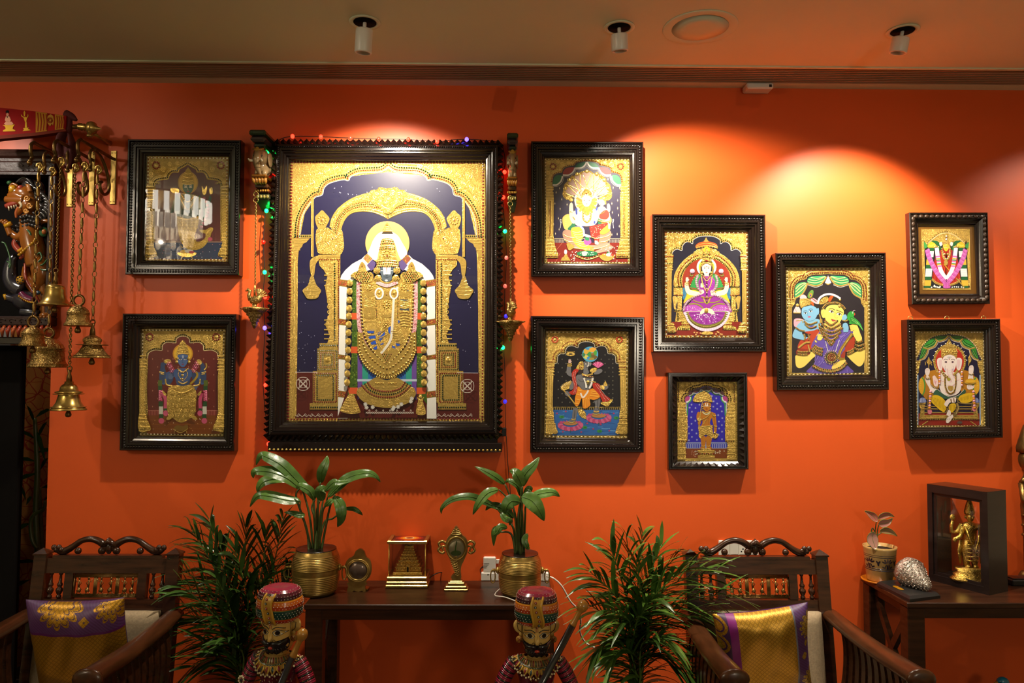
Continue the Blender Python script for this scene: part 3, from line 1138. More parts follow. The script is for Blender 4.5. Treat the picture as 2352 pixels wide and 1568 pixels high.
 a.P("300,990 365,970 372,1500 375,2350 360,2550 230,2700 230,2640 290,2100 300,1500",'44601c')
 for y0,y1 in((1440,1530),(1905,1995),(2470,2560)):
  a.P([(285 if y0<2400 else 235,y0),(378,y0),(378,y1),(280 if y0<2400 else 255,y1)],'d65a2c')
 a.mx=None
 rnd=random.Random(4)
 for i in range(420):
  sx=rnd.choice((0,1))
  x,y=rnd.uniform(292,368),rnd.uniform(1000,2440)
  if any(u-15<y<v+10 for u,v in((1440,1530),(1905,1995))):
   continue
  a.E(x if not sx else 1564-x,y,8,6,rnd.choice(('6f8f2e','2e4a14','8aa83c','3a5a1a')),n=5)
 a.mx=782
 a.P("375,2000 640,2300 640,2500 375,2600",'2d6fa8')
 a.P("375,2000 440,2100 440,2590 375,2640",'6a4a9c')
 a.P("440,2130 520,2240 520,2560 440,2570",'2f9a86')
 a.P("440,2120 640,2290 580,2360",'274f9c')
 a.T("370,2370 600,2370",30,'b8c8dc')
 a.mx=None
 pk='e2b0b4'
 a.mx=782
 a.L("395,1000 392,1200 395,1450 405,1620 440,1800 520,1960 640,2090 782,2230",68,pk)
 a.mx=None
 for i in range(560):
  t=rnd.random()
  sx=rnd.choice((0,1))
  q=cr(pp("395,1000 392,1200 395,1450 405,1620 440,1800 520,1960 640,2090 782,2230"),False,20)
  x,y=q[int(t*(len(q)-1))]
  x,y=x+rnd.uniform(-28,28),y+rnd.uniform(-22,22)
  a.E(x if not sx else 1564-x,y,7,6,rnd.choice(('c85a68','f2dcd8','d88a90')),n=5)
 a.P("430,1010 560,960 1000,960 1140,1010 1130,1450 1110,1700 1020,1900 900,2050 782,2170 660,2050 545,1900 465,1700 440,1450",'Gf',.004)
 for pts in("470,1090 500,1090 500,1130","1060,1100 1085,1130 1060,1150"):
  a.P(pts,'4a5560')
 a.P("960,1250 1090,1260 1080,1290 960,1280",'3c444c')
 a.P("960,1370 1090,1380 1090,1410 960,1400",'3c444c')
 a.P("470,1230 500,1240 495,1260",'3c444c')
 a.mx=782
 a.B("420,1060 430,1500 460,1720 545,1905 660,2055 782,2160",46,9,['N','R'],ring=2.0)
 for i in range(5):
  a.L([(480,1270+i*24),(540,1285+i*24),(600,1270+i*24)],16,'Gp')
 a.B("625,1180 640,1500",24,7,['R','N'])
 a.spiral(520,1090,46,1.6,0,16)
 a.flower(545,1080,40,'Gp',8)
 a.S("470,1130 540,1160 610,1130 590,1210 500,1215",'Gp',.003)
 a.mx=None
 a.flower(775,1330,42,'Gp',8)
 a.D(775,1330,9,'R')
 for i in range(7):
  an=pi*(i+.5)/7
  a.L([(775,1500),(775-85*math.cos(an),1500-80*math.sin(an))],22,'Gp')
 a.S("700,1180 775,1140 850,1180 835,1240 775,1260 715,1240",'Gp',.003)
 a.D(775,1190,9,'R')
 a.S("470,1380 540,1350 610,1385 610,1500 470,1500",'Gp',.003)
 a.P("540,1400 570,1450 540,1500 510,1450",'Gf',.003)
 a.L("470,1560 640,1560",20,'Gp')
 for i in range(9):
  a.T([(490+i*19,1570),(490+i*19,1690)],15,'Gp')
 bl='2750b4'
 for pts in("505,1690 610,1660 600,1720 520,1720","525,1770 620,1735 630,1790 540,1800","555,1850 620,1820 640,1870 570,1880","590,1930 640,1890 650,1935 620,1950",
"650,1720 710,1690 690,1730 660,1750","665,1790 750,1700 755,1740 690,1830","690,1870 740,1850 730,1870 700,1885","800,1650 835,1620 830,1740 800,1700",
"900,1860 950,1840 960,1890 920,1900","850,1890 890,1900 900,1940 860,1950","930,1540 960,1550 945,1590"):
  a.P(pts,bl)
 a.L("620,1600 640,1800 720,1960",18,'Gp')
 a.L("500,1745 640,1740 800,1640",14,'Gp')
 a.L("530,1830 660,1800 800,1730",14,'Gp')
 for i in range(8):
  a.L([(840+i*10,1700+i*22),(900+i*8,1690+i*24),(1000,1740+i*20)],18,'Gp')
 a.flower(770,1610,34,'Gp',8)
 a.D(770,1610,9,'R')
 for i in range(6):
  a.L([(960,1440+i*38),(1020,1425+i*38),(1090,1440+i*38)],18,'Gp')
 a.B("960,1430 1090,1430",18,6,['R'])
 for i in range(6):
  a.L([(1000+i*14,1800+i*10),(960+i*10,1760+i*22)],12,'Gp')
 a.spiral(1000,1790,40,1.6,0,14)
 a.S("620,2000 700,1920 782,1980 864,1920 940,2000 860,2080 782,2150 700,2080",'Gp',.003)
 for i in range(5):
  for j in range(5-i):
   a.D(720+j*30+i*15,2010+i*26,8,['R','N'][(i+j)%2])
 a.L("930,1080 880,1240 868,1400 850,1700 820,1840 700,2000",36,'e6d3b4')
 a.L("930,1080 880,1240 868,1400 850,1700 820,1840 700,2000",10,'c9d8da')
 for x in(675,880):
  a.E(x,1172,64,82,'f1e2e0')
  a.E(x,1172,42,60,'Gf',0,.003)
  a.D(x,1165,24,'Gp')
  a.D(x,1165,7,'R')
 a.mx=782
 a.S("280,930 330,880 380,860 400,800 440,740 480,790 510,870 560,880 600,930 560,1010 480,1030 400,1010 330,960",'Gf',.006)
 a.mx=None
 for sg in(0,1):
  for i in range(8):
   for j in range(6):
    x,y=350+i*30+(j%2)*14,880+j*25
    if(x-445)**2/125**2+(y-940)**2/85**2<1:
     a.D(x if not sg else 1564-x,y,9,['K','N','R'][(i+j)%3])
 a.mx=782
 a.S("400,800 440,735 490,800 440,830",'Gp',.004)
 a.D(440,795,9,'R')
 a.D(645,855,52,'Gp')
 a.D(660,965,52,'Gp')
 for i in range(7):
  an=i*2*pi/7
  a.D(645+30*math.cos(an),855+30*math.sin(an),8,'R' if i%2 else 'N')
  a.D(660+30*math.cos(an),965+30*math.sin(an),8,'N' if i%2 else 'R')
 a.mx=None
 a.L("640,1010 782,1060 930,1010",56,'e2b0b4')
 a.L("655,985 782,1030 915,985",22,'Gp')
 a.scatter("640,1000 782,1040 930,1000 930,1040 782,1085 640,1040",50,6,['c85a68','f2dcd8'],8)
 a.S("672,790 890,790 880,870 850,930 848,980 782,1018 715,980 708,930 685,870",'55626e')
 a.mx=782
 a.L("690,850 712,838 728,850",6,'2a3036')
 a.E(712,858,14,7,'c8d0d6')
 a.L("735,940 782,955",7,'333c44')
 a.mx=None
 a.P("725,800 838,800 832,908 735,912",'f4f2ec')
 a.P("774,805 784,805 780,890 776,890",'b0202a')
 a.S("760,905 782,912 800,905 790,925 770,925",'2a3036')
 a.S("755,945 782,938 805,945 782,960",'3a444e')
 a.E(775,992,20,12,'f4f2ec')
 a.P("640,800 640,740 670,690 690,600 690,500 700,440 730,415 840,415 875,440 890,500 895,600 915,690 945,740 945,800 782,815",'Gf',.006)
 for y,w_ in((440,80),(470,88),(520,98),(545,100),(720,128),(755,140),(790,148)):
  a.L([(785-w_,y+8),(785,y-5),(785+w_,y+8)],14,'Gp')
  a.B([(785-w_,y+22),(785,y+10),(785+w_,y+22)],30,8,['R','N'])
 a.flower(785,630,48,'Gp',10)
 a.D(785,660,11,'R')
 a.mx=785
 a.spiral(720,620,34,1.6,1,11)
 a.spiral(710,680,24,1.6,1,9)
 a.mx=None
 a.P("705,322 745,255 765,215 785,190 805,215 825,255 865,322",'Gp',.003)
 for y,w_ in((315,76),(290,58),(262,38)):
  a.L([(785-w_,y),(785,y-6),(785+w_,y)],10,'Gp')
 a.D(785,230,8,'R')
 a.mx=782
 belt="375,1760 388,2000 440,2120 540,2240 680,2330 782,2350"
 for d,wd in((0,0),):
  q1=cr(pp("378,1700 380,1960 440,2090 540,2210 680,2300 782,2320"),False,6)
  q2=cr(pp("450,1720 475,1830 560,1960 660,2060 740,2130 782,2165"),False,6)
  a.poly(q1+q2[::-1],'Gp',.004)
 a.B("400,1760 412,1960 470,2075 560,2180 690,2265 782,2290",46,9,['K','R','N'],ring=1.9)
 a.B("440,1790 475,1930 545,2040 640,2130 720,2190 782,2210",46,9,['R','N','K'],ring=1.9)
 a.B("385,1960 440,2100 540,2225 680,2315 782,2335",34,15,['Gp'])
 a.mx=None
 a.P("640,2330 782,2360 900,2330 900,2385 640,2385",'3c444c')
 a.S("365,2530 440,2450 560,2370 640,2330 782,2370 900,2330 990,2370 1110,2450 1185,2530 1150,2620 1060,2690 900,2740 782,2748 640,2735 500,2690 410,2620",
'Gp',.006)
 a.B("640,2325 700,2340 782,2345 860,2340 905,2325",22,9,['Gp'])
 q=cr(pp("440,2440 520,2530 640,2590 782,2605 920,2590 1030,2520 1110,2440"),False,6)
 a.B(cr(pp("520,2400 570,2470 660,2510 782,2525 890,2510 980,2470 1030,2400"),False,6),30,12,['R'],sm=False,sq=True)
 a.B(cr(pp("480,2420 540,2500 650,2550 782,2566 905,2550 1010,2495 1065,2420"),False,6),30,10,['N'],sm=False,sq=True)
 a.B(q,31,12,['R'],sm=False,sq=True)
 a.L("430,2470 520,2570 640,2625 782,2640 920,2625 1040,2560 1120,2470",14,'Gp')
 a.mx=770
 for x,y in((410,2500),(480,2590),(610,2660),(720,2685)):
  a.spiral(x,y,40,1.7,1,9)
 for i in range(6):
  a.D(630+i*20,2410+(i%2)*3,12,'Gp')
 a.S("615,2420 750,2400 755,2440 610,2440",'Gp',.003)
 a.L("610,2465 750,2470",18,'Gp')
 a.mx=None
 for sg in(0,1):
  for i,y in enumerate((1030,1145,1265,1380,1485,1600,1715,1835,1955,2075,2170,2280,2400)):
   x=(272-i*3) if not sg else(1284+i*1)
   a.D(x,y,44,'Gp',ry=52)
   a.E(x-14,y-8,7,5,'Gp',0,.002)
   a.L([(x-26,y+16),(x,y+26),(x+24,y+16)],8,'Gp')
   a.L([(x-30,y-26),(x,y-34),(x+30,y-26)],9,'Gp')
 a.S("270,2560 320,2560 350,2620 420,2790 400,2820 280,2830 140,2790 180,2700 235,2600",'Gf',.005)
 for i in range(6):
  t=i/5
  a.L([(240-95*t,2610+175*t),(285,2622+190*t),(335+78*t,2610+180*t)],11,'Gp')
 a.S("1235,2560 1260,2560 1270,2600 1280,2650 1320,2830 1190,2830 1215,2650 1220,2600",'Gf',.005)
 a.D(1248,2600,26,'Gp')
 a.L("1200,2600 1225,2640 1270,2640 1295,2600",10,'Gp')
 for y in(2680,2720,2790):
  a.L([(1215,y),(1250,y+6),(1285,y)],9,'Gp')
 for x,y in((490,2700),(505,2745),(590,2740),(880,2745),(940,2735),(985,2700),(865,2770),(1130,2620),(1115,2660)):
  for i in range(7):
   an=i*.9
   a.L([(x,y),(x+28*math.cos(an),y+28*math.sin(an))],13,'d5d2cb')
 for ph in(0,1):
  a.L([(495+i*30,2815+(10 if(i+ph)%2 else-10)) for i in range(23)],6,'ddd6cc')
 for i in range(7):
  a.E(545+i*95,2785,12,12,'ddd6cc',n=10)
  a.E(545+i*95,2785,7,7,'571a12',n=10)
 a.crop(0,0,1)
 for cx_,y in((699,881),(1074,886)):
  for sx,sy in((1,1),(1,-1)):
   q=[]
   for i in range(40):
    t=2*pi*i/40
    q.append((cx_+15*math.sin(t)*(1 if sx>0 else 1),y+sy*15*math.sin(t)*math.cos(t)*1.4))
   a.line(q,1.0,'e4dcd2',True)
   a.line([(cx_+(b-y),y+(p-cx_)) for p,b in q],1.0,'e4dcd2',True)
  a.line([(cx_+9*math.cos(i*pi/12),y+9*math.sin(i*pi/12)) for i in range(24)],.9,'e4dcd2',True)
 for x0,x1 in((682,775),(1000,1090)):
  a.L([(x0+i*5,954+(2 if i%2 else-2)) for i in range(int((x1-x0)/5))],.9,'ddd6cc')
  for i in range(6):
   a.L([(x0+4+i*15,954),(x0+7+i*15,949),(x0+10+i*15,953)],.8,'ddd6cc')
 a.T("681,854.5 732,854.5",1.0,'d8d4e0')
 a.T("1050,856 1098,856.5",1.0,'d8d4e0')
 a.scatter("690,600 720,700 735,850 685,850",22,.7,'c8c8e0',6)
 a.scatter("1050,600 1090,600 1096,850 1056,850",16,.7,'c8c8e0',7)
 a.scatter("745,430 1040,430 1000,450 780,450",20,.7,'c8c8e0',8)
# frame: mitred moulding, zigzag outer edge, ledge with gilt studs
 o=[(631,325),(1150,327),(1148,1003),(611,1006)]
 i_=[TL,TR,BR,BL]
 dep=[dT,dT,dB,dB]
 o4=[tuple(P(x,y,-d)) for(x,y),d in zip(o,dep)]
 i4=[tuple(P(x,y,-d+.03)) for(x,y),d in zip(i_,dep)]
 i4=[(p[0],q[1],p[2]) for p,q in zip(i4,o4)]
 cx0=sum(p[0] for p in o4)/4
 root=thing('framed_picture','huge gilded picture of a richly garlanded deity in a zigzag-edged dark frame','painting',(cx0,0,o4[3][2]))
 mb=frame_mesh(o4,i4,[(0,0),(.12,-.003),(.2,-.012),(.30,-.014),(.34,-.006),(.40,-.006),(.44,-.012),(.52,-.012),(.57,-.002),(.63,-.002),(.67,.006),(.78,
.008),(.83,.016),(.93,.018),(1,.028),(1,.048)],back=-.004)
 for k in range(4):
  A,B=Vector(o4[k]),Vector(o4[(k+1)%4])
  Ai,Bi=Vector(lerp(o4[k],i4[k],.17)),Vector(lerp(o4[(k+1)%4],i4[(k+1)%4],.17))
  n=int((B-A).length/.0262)
  out=((A-Ai)+(B-Bi))/2
  dirn=(B-A).normalized()
  out=(out-dirn*out.dot(dirn)).normalized()
  for j in range(n):
   a0,a1=A.lerp(B,j/n),A.lerp(B,(j+1)/n)
   b0,b1=Ai.lerp(Bi,j/n),Ai.lerp(Bi,(j+1)/n)
   tip=(a0+a1)/2+out*.0135
   mid_=(b0+b1)/2
   for v,dy in((tip,-.002),(mid_,-.016)):
    v.y+=dy
   low=(a0+a1)/2
   low.y+=.012
   mb.add([tuple(a0),tuple(a1),tuple(tip),tuple(mid_),tuple(b0+Vector((0,-.006,0))),tuple(b1+Vector((0,-.006,0))),tuple(a0+Vector((0,.03,0))),tuple(a1+Vector((0,
.03,0))),tuple(tip+Vector((0,.03,0)))],[(0,3,2),(2,3,1),(0,4,3),(1,3,5),(0,2,8,6),(2,1,7,8),(6,8,7)])
 mb.box((o4[3][0]+.01,-dB+.012,min(o4[2][2],o4[3][2])-.0165),(o4[2][0]-.01,-.004,min(o4[2][2],o4[3][2])+.004))
 bead_row(mb,o4,i4,.32,-.010,.0032,.010,sides=(0,1,3))
 bead_row(mb,o4,i4,.42,-.007,.0025,.008,sides=(1,3))
 mb.build('frame','frame',root)
 a.mb.build('painting',['paint','gold','goldp','goldf','gem'],root)
 g=MB()
 gv=[(p[0],p[1]+.020,p[2]) for p in i4]+[(p[0],p[1]+.022,p[2]) for p in i4]
 g.add(gv,[(0,3,2,1),(4,5,6,7),(0,1,5,4),(1,2,6,5),(2,3,7,6),(3,0,4,7)])
 g.build('glass_pane','pane',root)
 lb=MB()
 yl=-dB-.006
 t0,t1=P(615,1012,yl),P(1153,1012,yl)
 b0=P(615,1036.5,yl)
 top=min(o4[2][2],o4[3][2])-.017
 lb.bbox((t0.x,yl,b0.z),(t1.x,-.004,top),.003)
 sh=lb.build('picture_ledge','frame',None,loc=((t0.x+t1.x)/2,0,b0.z))
 tag(sh,'black wooden ledge with a row of gilt studs under the huge picture','ledge')
 st=MB()
 n=56
 for j in range(n):
  st.ell((t0.x+(t1.x-t0.x)*(j+.5)/n,yl-.001,b0.z+.009),(.0058,.004,.0045),0,None,7,5)
 st.build('gilt_studs','goldp',sh,label='row of gilt studs')
pic_big()
# the pictures to the right of the great one
def pic_lion():
 k=4.126
 c4=[(292,262),(1095,265),(1100,1260),(292,1258)]
 dpt=.05
 a=Art(1180,300,k,-dpt+.033)
 base(a,c4)
 cx=693
 navy='241b3a'
 q=scallop_opening(a,"365,1235 365,980 368,700 368,480 385,420 430,400 460,395 475,355 530,335 570,330 590,305 640,295 693,288",cx,navy)
 rows(a,q,cx,[(8,5,20,['R','R']),(20,4,9,['line','Gp']),(34,4,9,['line','Gp'])],500)
 a.border(c4,52,64,4.2,['PL','2c3a24'],10)
 for x in(372,1012):
  a.flower(x,340,26,'R',9)
 a.mx=cx
 for x,y,r in((460,318,26),(420,290,20),(330,400,20),(335,300,18),(520,300,20),(340,460,16),(590,285,12)):
  a.spiral(x,y,r,1.8,1.0)
 for pts,c_,w_ in(("370,500 385,440 425,420 460,430 445,480 400,510",'156b45',0),("465,400 490,360 530,348 580,352 560,390 510,418 475,415",'a02c30',0),
("580,345 610,312 650,302 688,300 670,335 625,352 595,352",'156b45',0)):
  a.S(pts,c_)
 a.L("370,515 410,512 448,478 462,430",14,'ece6dc')
 a.L("465,420 520,420 562,392 582,352",14,'ece6dc')
 a.L("582,356 640,352 672,330 690,298",14,'ece6dc')
 a.B("375,530 420,525 460,490 475,440",9,3,['W'])
 a.B("470,436 525,436 575,402 590,368",9,3,['W'])
 a.B("590,370 645,366 685,340 693,320",9,3,['W'])
 a.mx=None
 for x,y in((508,465),(435,545),(402,585),(455,650),(390,690),(440,740),(375,785),(423,830),(378,885),(430,935),(395,975),(505,700),(520,600),(893,460),
(942,540),(1003,540),(930,690),(985,735),(935,775),(993,800),(985,660),(1000,905),(930,985),(790,400),(980,980)):
  a.P([(x,y-16),(x+4,y),(x,y+16),(x-4,y)],'b8a068')
  a.E(x,y,4,6,'e8dcc0',n=6)
 a.P("318,1062 1080,1062 1080,1245 318,1245",'7c1d12')
 for q_ in("460,1062 400,1135 320,1135","440,1160 400,1240","640,1130 560,1240","900,1060 960,1130 1080,1135"):
  a.T(q_,2.5,'c8805a')
 a.mx=cx
 a.Q(380,1025,480,1062,'3a2c3c')
 for i in range(9):
  a.T([(388+i*11,1030),(388+i*11,1062)],3,'c9b9a4')
 a.T("375,1022 485,1022",5,'d8c49a')
 a.mx=None
 hood='a98474'
 a.S("470,560 480,510 520,470 545,430 600,420 630,392 660,385 693,378 730,385 760,405 800,410 850,430 880,480 910,510 925,560 930,620 900,660 850,655 780,600 600,600 530,655 480,640 462,600",
'G',.004)
 for an,L_,w_ in((-66,210,40),(-44,225,44),(-22,232,46),(0,240,62),(22,232,46),(44,225,44),(66,210,40)):
  t=math.radians(an)
  c,s_=math.cos(t),math.sin(t)
  f=lambda u,v:(693+u*c+v*s_,640+u*s_-v*c)
  a.poly([f(-w_*.45,80),f(-w_*.9,L_-20),f(-w_*.5,L_+6),f(w_*.5,L_+6),f(w_*.9,L_-20),f(w_*.45,80)],hood)
  for j in range(9):
   a.line([f(-w_*.6,95+j*14),f(0,90+j*14),f(w_*.6,95+j*14)],2,'c7a797')
  a.line([f(-w_*1.0,70),f(-w_*1.05,L_-10)],10,'Gp')
  a.line([f(w_*1.0,70),f(w_*1.05,L_-10)],10,'Gp')
  x,y=f(0,L_+14)
  a.D(x,y,20,'Gp')
  a.D(x-9,y,3.5,'R')
  a.D(x+9,y,3.5,'R')
 a.E(686,660,112,122,'f0e6cf')
 a.E(686,660,100,110,'e9d2a0')
 a.mx=693
 a.S("460,840 480,805 520,790 560,820 570,880 550,925 510,945 475,920",'e7c060')
 a.S("520,795 548,840 552,880 510,930 545,950 575,920 590,850 570,810",'1d6a48')
 for i in range(5):
  a.L([(475+i*3,830+i*18),(500,822+i*19)],3,'f5e2a0')
 a.L("455,850 440,840 445,870 455,862",5,'f2efe6')
 a.L("448,868 440,925",4,'f2efe6')
 a.S("470,950 520,940 560,960 590,1000 600,1080 560,1080 500,1060 465,1000",'a5806c')
 a.L("470,985 520,1010 600,1020",10,'Gp')
 a.L("480,1035 530,1055 600,1060",10,'Gp')
 a.mx=None
 a.S("760,1150 820,1120 880,1090 930,1090 935,1115 900,1140 850,1150 800,1160",'b08d78')
 a.S("560,1085 620,1090 700,1085 780,1085 850,1075 900,1060 905,1090 820,1115 700,1120 600,1115",'b08d78')
 a.L("560,1110 680,1125 800,1118 900,1085",9,'Gp')
 sk='f4dcb6'
 a.S("590,760 640,740 740,740 800,760 800,830 770,890 700,905 620,895 580,840",sk)
 a.S("525,745 530,700 545,680 560,700 565,760 590,800 600,860 560,880 530,830",sk)
 a.hand(543,740,20,sk)
 a.E(545,655,18,18,'Gp')
 a.S("580,880 560,820 575,760 620,770 640,850 640,930 600,900",sk)
 a.hand(612,860,26,'f0cdb0')
 for pts in("582,740 602,735 605,790 588,800","775,730 795,725 800,750 780,760","580,905 660,905 660,925 580,915","760,850 775,860 770,885 755,880"):
  a.P(pts,'2a3f9a')
 a.S("545,930 590,910 640,920 665,960 665,1000 640,1040 700,1080 745,1110 735,1145 690,1140 620,1110 570,1060 548,1000",'eec339')
 for i in range(7):
  a.L([(555+i*8,955+i*20),(600+i*10,965+i*22),(650+i*10,950+i*22)],4,'fdf0b8')
 a.S("690,1130 750,1100 760,1140 720,1180 690,1170",'Gp')
 a.S("650,1150 690,1150 690,1185 655,1180",sk)
 a.L("620,840 630,900 660,940 665,1000",16,'f5f0ea')
 a.S("665,1040 685,1010 715,1015 735,1060 700,1085 670,1075",'c04f96')
 a.S("672,1020 690,1008 712,1012 715,1040 685,1040",'1f7a4a')
 a.S("665,980 700,985 740,1005 720,1012 680,1005",sk)
 for i in range(26):
  an=-.35+i*(pi+.7)/25
  r=92+12*math.sin(i*2.3)
  a.L([(690+40*math.cos(an),680+30*math.sin(an)),(690+r*math.cos(an),672+(r+24*max(0,math.sin(an)))*math.sin(an))],20,['e89a22','d9801a','f2b23a'][i%3])
 a.L("690,740 705,800",26,'e89a22')
 a.S("650,640 660,615 690,605 722,615 736,640 732,680 712,712 690,720 668,712 650,680",'fbeee0')
 for sg in(-1,1):
  a.S([(690+sg*38,660),(690+sg*22,652),(690+sg*10,662),(690+sg*24,668)],'f7f7f4')
  a.E(690+sg*24,660,6,6,'5a3a22',n=8)
  a.L([(690+sg*40,656),(690+sg*22,646),(690+sg*8,656)],3.5,'6a3a22')
 a.S("680,690 700,690 692,702",'c07a6a')
 a.L("672,708 690,704 708,708",3,'8a4a3a')
 a.P("640,632 645,590 670,560 690,548 712,560 738,590 742,632 690,608",'G',.004)
 a.L("638,632 690,606 744,632",10,'Gp')
 a.L("632,620 626,585 645,560",6,'a03a22')
 a.L("748,620 756,590 738,560",6,'a03a22')
 a.D(690,598,8,'R')
 a.mx=693
 a.L("655,770 660,840 693,870",14,'Gp')
 a.B("660,775 666,835 693,862",12,4,['W','R'])
 a.L("672,740 680,790 693,800",9,'Gp')
 a.mx=None
 a.L("560,815 580,845",8,'Gp')
 a.L("530,765 560,772",9,'Gp')
 a.S("810,640 830,625 855,635 868,665 860,700 835,715 812,705 800,675",'f6e3c6')
 a.S("805,650 820,628 850,628 872,655 875,700 862,690 850,660 815,655",'Gp')
 a.E(829,678,4,3,'3a2a22',n=8)
 a.E(812,680,4,3,'3a2a22',n=8)
 a.L("808,668 820,664",2.5,'3a2a22')
 a.S("815,697 828,700 820,704",'b04a4a')
 a.S("800,730 840,715 880,745 910,790 905,850 850,850 800,830 790,780",'f3dcb8')
 a.S("810,800 850,760 890,755 905,800 880,840 820,835",'b23324')
 a.S("885,700 905,695 915,740 905,770 885,750",'f3dcb8')
 a.S("720,910 780,895 850,880 890,875 885,905 830,950 812,1020 800,1070 770,1065 760,1020 735,1010 725,960",'b5281c')
 a.scatter("725,920 880,885 820,950 800,1050 740,1000",30,3.5,'e8b8a0',6)
 a.S("815,960 880,900 905,880 915,930 890,965 840,985",'edc03a')
 a.L("735,1010 780,1025 812,1018",8,'Gp')
 a.L("800,850 850,868 905,856",12,'Gp')
 a.B("800,740 820,790 860,770",10,4,['Gp'])
 a.L("870,860 900,870 905,930",20,'f3dcb8')
 a.D(905,872,8,'Gp')
 a.S("770,1040 800,1055 800,1080 770,1075",'f3dcb8')
 a.E(695,1165,100,28,'176b40')
 a.scatter("620,1150 770,1150 770,1180 620,1180",16,4,'W',4)
 a.S("645,1150 688,1145 690,1180 655,1185",'f3c9b0')
 a.B("590,1178 640,1200 695,1208 750,1200 805,1178",13,6,['R','Gp'])
 a.L("588,1190 695,1222 806,1190",9,'Gp')
 a.S("815,1180 950,1180 930,1220 885,1235 835,1222",'Gp',.003)
 a.E(860,1178,26,14,'d88a2a')
 a.E(900,1176,28,16,'e8d8c8')
 a.E(930,1180,16,12,'c8402a')
 a.L("880,1160 910,1150",10,'2a7a3a')
 a.P("445,1232 455,1205 470,1195 515,1195 525,1210 538,1232",'Gp')
 a.P("475,1195 485,1170 505,1170 512,1195",'Gp')
 a.E(491,1150,15,24,'e8b0b8')
 a.E(491,1148,7,16,'f8f0f0')
 a.S("500,1075 520,1065 550,1075 575,1100 555,1120 530,1135 512,1120",'Gp',.003)
 a.scatter("540,1140 600,1140 580,1235 540,1235",12,5,'e8dcd4',9)
 a.scatter("800,1120 980,1090 980,1240 800,1150",22,5,'e8dcd4',10)
 a.mx=cx
 a.P("305,530 380,530 370,580 380,640 375,1000 382,1040 305,1040",'G',.002)
 for y in(535,560,590,612,640,660,1010,1035):
  a.T([(306,y),(378,y)],9,'Gp')
 a.B("342,670 342,1000",14,5,['R','R'])
 for x in(318,362):
  a.T([(x,665),(x,1005)],10,'Gp')
 a.P("300,1040 382,1040 390,1090 422,1180 420,1205 298,1205",'G',.003)
 for y,w_ in((1048,82),(1075,84),(1105,96),(1140,106),(1165,116)):
  a.T([(302,y),(302+w_,y)],10,'Gp')
 a.B("310,1192 418,1192",16,6,['K','R'])
 a.mx=None
 o=crop4(1180,300,k,(165,100),(1228,105),(1232,1380),(165,1385))
 r,o4,i4,g=picture('dark-framed picture of a lion-maned seated deity under a fan of serpent hoods',o,crop4(1180,300,k,*c4),dpt,a)
 g.build('glass_pane','pane',r)
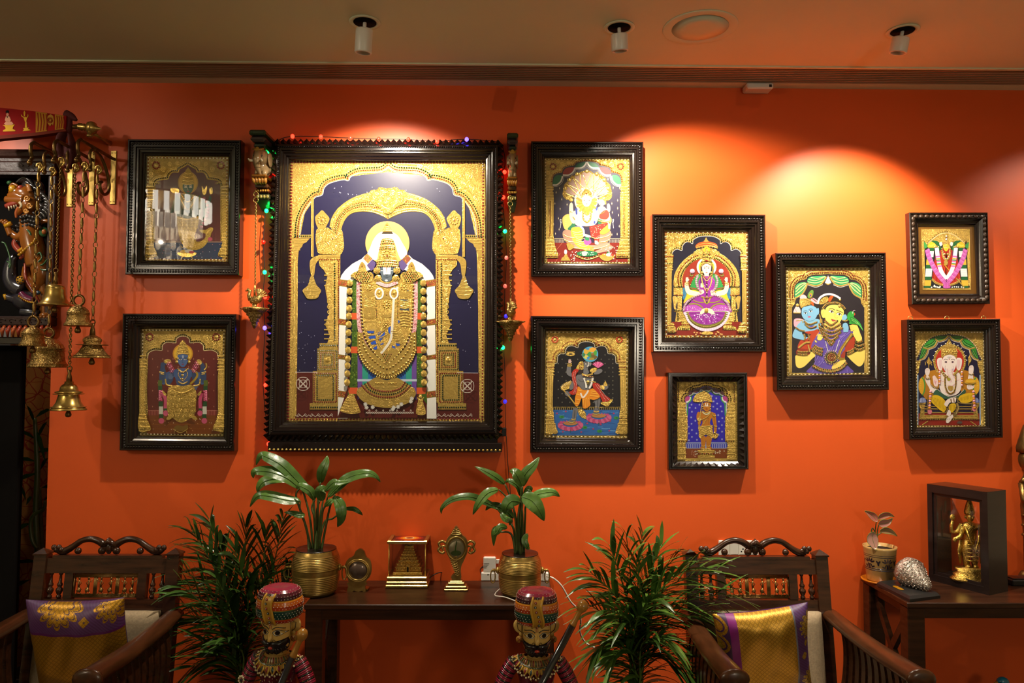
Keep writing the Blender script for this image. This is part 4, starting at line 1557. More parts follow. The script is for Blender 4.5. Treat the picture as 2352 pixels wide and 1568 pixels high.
def pic_boar():
 k=4.3556
 c4=[(322,260),(1148,268),(1135,1335),(305,1325)]
 dpt=.05
 a=Art(1180,700,k,-dpt+.033)
 base(a,c4)
 cx=728
 blk='0d0a10'
 q=scallop_opening(a,"392,1300 385,1030 388,800 392,620 400,590 430,580 436,540 440,510 470,488 510,485 520,445 545,415 590,408 640,425 650,390 690,370 728,366",
cx,blk)
 rows(a,q,cx,[(-3,3,10,['W','W']),(10,5.2,17,['K','K']),(26,5,9,['line','Gp']),(40,4.4,16,['R','R']),(54,5,9,['line','Gp'])],595)
 a.border(c4,40,50,5.2,['PL','101c10'],12)
 for x in(412,1056):
  a.flower(x,348,28,'c8402a',10)
 a.mx=cx
 for x,y,r in((495,330,28),(380,430,26),(560,340,16),(360,500,18),(470,400,18),(600,310,14),(350,310,14)):
  a.spiral(x,y,r,1.8,1.0)
 a.mx=None
 for i in range(8):
  for j in range(12):
   x,y=445+i*78+(j%2)*39*(1 if i<7 else 0),500+j*43
   if 410<x<1050 and not(560<x<880 and 560<y<960):
    a.P([(x,y-10),(x+2,y),(x,y+10),(x-2,y)],'8a8878')
    a.P([(x-8,y),(x,y-2),(x+8,y),(x,y+2)],'8a8878')
 a.Q(385,1048,1058,1305,'2a62a8')
 rnd=random.Random(2)
 for i in range(70):
  x,y=rnd.uniform(400,1000),rnd.uniform(1055,1300)
  l=rnd.uniform(30,90)
  a.L([(x,y),(x+l/2,y+rnd.uniform(-6,6)),(min(x+l,1050),y)],6,rnd.choice(('4a86c8','1d4890','63a0d6','234f9a')))
 a.Q(385,1022,1058,1048,'15110e')
 for i in range(34):
  a.T([(395+i*20,1026),(395+i*20,1047)],5,'b09a58')
 a.B("392,1024 1054,1024",14,4,['Gp'])
 for x,y in((480,1120),(710,1225),(858,1262),(1025,1130)):
  a.E(x,y,26,15,'2f8a48')
  a.E(x+4,y,12,7,'216a38')
 for x,y in((432,1085),(520,1065),(1000,1085),(965,1160),(795,1240),(675,1270),(735,1185),(490,1268),(955,1258),(870,1195)):
  for i in range(5):
   a.E(x+6*math.cos(i*1.26),y+5*math.sin(i*1.26),4,4,'b03a6a',n=6)
 for X,Y in((567,1195),(850,1120)):
  for i in range(12):
   an=pi*i/11
   x,y=X-98*math.cos(an),Y-8+44*math.sin(an)
   a.S([(x-20,y-8),(x+20,y-8),(x+16-14*math.cos(an),y+22),(x-10*math.cos(an),y+32),(x-16-14*math.cos(an),y+22)],['b0406e','c8608a'][i%2])
  for i in range(9):
   an=pi*(i+.5)/9
   x=X-92*math.cos(an)
   a.S([(x-14,Y-16),(x-8*math.cos(an)-4,Y-46+12*abs(math.cos(an))),(x+14,Y-16)],'b8487a')
  a.E(X,Y-12,72,20,'b07a48')
  a.L([(X,Y+50),(X,Y+85)],4,'2a5a3a')
 sk,sd='6b6a6e','454449'
 a.S("585,1135 590,1060 600,1030 640,1035 632,1090 618,1140",sk)
 a.S("805,1060 815,1000 800,940 860,920 865,980 850,1030 840,1065",sk)
 a.L("612,1050 605,1130",8,sd)
 a.L("842,950 835,1040",8,sd)
 a.E(585,1160,36,16,sk)
 a.E(820,1085,34,14,sk)
 a.L("575,1140 600,1150 622,1140",13,'Gp')
 a.L("548,1170 580,1180 612,1165",9,'Gp')
 a.L("798,1062 825,1072 852,1062",13,'Gp')
 a.L("790,1090 825,1098 858,1088",9,'Gp')
 a.L("500,855 560,925 640,1030",13,'Gp')
 a.S("640,1045 670,1040 715,1070 722,1110 728,1140 690,1130 655,1100",'G',.004)
 for i in range(4):
  a.L([(648+i*18,1092+i*12),(670+i*14,1062+i*14)],5,'Gp')
 a.S("470,830 490,795 530,770 575,760 590,790 560,830 520,850 490,855",'G',.003)
 for i in range(9):
  a.L([(478+i*12,826-i*7),(470+i*12,812-i*7)],3,'e8dcc0')
 a.S("620,720 660,690 720,700 790,710 800,760 770,830 740,850 680,845 650,810 625,770",sk)
 a.S("555,830 575,780 620,720 640,760 600,830 570,850",sk)
 a.S("530,640 535,615 570,615 575,680 610,700 590,720 545,705 528,680",sk)
 a.S("510,880 530,860 570,890 550,915 520,905",sk)
 a.L("645,740 670,765 700,765",5,sd)
 a.L("650,800 680,835",5,sd)
 a.S("800,800 850,790 870,820 840,840 805,830",sk)
 a.hand(560,580,22,'c8a8a0')
 a.E(568,492,44,20,'Gp',0,.003)
 a.E(568,492,20,7,blk)
 for i in range(9):
  a.L([(530+i*10,474),(532+i*9,464)],4,'Gp')
 a.L("536,590 560,596 580,588",12,'Gp')
 a.L("536,608 560,614 582,606",12,'Gp')
 a.S("890,845 870,815 880,800 905,800 940,808 942,830 915,850",sk)
 a.S("895,800 905,775 915,760 925,775 938,800 925,812 905,812",'G',.004)
 a.S("860,805 900,810 905,845 870,840",'Gp')
 a.S("690,580 720,565 760,570 778,580 775,600 745,625 735,650 700,650 690,620",sk)
 a.S("700,640 735,640 750,680 700,700",sk)
 a.S("620,640 640,600 660,570 690,568 700,600 695,640 660,660 635,655",'G',.005)
 for x,y in((655,600),(675,590),(660,630),(680,625)):
  a.D(x,y,6,'R')
 a.S("635,650 670,645 690,665 670,690 645,690",'2a1d1c')
 a.E(722,590,8,6,'e8e0d0')
 a.E(724,590,4,5,'14100f',n=8)
 a.L("705,582 722,576 738,584",3,'1a1618')
 a.L("748,565 748,612",5,'e6e2da')
 a.L("762,575 764,612",4,'e6e2da')
 a.L("720,628 745,622 765,606",3,'1a1618')
 a.L("735,618 742,602",5,'f0ead8')
 a.S("800,690 830,650 860,640 885,650 880,672 845,692",sk)
 a.S("760,660 790,630 830,630 830,650 795,680",'G',.003)
 for i in range(7):
  an=pi*(i-3)/8
  a.S([(842,632),(842+46*math.sin(an)-10,610-34*math.cos(an)),(842+52*math.sin(an),600-34*math.cos(an)),(842+46*math.sin(an)+10,612-30*math.cos(an))],
['c8508a','dd77a8'][i%2])
 a.S("580,690 600,650 630,640 648,655 620,700 625,760 640,830 630,880 600,898 570,892 555,870 590,850 600,800 585,750",'b02a1c')
 a.S("790,785 830,780 860,800 870,850 900,890 940,920 965,945 930,975 895,980 870,930 830,870 795,830",'b02a1c')
 for pts in("600,680 590,740 612,820 600,880","620,670 608,730 628,800 615,880","820,800 860,860 920,960","840,795 880,860 945,945"):
  q=cr(pp(pts),False,6)
  a.B(q,14,3,['W'],sm=False)
 a.S("880,970 940,965 970,940 990,950 965,985 940,1015 900,1005 870,985",'G',.003)
 a.S("645,815 690,850 750,850 790,835 830,870 860,910 850,930 800,950 760,945 765,1000 720,1035 690,1020 680,930 650,1000 615,1005 612,930 630,870",'e08a1c')
 for pts in("640,850 680,860","628,890 670,905","620,940 660,950","615,985 650,985","700,940 695,1010","725,930 720,1025","745,930 745,1010","770,880 840,890",
"760,905 850,915","775,860 820,870"):
  a.L(pts,7,'f3b544')
  a.L([(x+2,y+9) for x,y in pp(pts)],3,'a8560e')
 a.L("700,730 720,780 725,830",18,'e4e0da')
 a.L("790,730 775,790 755,835",18,'e4e0da')
 a.L("668,880 690,925 725,890 745,855",16,'e4e0da')
 a.B("690,705 735,715 790,720",13,6,['Gp','R'])
 a.B("715,740 742,800 775,745",13,5,['Gp','N'])
 a.L("680,690 730,705 790,690",16,'Gp')
 a.D(742,770,14,'Gp')
 a.L("780,765 820,775",12,'Gp')
 a.E(764,494,80,77,'4a9ec2',n=26)
 for x,y,rx,ry,c_ in((730,470,38,30,'c9a03a'),(790,450,40,22,'d8a03a'),(760,500,30,26,'3a8a4a'),(800,520,30,26,'6a5a2e'),(720,520,26,20,'c8c05a'),(770,
540,34,16,'9a8a3a'),(740,440,18,12,'3a86b8'),(815,480,18,22,'4a9a3a'),(700,500,14,18,'3a7a4a'),(745,530,16,12,'3a86c2'),(790,490,16,12,'8a6a2e')):
  a.S([(x+rx*math.cos(t)*(1+.25*math.sin(3*t+x)),y+ry*math.sin(t)*(1+.25*math.cos(2*t+y))) for t in(i*pi/4 for i in range(8))],c_)
 a.mx=cx
 a.P("330,560 412,560 400,640 395,700 388,1020 400,1090 330,1090",'G',.002)
 for y in(560,585,612,640,668,700):
  a.T([(330,y),(408,y)],10,'Gp')
 a.B("335,572 405,572",14,4.5,['R'])
 a.B("335,625 400,625",14,4.5,['R'])
 for x in(345,365,383):
  a.T([(x,705),(x,1060)],12,'Gp')
 a.P("325,1090 400,1090 400,1150 440,1270 425,1290 318,1285",'G',.003)
 a.T("326,1110 402,1110",12,'Gp')
 a.B("330,1130 400,1130",14,4.5,['R','N'])
 a.T("326,1150 405,1150",10,'Gp')
 for i in range(5):
  a.T([(330+i*20,1195),(350+i*22,1280)],5,'Gp')
  a.T([(345+i*18,1195),(325+i*20,1280)],5,'Gp')
 a.T("322,1190 420,1190",9,'Gp')
 a.mx=None
 o=crop4(1180,700,k,(172,110),(1307,122),(1300,1478),(165,1478))
 r,o4,i4,g=picture('dark-framed picture of a grey boar-headed figure lifting a globe above blue water',o,crop4(1180,700,k,*c4),dpt,a)
 g.build('glass_pane','pane',r)
pic_lion()
pic_boar()
def pic_goddess():
 k=4.48
 c4=[(210,228),(1065,232),(1075,1322),(215,1322)]
 dpt=.05
 a=Art(1480,480,k,-dpt+.033)
 base(a,c4)
 cx=640
 q=scallop_opening(a,"275,1300 272,1160 268,700 285,620 285,470 300,430 340,410 385,425 392,380 420,345 460,335 495,355 500,320 540,292 590,278 640,276",
cx,'1c1a2b')
 rows(a,q,cx,[(-2,3.5,9,['line','c8d0d8']),(14,5.5,21,['N','N']),(30,5,9,['line','Gp']),(42,5,9,['line','Gp'])],470)
 a.border(c4,37,47,6,['R','PL'],12)
 a.mx=cx
 for x,y,r in((290,300,26),(350,290,24),(420,280,20),(270,360,20),(480,270,14),(310,370,18),(265,430,14),(390,320,14)):
  a.spiral(x,y,r,1.8,1.0)
 a.P("285,1160 1000,1160 1000,1300 285,1300" if False else "285,1160 640,1160 640,1300 230,1300 235,1270",'7c1f14')
 a.S("310,800 300,740 315,660 350,590 400,530 460,480 520,445 560,415 640,400 640,520 560,520 500,545 450,590 410,650 395,720 395,800",'G',.004)
 a.mx=None
 red='8e2a18'
 a.S("395,800 392,720 410,650 450,590 510,540 580,515 700,515 770,540 830,590 870,650 885,720 880,800 860,900 420,900",red)
 a.mx=cx
 a.B("355,790 345,700 375,620 430,550 500,495 545,478",21,6.5,['R'],sq=True)
 a.B("380,790 372,710 400,635 450,575 515,522 560,505",19,6,['N'],sq=True)
 a.L("366,800 358,705 388,625 440,562 508,508 555,490",7,'Gp')
 for i in range(10):
  t=i/9
  x,y=322+200*t**1.3,770-320*t**.8
  a.spiral(x+4,y,17,1.5,i)
 a.spiral(560,440,30,1.8,2)
 a.P("300,800 400,800 400,890 385,900 385,1030 400,1060 400,1160 315,1160 330,1060 300,1050 340,1030 340,890 300,880",'G',.003)
 a.B("310,802 395,802",17,6,['N'],sq=True)
 a.B("310,885 395,885",17,5.5,['R'],sq=True)
 a.B("315,1045 400,1045",17,6,['N'],sq=True)
 a.B("345,1070 345,1140",17,6,['N'],sq=True)
 a.S("290,905 320,895 340,920 335,960 320,1000 330,1030 305,1025 300,970",'Gp',.004)
 a.spiral(345,845,22,1.8,0)
 a.spiral(320,990,15,1.4,1)
 a.P("395,1060 440,1060 440,1160 470,1160 470,1245 335,1245 340,1215 380,1200 385,1100",'G',.003)
 for y in(1085,1110,1150,1180,1200):
  a.T([(380,y),(460,y)],8,'Gp')
 a.B("350,1232 470,1232",19,6,['N'],sq=True)
 a.B("380,1190 460,1190",19,5.5,['R'],sq=True)
 a.Q(395,810,440,930,'2a6a94')
 for i in range(4):
  a.T([(398+i*12,812),(398+i*12,928)],3,'6ab0d0')
 for i in range(8):
  a.T([(396,820+i*14),(438,820+i*14)],3,'14456a')
 a.mx=None
 a.S("525,385 540,360 580,340 640,332 700,342 740,360 752,385 740,398 640,385 540,400",'c0501e')
 a.L("525,388 580,362 640,354 700,362 752,388",7,'Gp')
 a.L("530,400 580,385 640,378 700,385 748,402",12,'Gp')
 a.S("610,335 620,318 635,292 648,318 660,335",'Gp',.003)
 for i in range(9):
  a.P([(535+i*26,395-12*math.sin(pi*i/8)),(547+i*26,395-12*math.sin(pi*i/8)),(541+i*26,412-12*math.sin(pi*i/8))],'Gp')
 a.S("605,420 620,395 638,385 658,395 672,420 660,445 618,445",'f2c028')
 a.S("625,425 638,400 650,425 638,440",'8a3a1a')
 a.E(638,598,102,98,'f2ead2')
 a.E(638,598,82,78,'f0c83a')
 sk='f2dcc0'
 a.mx=cx
 a.S("465,800 490,740 520,690 560,665 600,660 640,665 640,840 480,820",'2f8a44')
 a.B("470,790 492,735 525,690 565,668",13,4.5,['R','Gp'])
 a.L("465,808 530,822 560,830",8,'a8201c')
 a.S("430,890 440,850 480,830 540,840 580,860 560,890 500,900 450,930 400,970",'e9b92c')
 a.L("440,880 500,852 560,868",4,'b8860f')
 a.S("415,760 440,745 452,780 470,830 540,850 570,870 540,890 470,885 430,860 415,810",sk)
 a.hand(438,742,24,sk)
 a.L("418,755 436,764 456,752",13,'Gp')
 a.L("414,772 436,782 458,772",10,'Gp')
 a.L("465,690 475,665 490,650",4,'3a8a3a')
 a.D(492,640,24,'e6b8d2')
 for i in range(8):
  a.E(492+18*math.cos(i*.785),640+17*math.sin(i*.785),9,9,'dca0c4',n=8)
 a.E(492,640,9,9,'f6e2ee')
 a.L("470,680 485,690 500,676",7,'6a8a3a')
 a.mx=None
 pu,pl_,pd='8a2a92','a94ab0','5f1a68'
 a.S("590,690 640,680 690,690 725,740 720,800 700,900 580,900 560,800 555,740",pu)
 a.S("575,700 610,690 620,760 600,800 570,790",pd)
 for i in range(6):
  a.L([(690-i*14,700+i*18),(720-i*8,740+i*22)],5,pl_)
 a.L("600,690 640,740 680,690",7,'d8b44a')
 a.hand(592,805,26,sk)
 a.S("565,840 600,830 612,860 580,880 550,870",sk)
 a.hand(700,870,26,sk,up=False)
 a.S("680,840 720,845 730,870 690,880",sk)
 a.L("560,838 580,868",10,'Gp')
 a.L("715,840 735,862",10,'Gp')
 a.S("470,960 520,910 580,890 700,890 770,910 820,960 870,1000 900,1050 860,1060 640,1065 430,1060 400,1050 430,1000",pu)
 a.S("420,1010 470,985 540,990 600,1030 610,1055 500,1058 425,1040",pl_)
 a.S("860,1010 810,985 745,990 690,1030 740,1055 800,1055 868,1045",pl_)
 a.S("415,1055 640,1050 865,1050 868,1100 840,1160 790,1210 720,1245 640,1258 560,1245 490,1205 440,1150 418,1100",'e4bcd4')
 a.S("435,1058 640,1055 845,1055 848,1100 820,1150 770,1195 705,1220 640,1228 575,1220 510,1190 460,1145 440,1100",'6d6a2c')
 a.S("462,1060 640,1058 818,1058 818,1095 790,1140 740,1170 690,1185 640,1190 590,1185 540,1168 495,1138 468,1098",pu)
 for i in range(17):
  an=pi*(i+.5)/17
  a.L([(640-70*math.cos(an),1070+30*math.sin(an)),(640-172*math.cos(an),1065+116*math.sin(an))],4,pl_ if i%2 else pd)
 for i in range(26):
  an=pi*(i+.5)/26
  a.L([(640-200*math.cos(an),1062+172*math.sin(an)),(640-222*math.cos(an),1062+192*math.sin(an))],5,'f6e4ee')
 for i in range(40):
  an=pi*(i+.5)/40
  a.D(640-190*math.cos(an),1062+150*math.sin(an),5,'b8a04a')
 a.scatter("500,1075 780,1075 740,1160 640,1180 540,1160",46,4.5,'f2e2f2',4)
 a.scatter("440,1000 580,1010 600,1045 440,1045",26,4,'d8a8dc',5)
 a.scatter("700,1000 850,1000 860,1040 700,1045",26,4,'d8a8dc',6)
 a.mx=cx
 a.L("455,980 520,975 580,1000 610,1040",13,'8a8434')
 a.L("500,940 560,960 630,958",10,'8a8434')
 a.S("570,1070 590,1035 625,1020 635,1040 610,1070 580,1085",sk)
 a.mx=None
 a.S("640,1040 690,1030 720,1070 715,1085 680,1075 640,1060",sk)
 a.D(635,1045,22,'Gp',ry=30)
 a.mx=cx
 for i,(x,y) in enumerate(cr(pp("545,690 532,740 545,800 580,850"),False,3)):
  a.flower(x,y,11,'e6a6c6',6,'f6dcea')
 for x,y in cr(pp("560,880 510,905 455,940 420,980 402,1040"),False,3):
  a.flower(x,y,12,'e6a6c6',6,'f6dcea')
 a.L("585,690 600,780 640,850",9,'c9b64e')
 a.L("600,900 620,950 640,975",14,'a89a3c')
 a.B("595,680 640,720",10,4.5,['c8402a','Gp'])
 a.mx=None
 a.B("640,740 640,960",20,8,['Gp','R','Gp','N'])
 a.L("580,905 640,915 700,905",12,'Gp')
 a.B("585,905 640,915 695,905",14,4.5,['R','N'])
 a.S("570,660 572,600 590,560 640,545 690,560 706,600 708,660 690,680 590,680",'1d1714')
 a.P("615,655 662,655 662,690 615,690",'e9cfb0')
 a.face(638,620,92,118,'f6e3ca','1d1512')
 a.E(638,592,5,7,'a8201c',n=8)
 a.mx=638
 a.D(592,655,14,'Gp')
 a.D(590,680,10,'Gp')
 a.L("575,600 576,650 584,690",9,'Gp')
 a.mx=None
 a.P("575,600 590,560 590,515 605,500 610,450 625,425 638,405 651,425 668,450 672,500 688,515 688,560 702,600 690,590 638,555 588,590",'G',.005)
 for y,w_ in((470,30),(500,40),(545,52)):
  a.B([(638-w_,y),(638,y-6),(638+w_,y)],17,6,['N','R','N'])
 a.L("580,600 600,568 638,556 678,568 697,600",10,'Gp')
 a.B("582,596 602,568 638,558 676,568 694,596",13,4,['R','N'])
 a.D(638,535,12,'R')
 a.S("585,1285 600,1265 640,1258 690,1265 705,1285 640,1292",'Gp',.003)
 for x,y in((512,1268),(540,1272),(528,1290),(575,1275),(760,1268),(735,1285),(780,1285),(750,1262),(795,1288)):
  a.E(x,y,10,6,'d9b06a',n=8)
 a.mx=cx
 a.P("235,470 298,470 290,560 280,620 275,1170 300,1175 330,1250 320,1272 232,1272",'G',.002)
 for y in(480,510,540,575,600,625):
  a.T([(232,y),(292,y)],10,'Gp')
 a.B("238,490 296,490",16,5,['R'],sq=True)
 a.B("238,565 290,565",16,5,['N'],sq=True)
 for x in(243,258,270):
  a.T([(x,640),(x,1160)],11,'Gp')
 a.B("240,1195 305,1195",16,5,['R'],sq=True)
 a.B("240,1262 322,1262",16,5.5,['N','R'],sq=True)
 for y,w_ in((1175,55),(1212,75),(1240,88)):
  a.T([(236,y),(236+w_,y)],9,'Gp')
 a.mx=None
 o=crop4(1480,480,k,(82,52),(1245,58),(1257,1472),(90,1468))
 r,o4,i4,g=picture('dark-framed picture of a goddess in a purple sari seated on a golden throne',o,crop4(1480,480,k,*c4),dpt,a)
 g.build('glass_pane','pane',r)
def pic_dwarf():
 k=5.808
 c4=[(255,268),(1058,268),(1062,1330),(262,1330)]
 dpt=.036
 a=Art(1510,830,k,-dpt+.028)
 base(a,c4,'G')
 cx=652
 q=scallop_opening(a,"378,1290 375,1150 400,1060 400,740 375,720 372,560 368,500 380,470 415,455 420,415 450,390 470,400 478,375 530,362 570,358 600,338 652,330",
cx,'2a1fae')
 rows(a,q,cx,[(10,7,24,['K','K']),(26,6,9,['line','Gp']),(44,7,28,['2a1218','K']),(60,6,9,['line','Gp'])],545)
 a.mx=cx
 a.B("280,300 280,560",26,7,['K','5a1a1c'],sq=True)
 a.B("280,570 280,1300",27,6,['K','Gp'],sq=True)
 for x,y,r in((330,320,30),(400,300,26),(320,400,26),(470,295,20),(330,470,22),(540,290,16)):
  a.spiral(x,y,r,1.8,1.0)
 a.S("372,535 370,490 395,460 430,470 440,500 410,530",'a83a7e')
 a.L("385,540 420,530 440,500 445,470",22,'d8d8d8')
 a.S("415,440 430,400 470,395 470,430 440,455",'43202a')
 a.S("470,410 480,375 540,365 575,365 560,395 520,415",'43202a')
 a.S("575,370 620,340 652,335 652,380 610,385",'43202a')
 a.L("425,455 470,440 475,420 530,425 565,400 580,375 620,395 652,385",14,'9aa49a')
 a.L("440,470 480,445 535,440 590,400 620,410 652,400",16,'214a34')
 a.L("380,545 385,620 382,720",14,'d9dbe2')
 a.L("455,470 445,520 408,560 402,620 400,720",16,'3a8f4a')
 a.mx=None
 for x,y in((455,575),(508,620),(430,615),(460,670),(450,745),(505,790),(455,830),(415,870),(460,912),(520,958),(420,958),(460,1005),(420,1050),(527,1045),
(785,490),(750,530),(797,560),(845,598),(745,602),(797,632),(860,665),(810,715),(866,755),(820,800),(860,848),(900,800),(822,892),(862,935),(905,895),
(815,980),(862,1035),(560,575),(725,460)):
  for an in range(3):
   t=an*pi/3
   a.T([(x-14*math.cos(t),y-14*math.sin(t)),(x+14*math.cos(t),y+14*math.sin(t))],4,'a8aee0')
 a.Q(372,1072,940,1160,'3a3fae')
 for i in range(20):
  a.T([(385+i*29,1100),(385+i*29,1150)],12,'8f9ad0')
 a.T("372,1080 940,1080",10,'97a2c8')
 a.T("372,1095 940,1095",6,'97a2c8')
 a.T("372,1155 940,1155",8,'97a2c8')
 a.Q(372,1160,945,1290,'7a3a12')
 a.scatter("430,1190 540,1190 540,1270 430,1270",14,8,['c8bfa8','a8705a'],3)
 a.scatter("770,1190 920,1180 860,1230 770,1250",10,8,['c8bfa8'],4)
 sk,sd='b5701c','7e470e'
 a.S("575,1000 640,1000 640,1110 625,1150 590,1140 580,1060",sk)
 a.S("650,1000 725,990 715,1080 700,1150 655,1145 650,1080",sk)
 a.E(605,1145,34,16,sk)
 a.E(690,1150,34,16,sk)
 a.L("590,1125 612,1134 636,1122",12,'Gp')
 a.L("655,1125 680,1134 704,1122",12,'Gp')
 a.S("570,690 600,660 640,670 690,665 745,680 770,720 720,760 700,820 715,870 590,870 600,810 590,760 545,740",sk)
 a.S("525,700 545,670 580,690 590,760 580,800 545,800 522,760",sk)
 a.S("740,700 770,690 782,760 790,870 785,940 755,950 750,860 730,770",sk)
 a.S("755,880 790,890 780,950 760,940",sk)
 a.S("540,800 580,790 570,840 545,850",sk)
 a.L("600,760 640,750 690,765",4,sd)
 a.L("690,740 680,790 690,840",4,sd)
 a.L("755,740 765,860",4,sd)
 a.S("545,870 610,860 660,868 735,855 735,900 740,970 700,985 650,975 600,990 555,985 550,930",'Gf',.005)
 for i in range(5):
  a.L([(555,885+i*22),(595,900+i*22),(640,880+i*22)],13,'Gp')
  a.L([(735,880+i*22),(695,900+i*22),(650,880+i*22)],13,'Gp')
 a.L("545,860 620,868 735,852",14,'Gp')
 a.S("548,985 575,975 600,1000 570,1020",'Gp')
 a.S("700,980 740,970 735,1015 715,1020",'Gp')
 a.L("700,690 660,740 590,778",10,'Gp')
 a.L("655,770 620,820 615,850",8,'Gp')
 a.L("598,670 650,705 705,670",16,'d9cfa8')
 a.L("600,655 650,688 712,655",12,'Gp')
 a.L("725,690 750,730 780,715",14,'Gp')
 a.L("755,862 795,866",16,'Gp')
 a.S("605,600 610,560 640,540 680,540 710,560 712,610 695,645 655,668 620,645",sk)
 a.mx=655
 a.E(632,592,15,8,'e8d8b8')
 a.E(632,592,6,7,'14100f',n=8)
 a.L("614,584 632,575 648,584",5,'2a180c')
 a.mx=None
 a.L("652,595 645,620 660,622",4,sd)
 a.S("640,632 655,628 672,632 655,640",'8a2a1c')
 a.L("642,555 646,585 656,595 666,585 670,555",9,'f2eee6')
 a.T("656,560 656,588",6,'c8201c')
 a.mx=655
 a.D(604,605,9,'Gp')
 a.D(604,635,10,'Gp')
 a.mx=None
 a.L("600,540 580,640 560,780 550,840",12,'Gp')
 a.S("470,520 490,470 530,430 590,405 620,400 670,415 710,455 728,510 725,540 640,520 560,535 500,540",'Gf',.006)
 for pts in("490,495 580,460 720,500","478,520 580,490 726,530","520,450 600,425 690,450"):
  a.L(pts,10,'Gp')
 a.B("485,528 560,540 640,528 725,540",17,7,['Gp'])
 a.D(620,402,12,'Gp')
 a.S("530,760 560,745 585,765 570,790 540,790",'Gp')
 a.S("735,1000 745,960 770,950 800,965 805,1000 780,1025 750,1022",'Gf',.005)
 a.D(760,950,14,'Gp')
 a.L("795,985 815,965",9,'Gp')
 a.P("530,1180 575,1180 590,1155 700,1155 720,1180 768,1180 760,1200 745,1215 745,1245 765,1260 765,1285 535,1285 535,1260 555,1245 555,1215 540,1200",
'Gf',.005)
 a.B("565,1230 740,1230",27,9,['7a1c1e','3a1a1c'],sq=True)
 for y in(1190,1210,1252,1275):
  a.L([(540,y),(650,y+3),(760,y)],10,'Gp')
 a.mx=cx
 a.P("265,545 378,545 368,620 400,735 400,1045 372,1090 378,1300 262,1300",'G',.003)
 for y in(560,600,640,690,735,1045,1150,1230):
  a.T([(268,y),(385,y)],14,'Gp')
 for x,y,r in((330,800,34),(340,880,34),(330,960,34),(330,1190,26),(330,1100,20),(360,1015,18)):
  a.spiral(x,y,r,1.8,2)
 a.B("290,1062 380,1062",26,7,['K','5a1a1c'],sq=True)
 a.mx=None
 a.T("262,1300 1058,1300",14,'Gp')
 o=crop4(1510,830,k,(140,148),(1198,148),(1217,1440),(148,1445))
 r,o4,i4,g=picture('small picture of an ochre figure with a gold parasol on bright blue',o,crop4(1510,830,k,*c4),dpt,a,'tooth')
 g.build('glass_pane','pane',r)
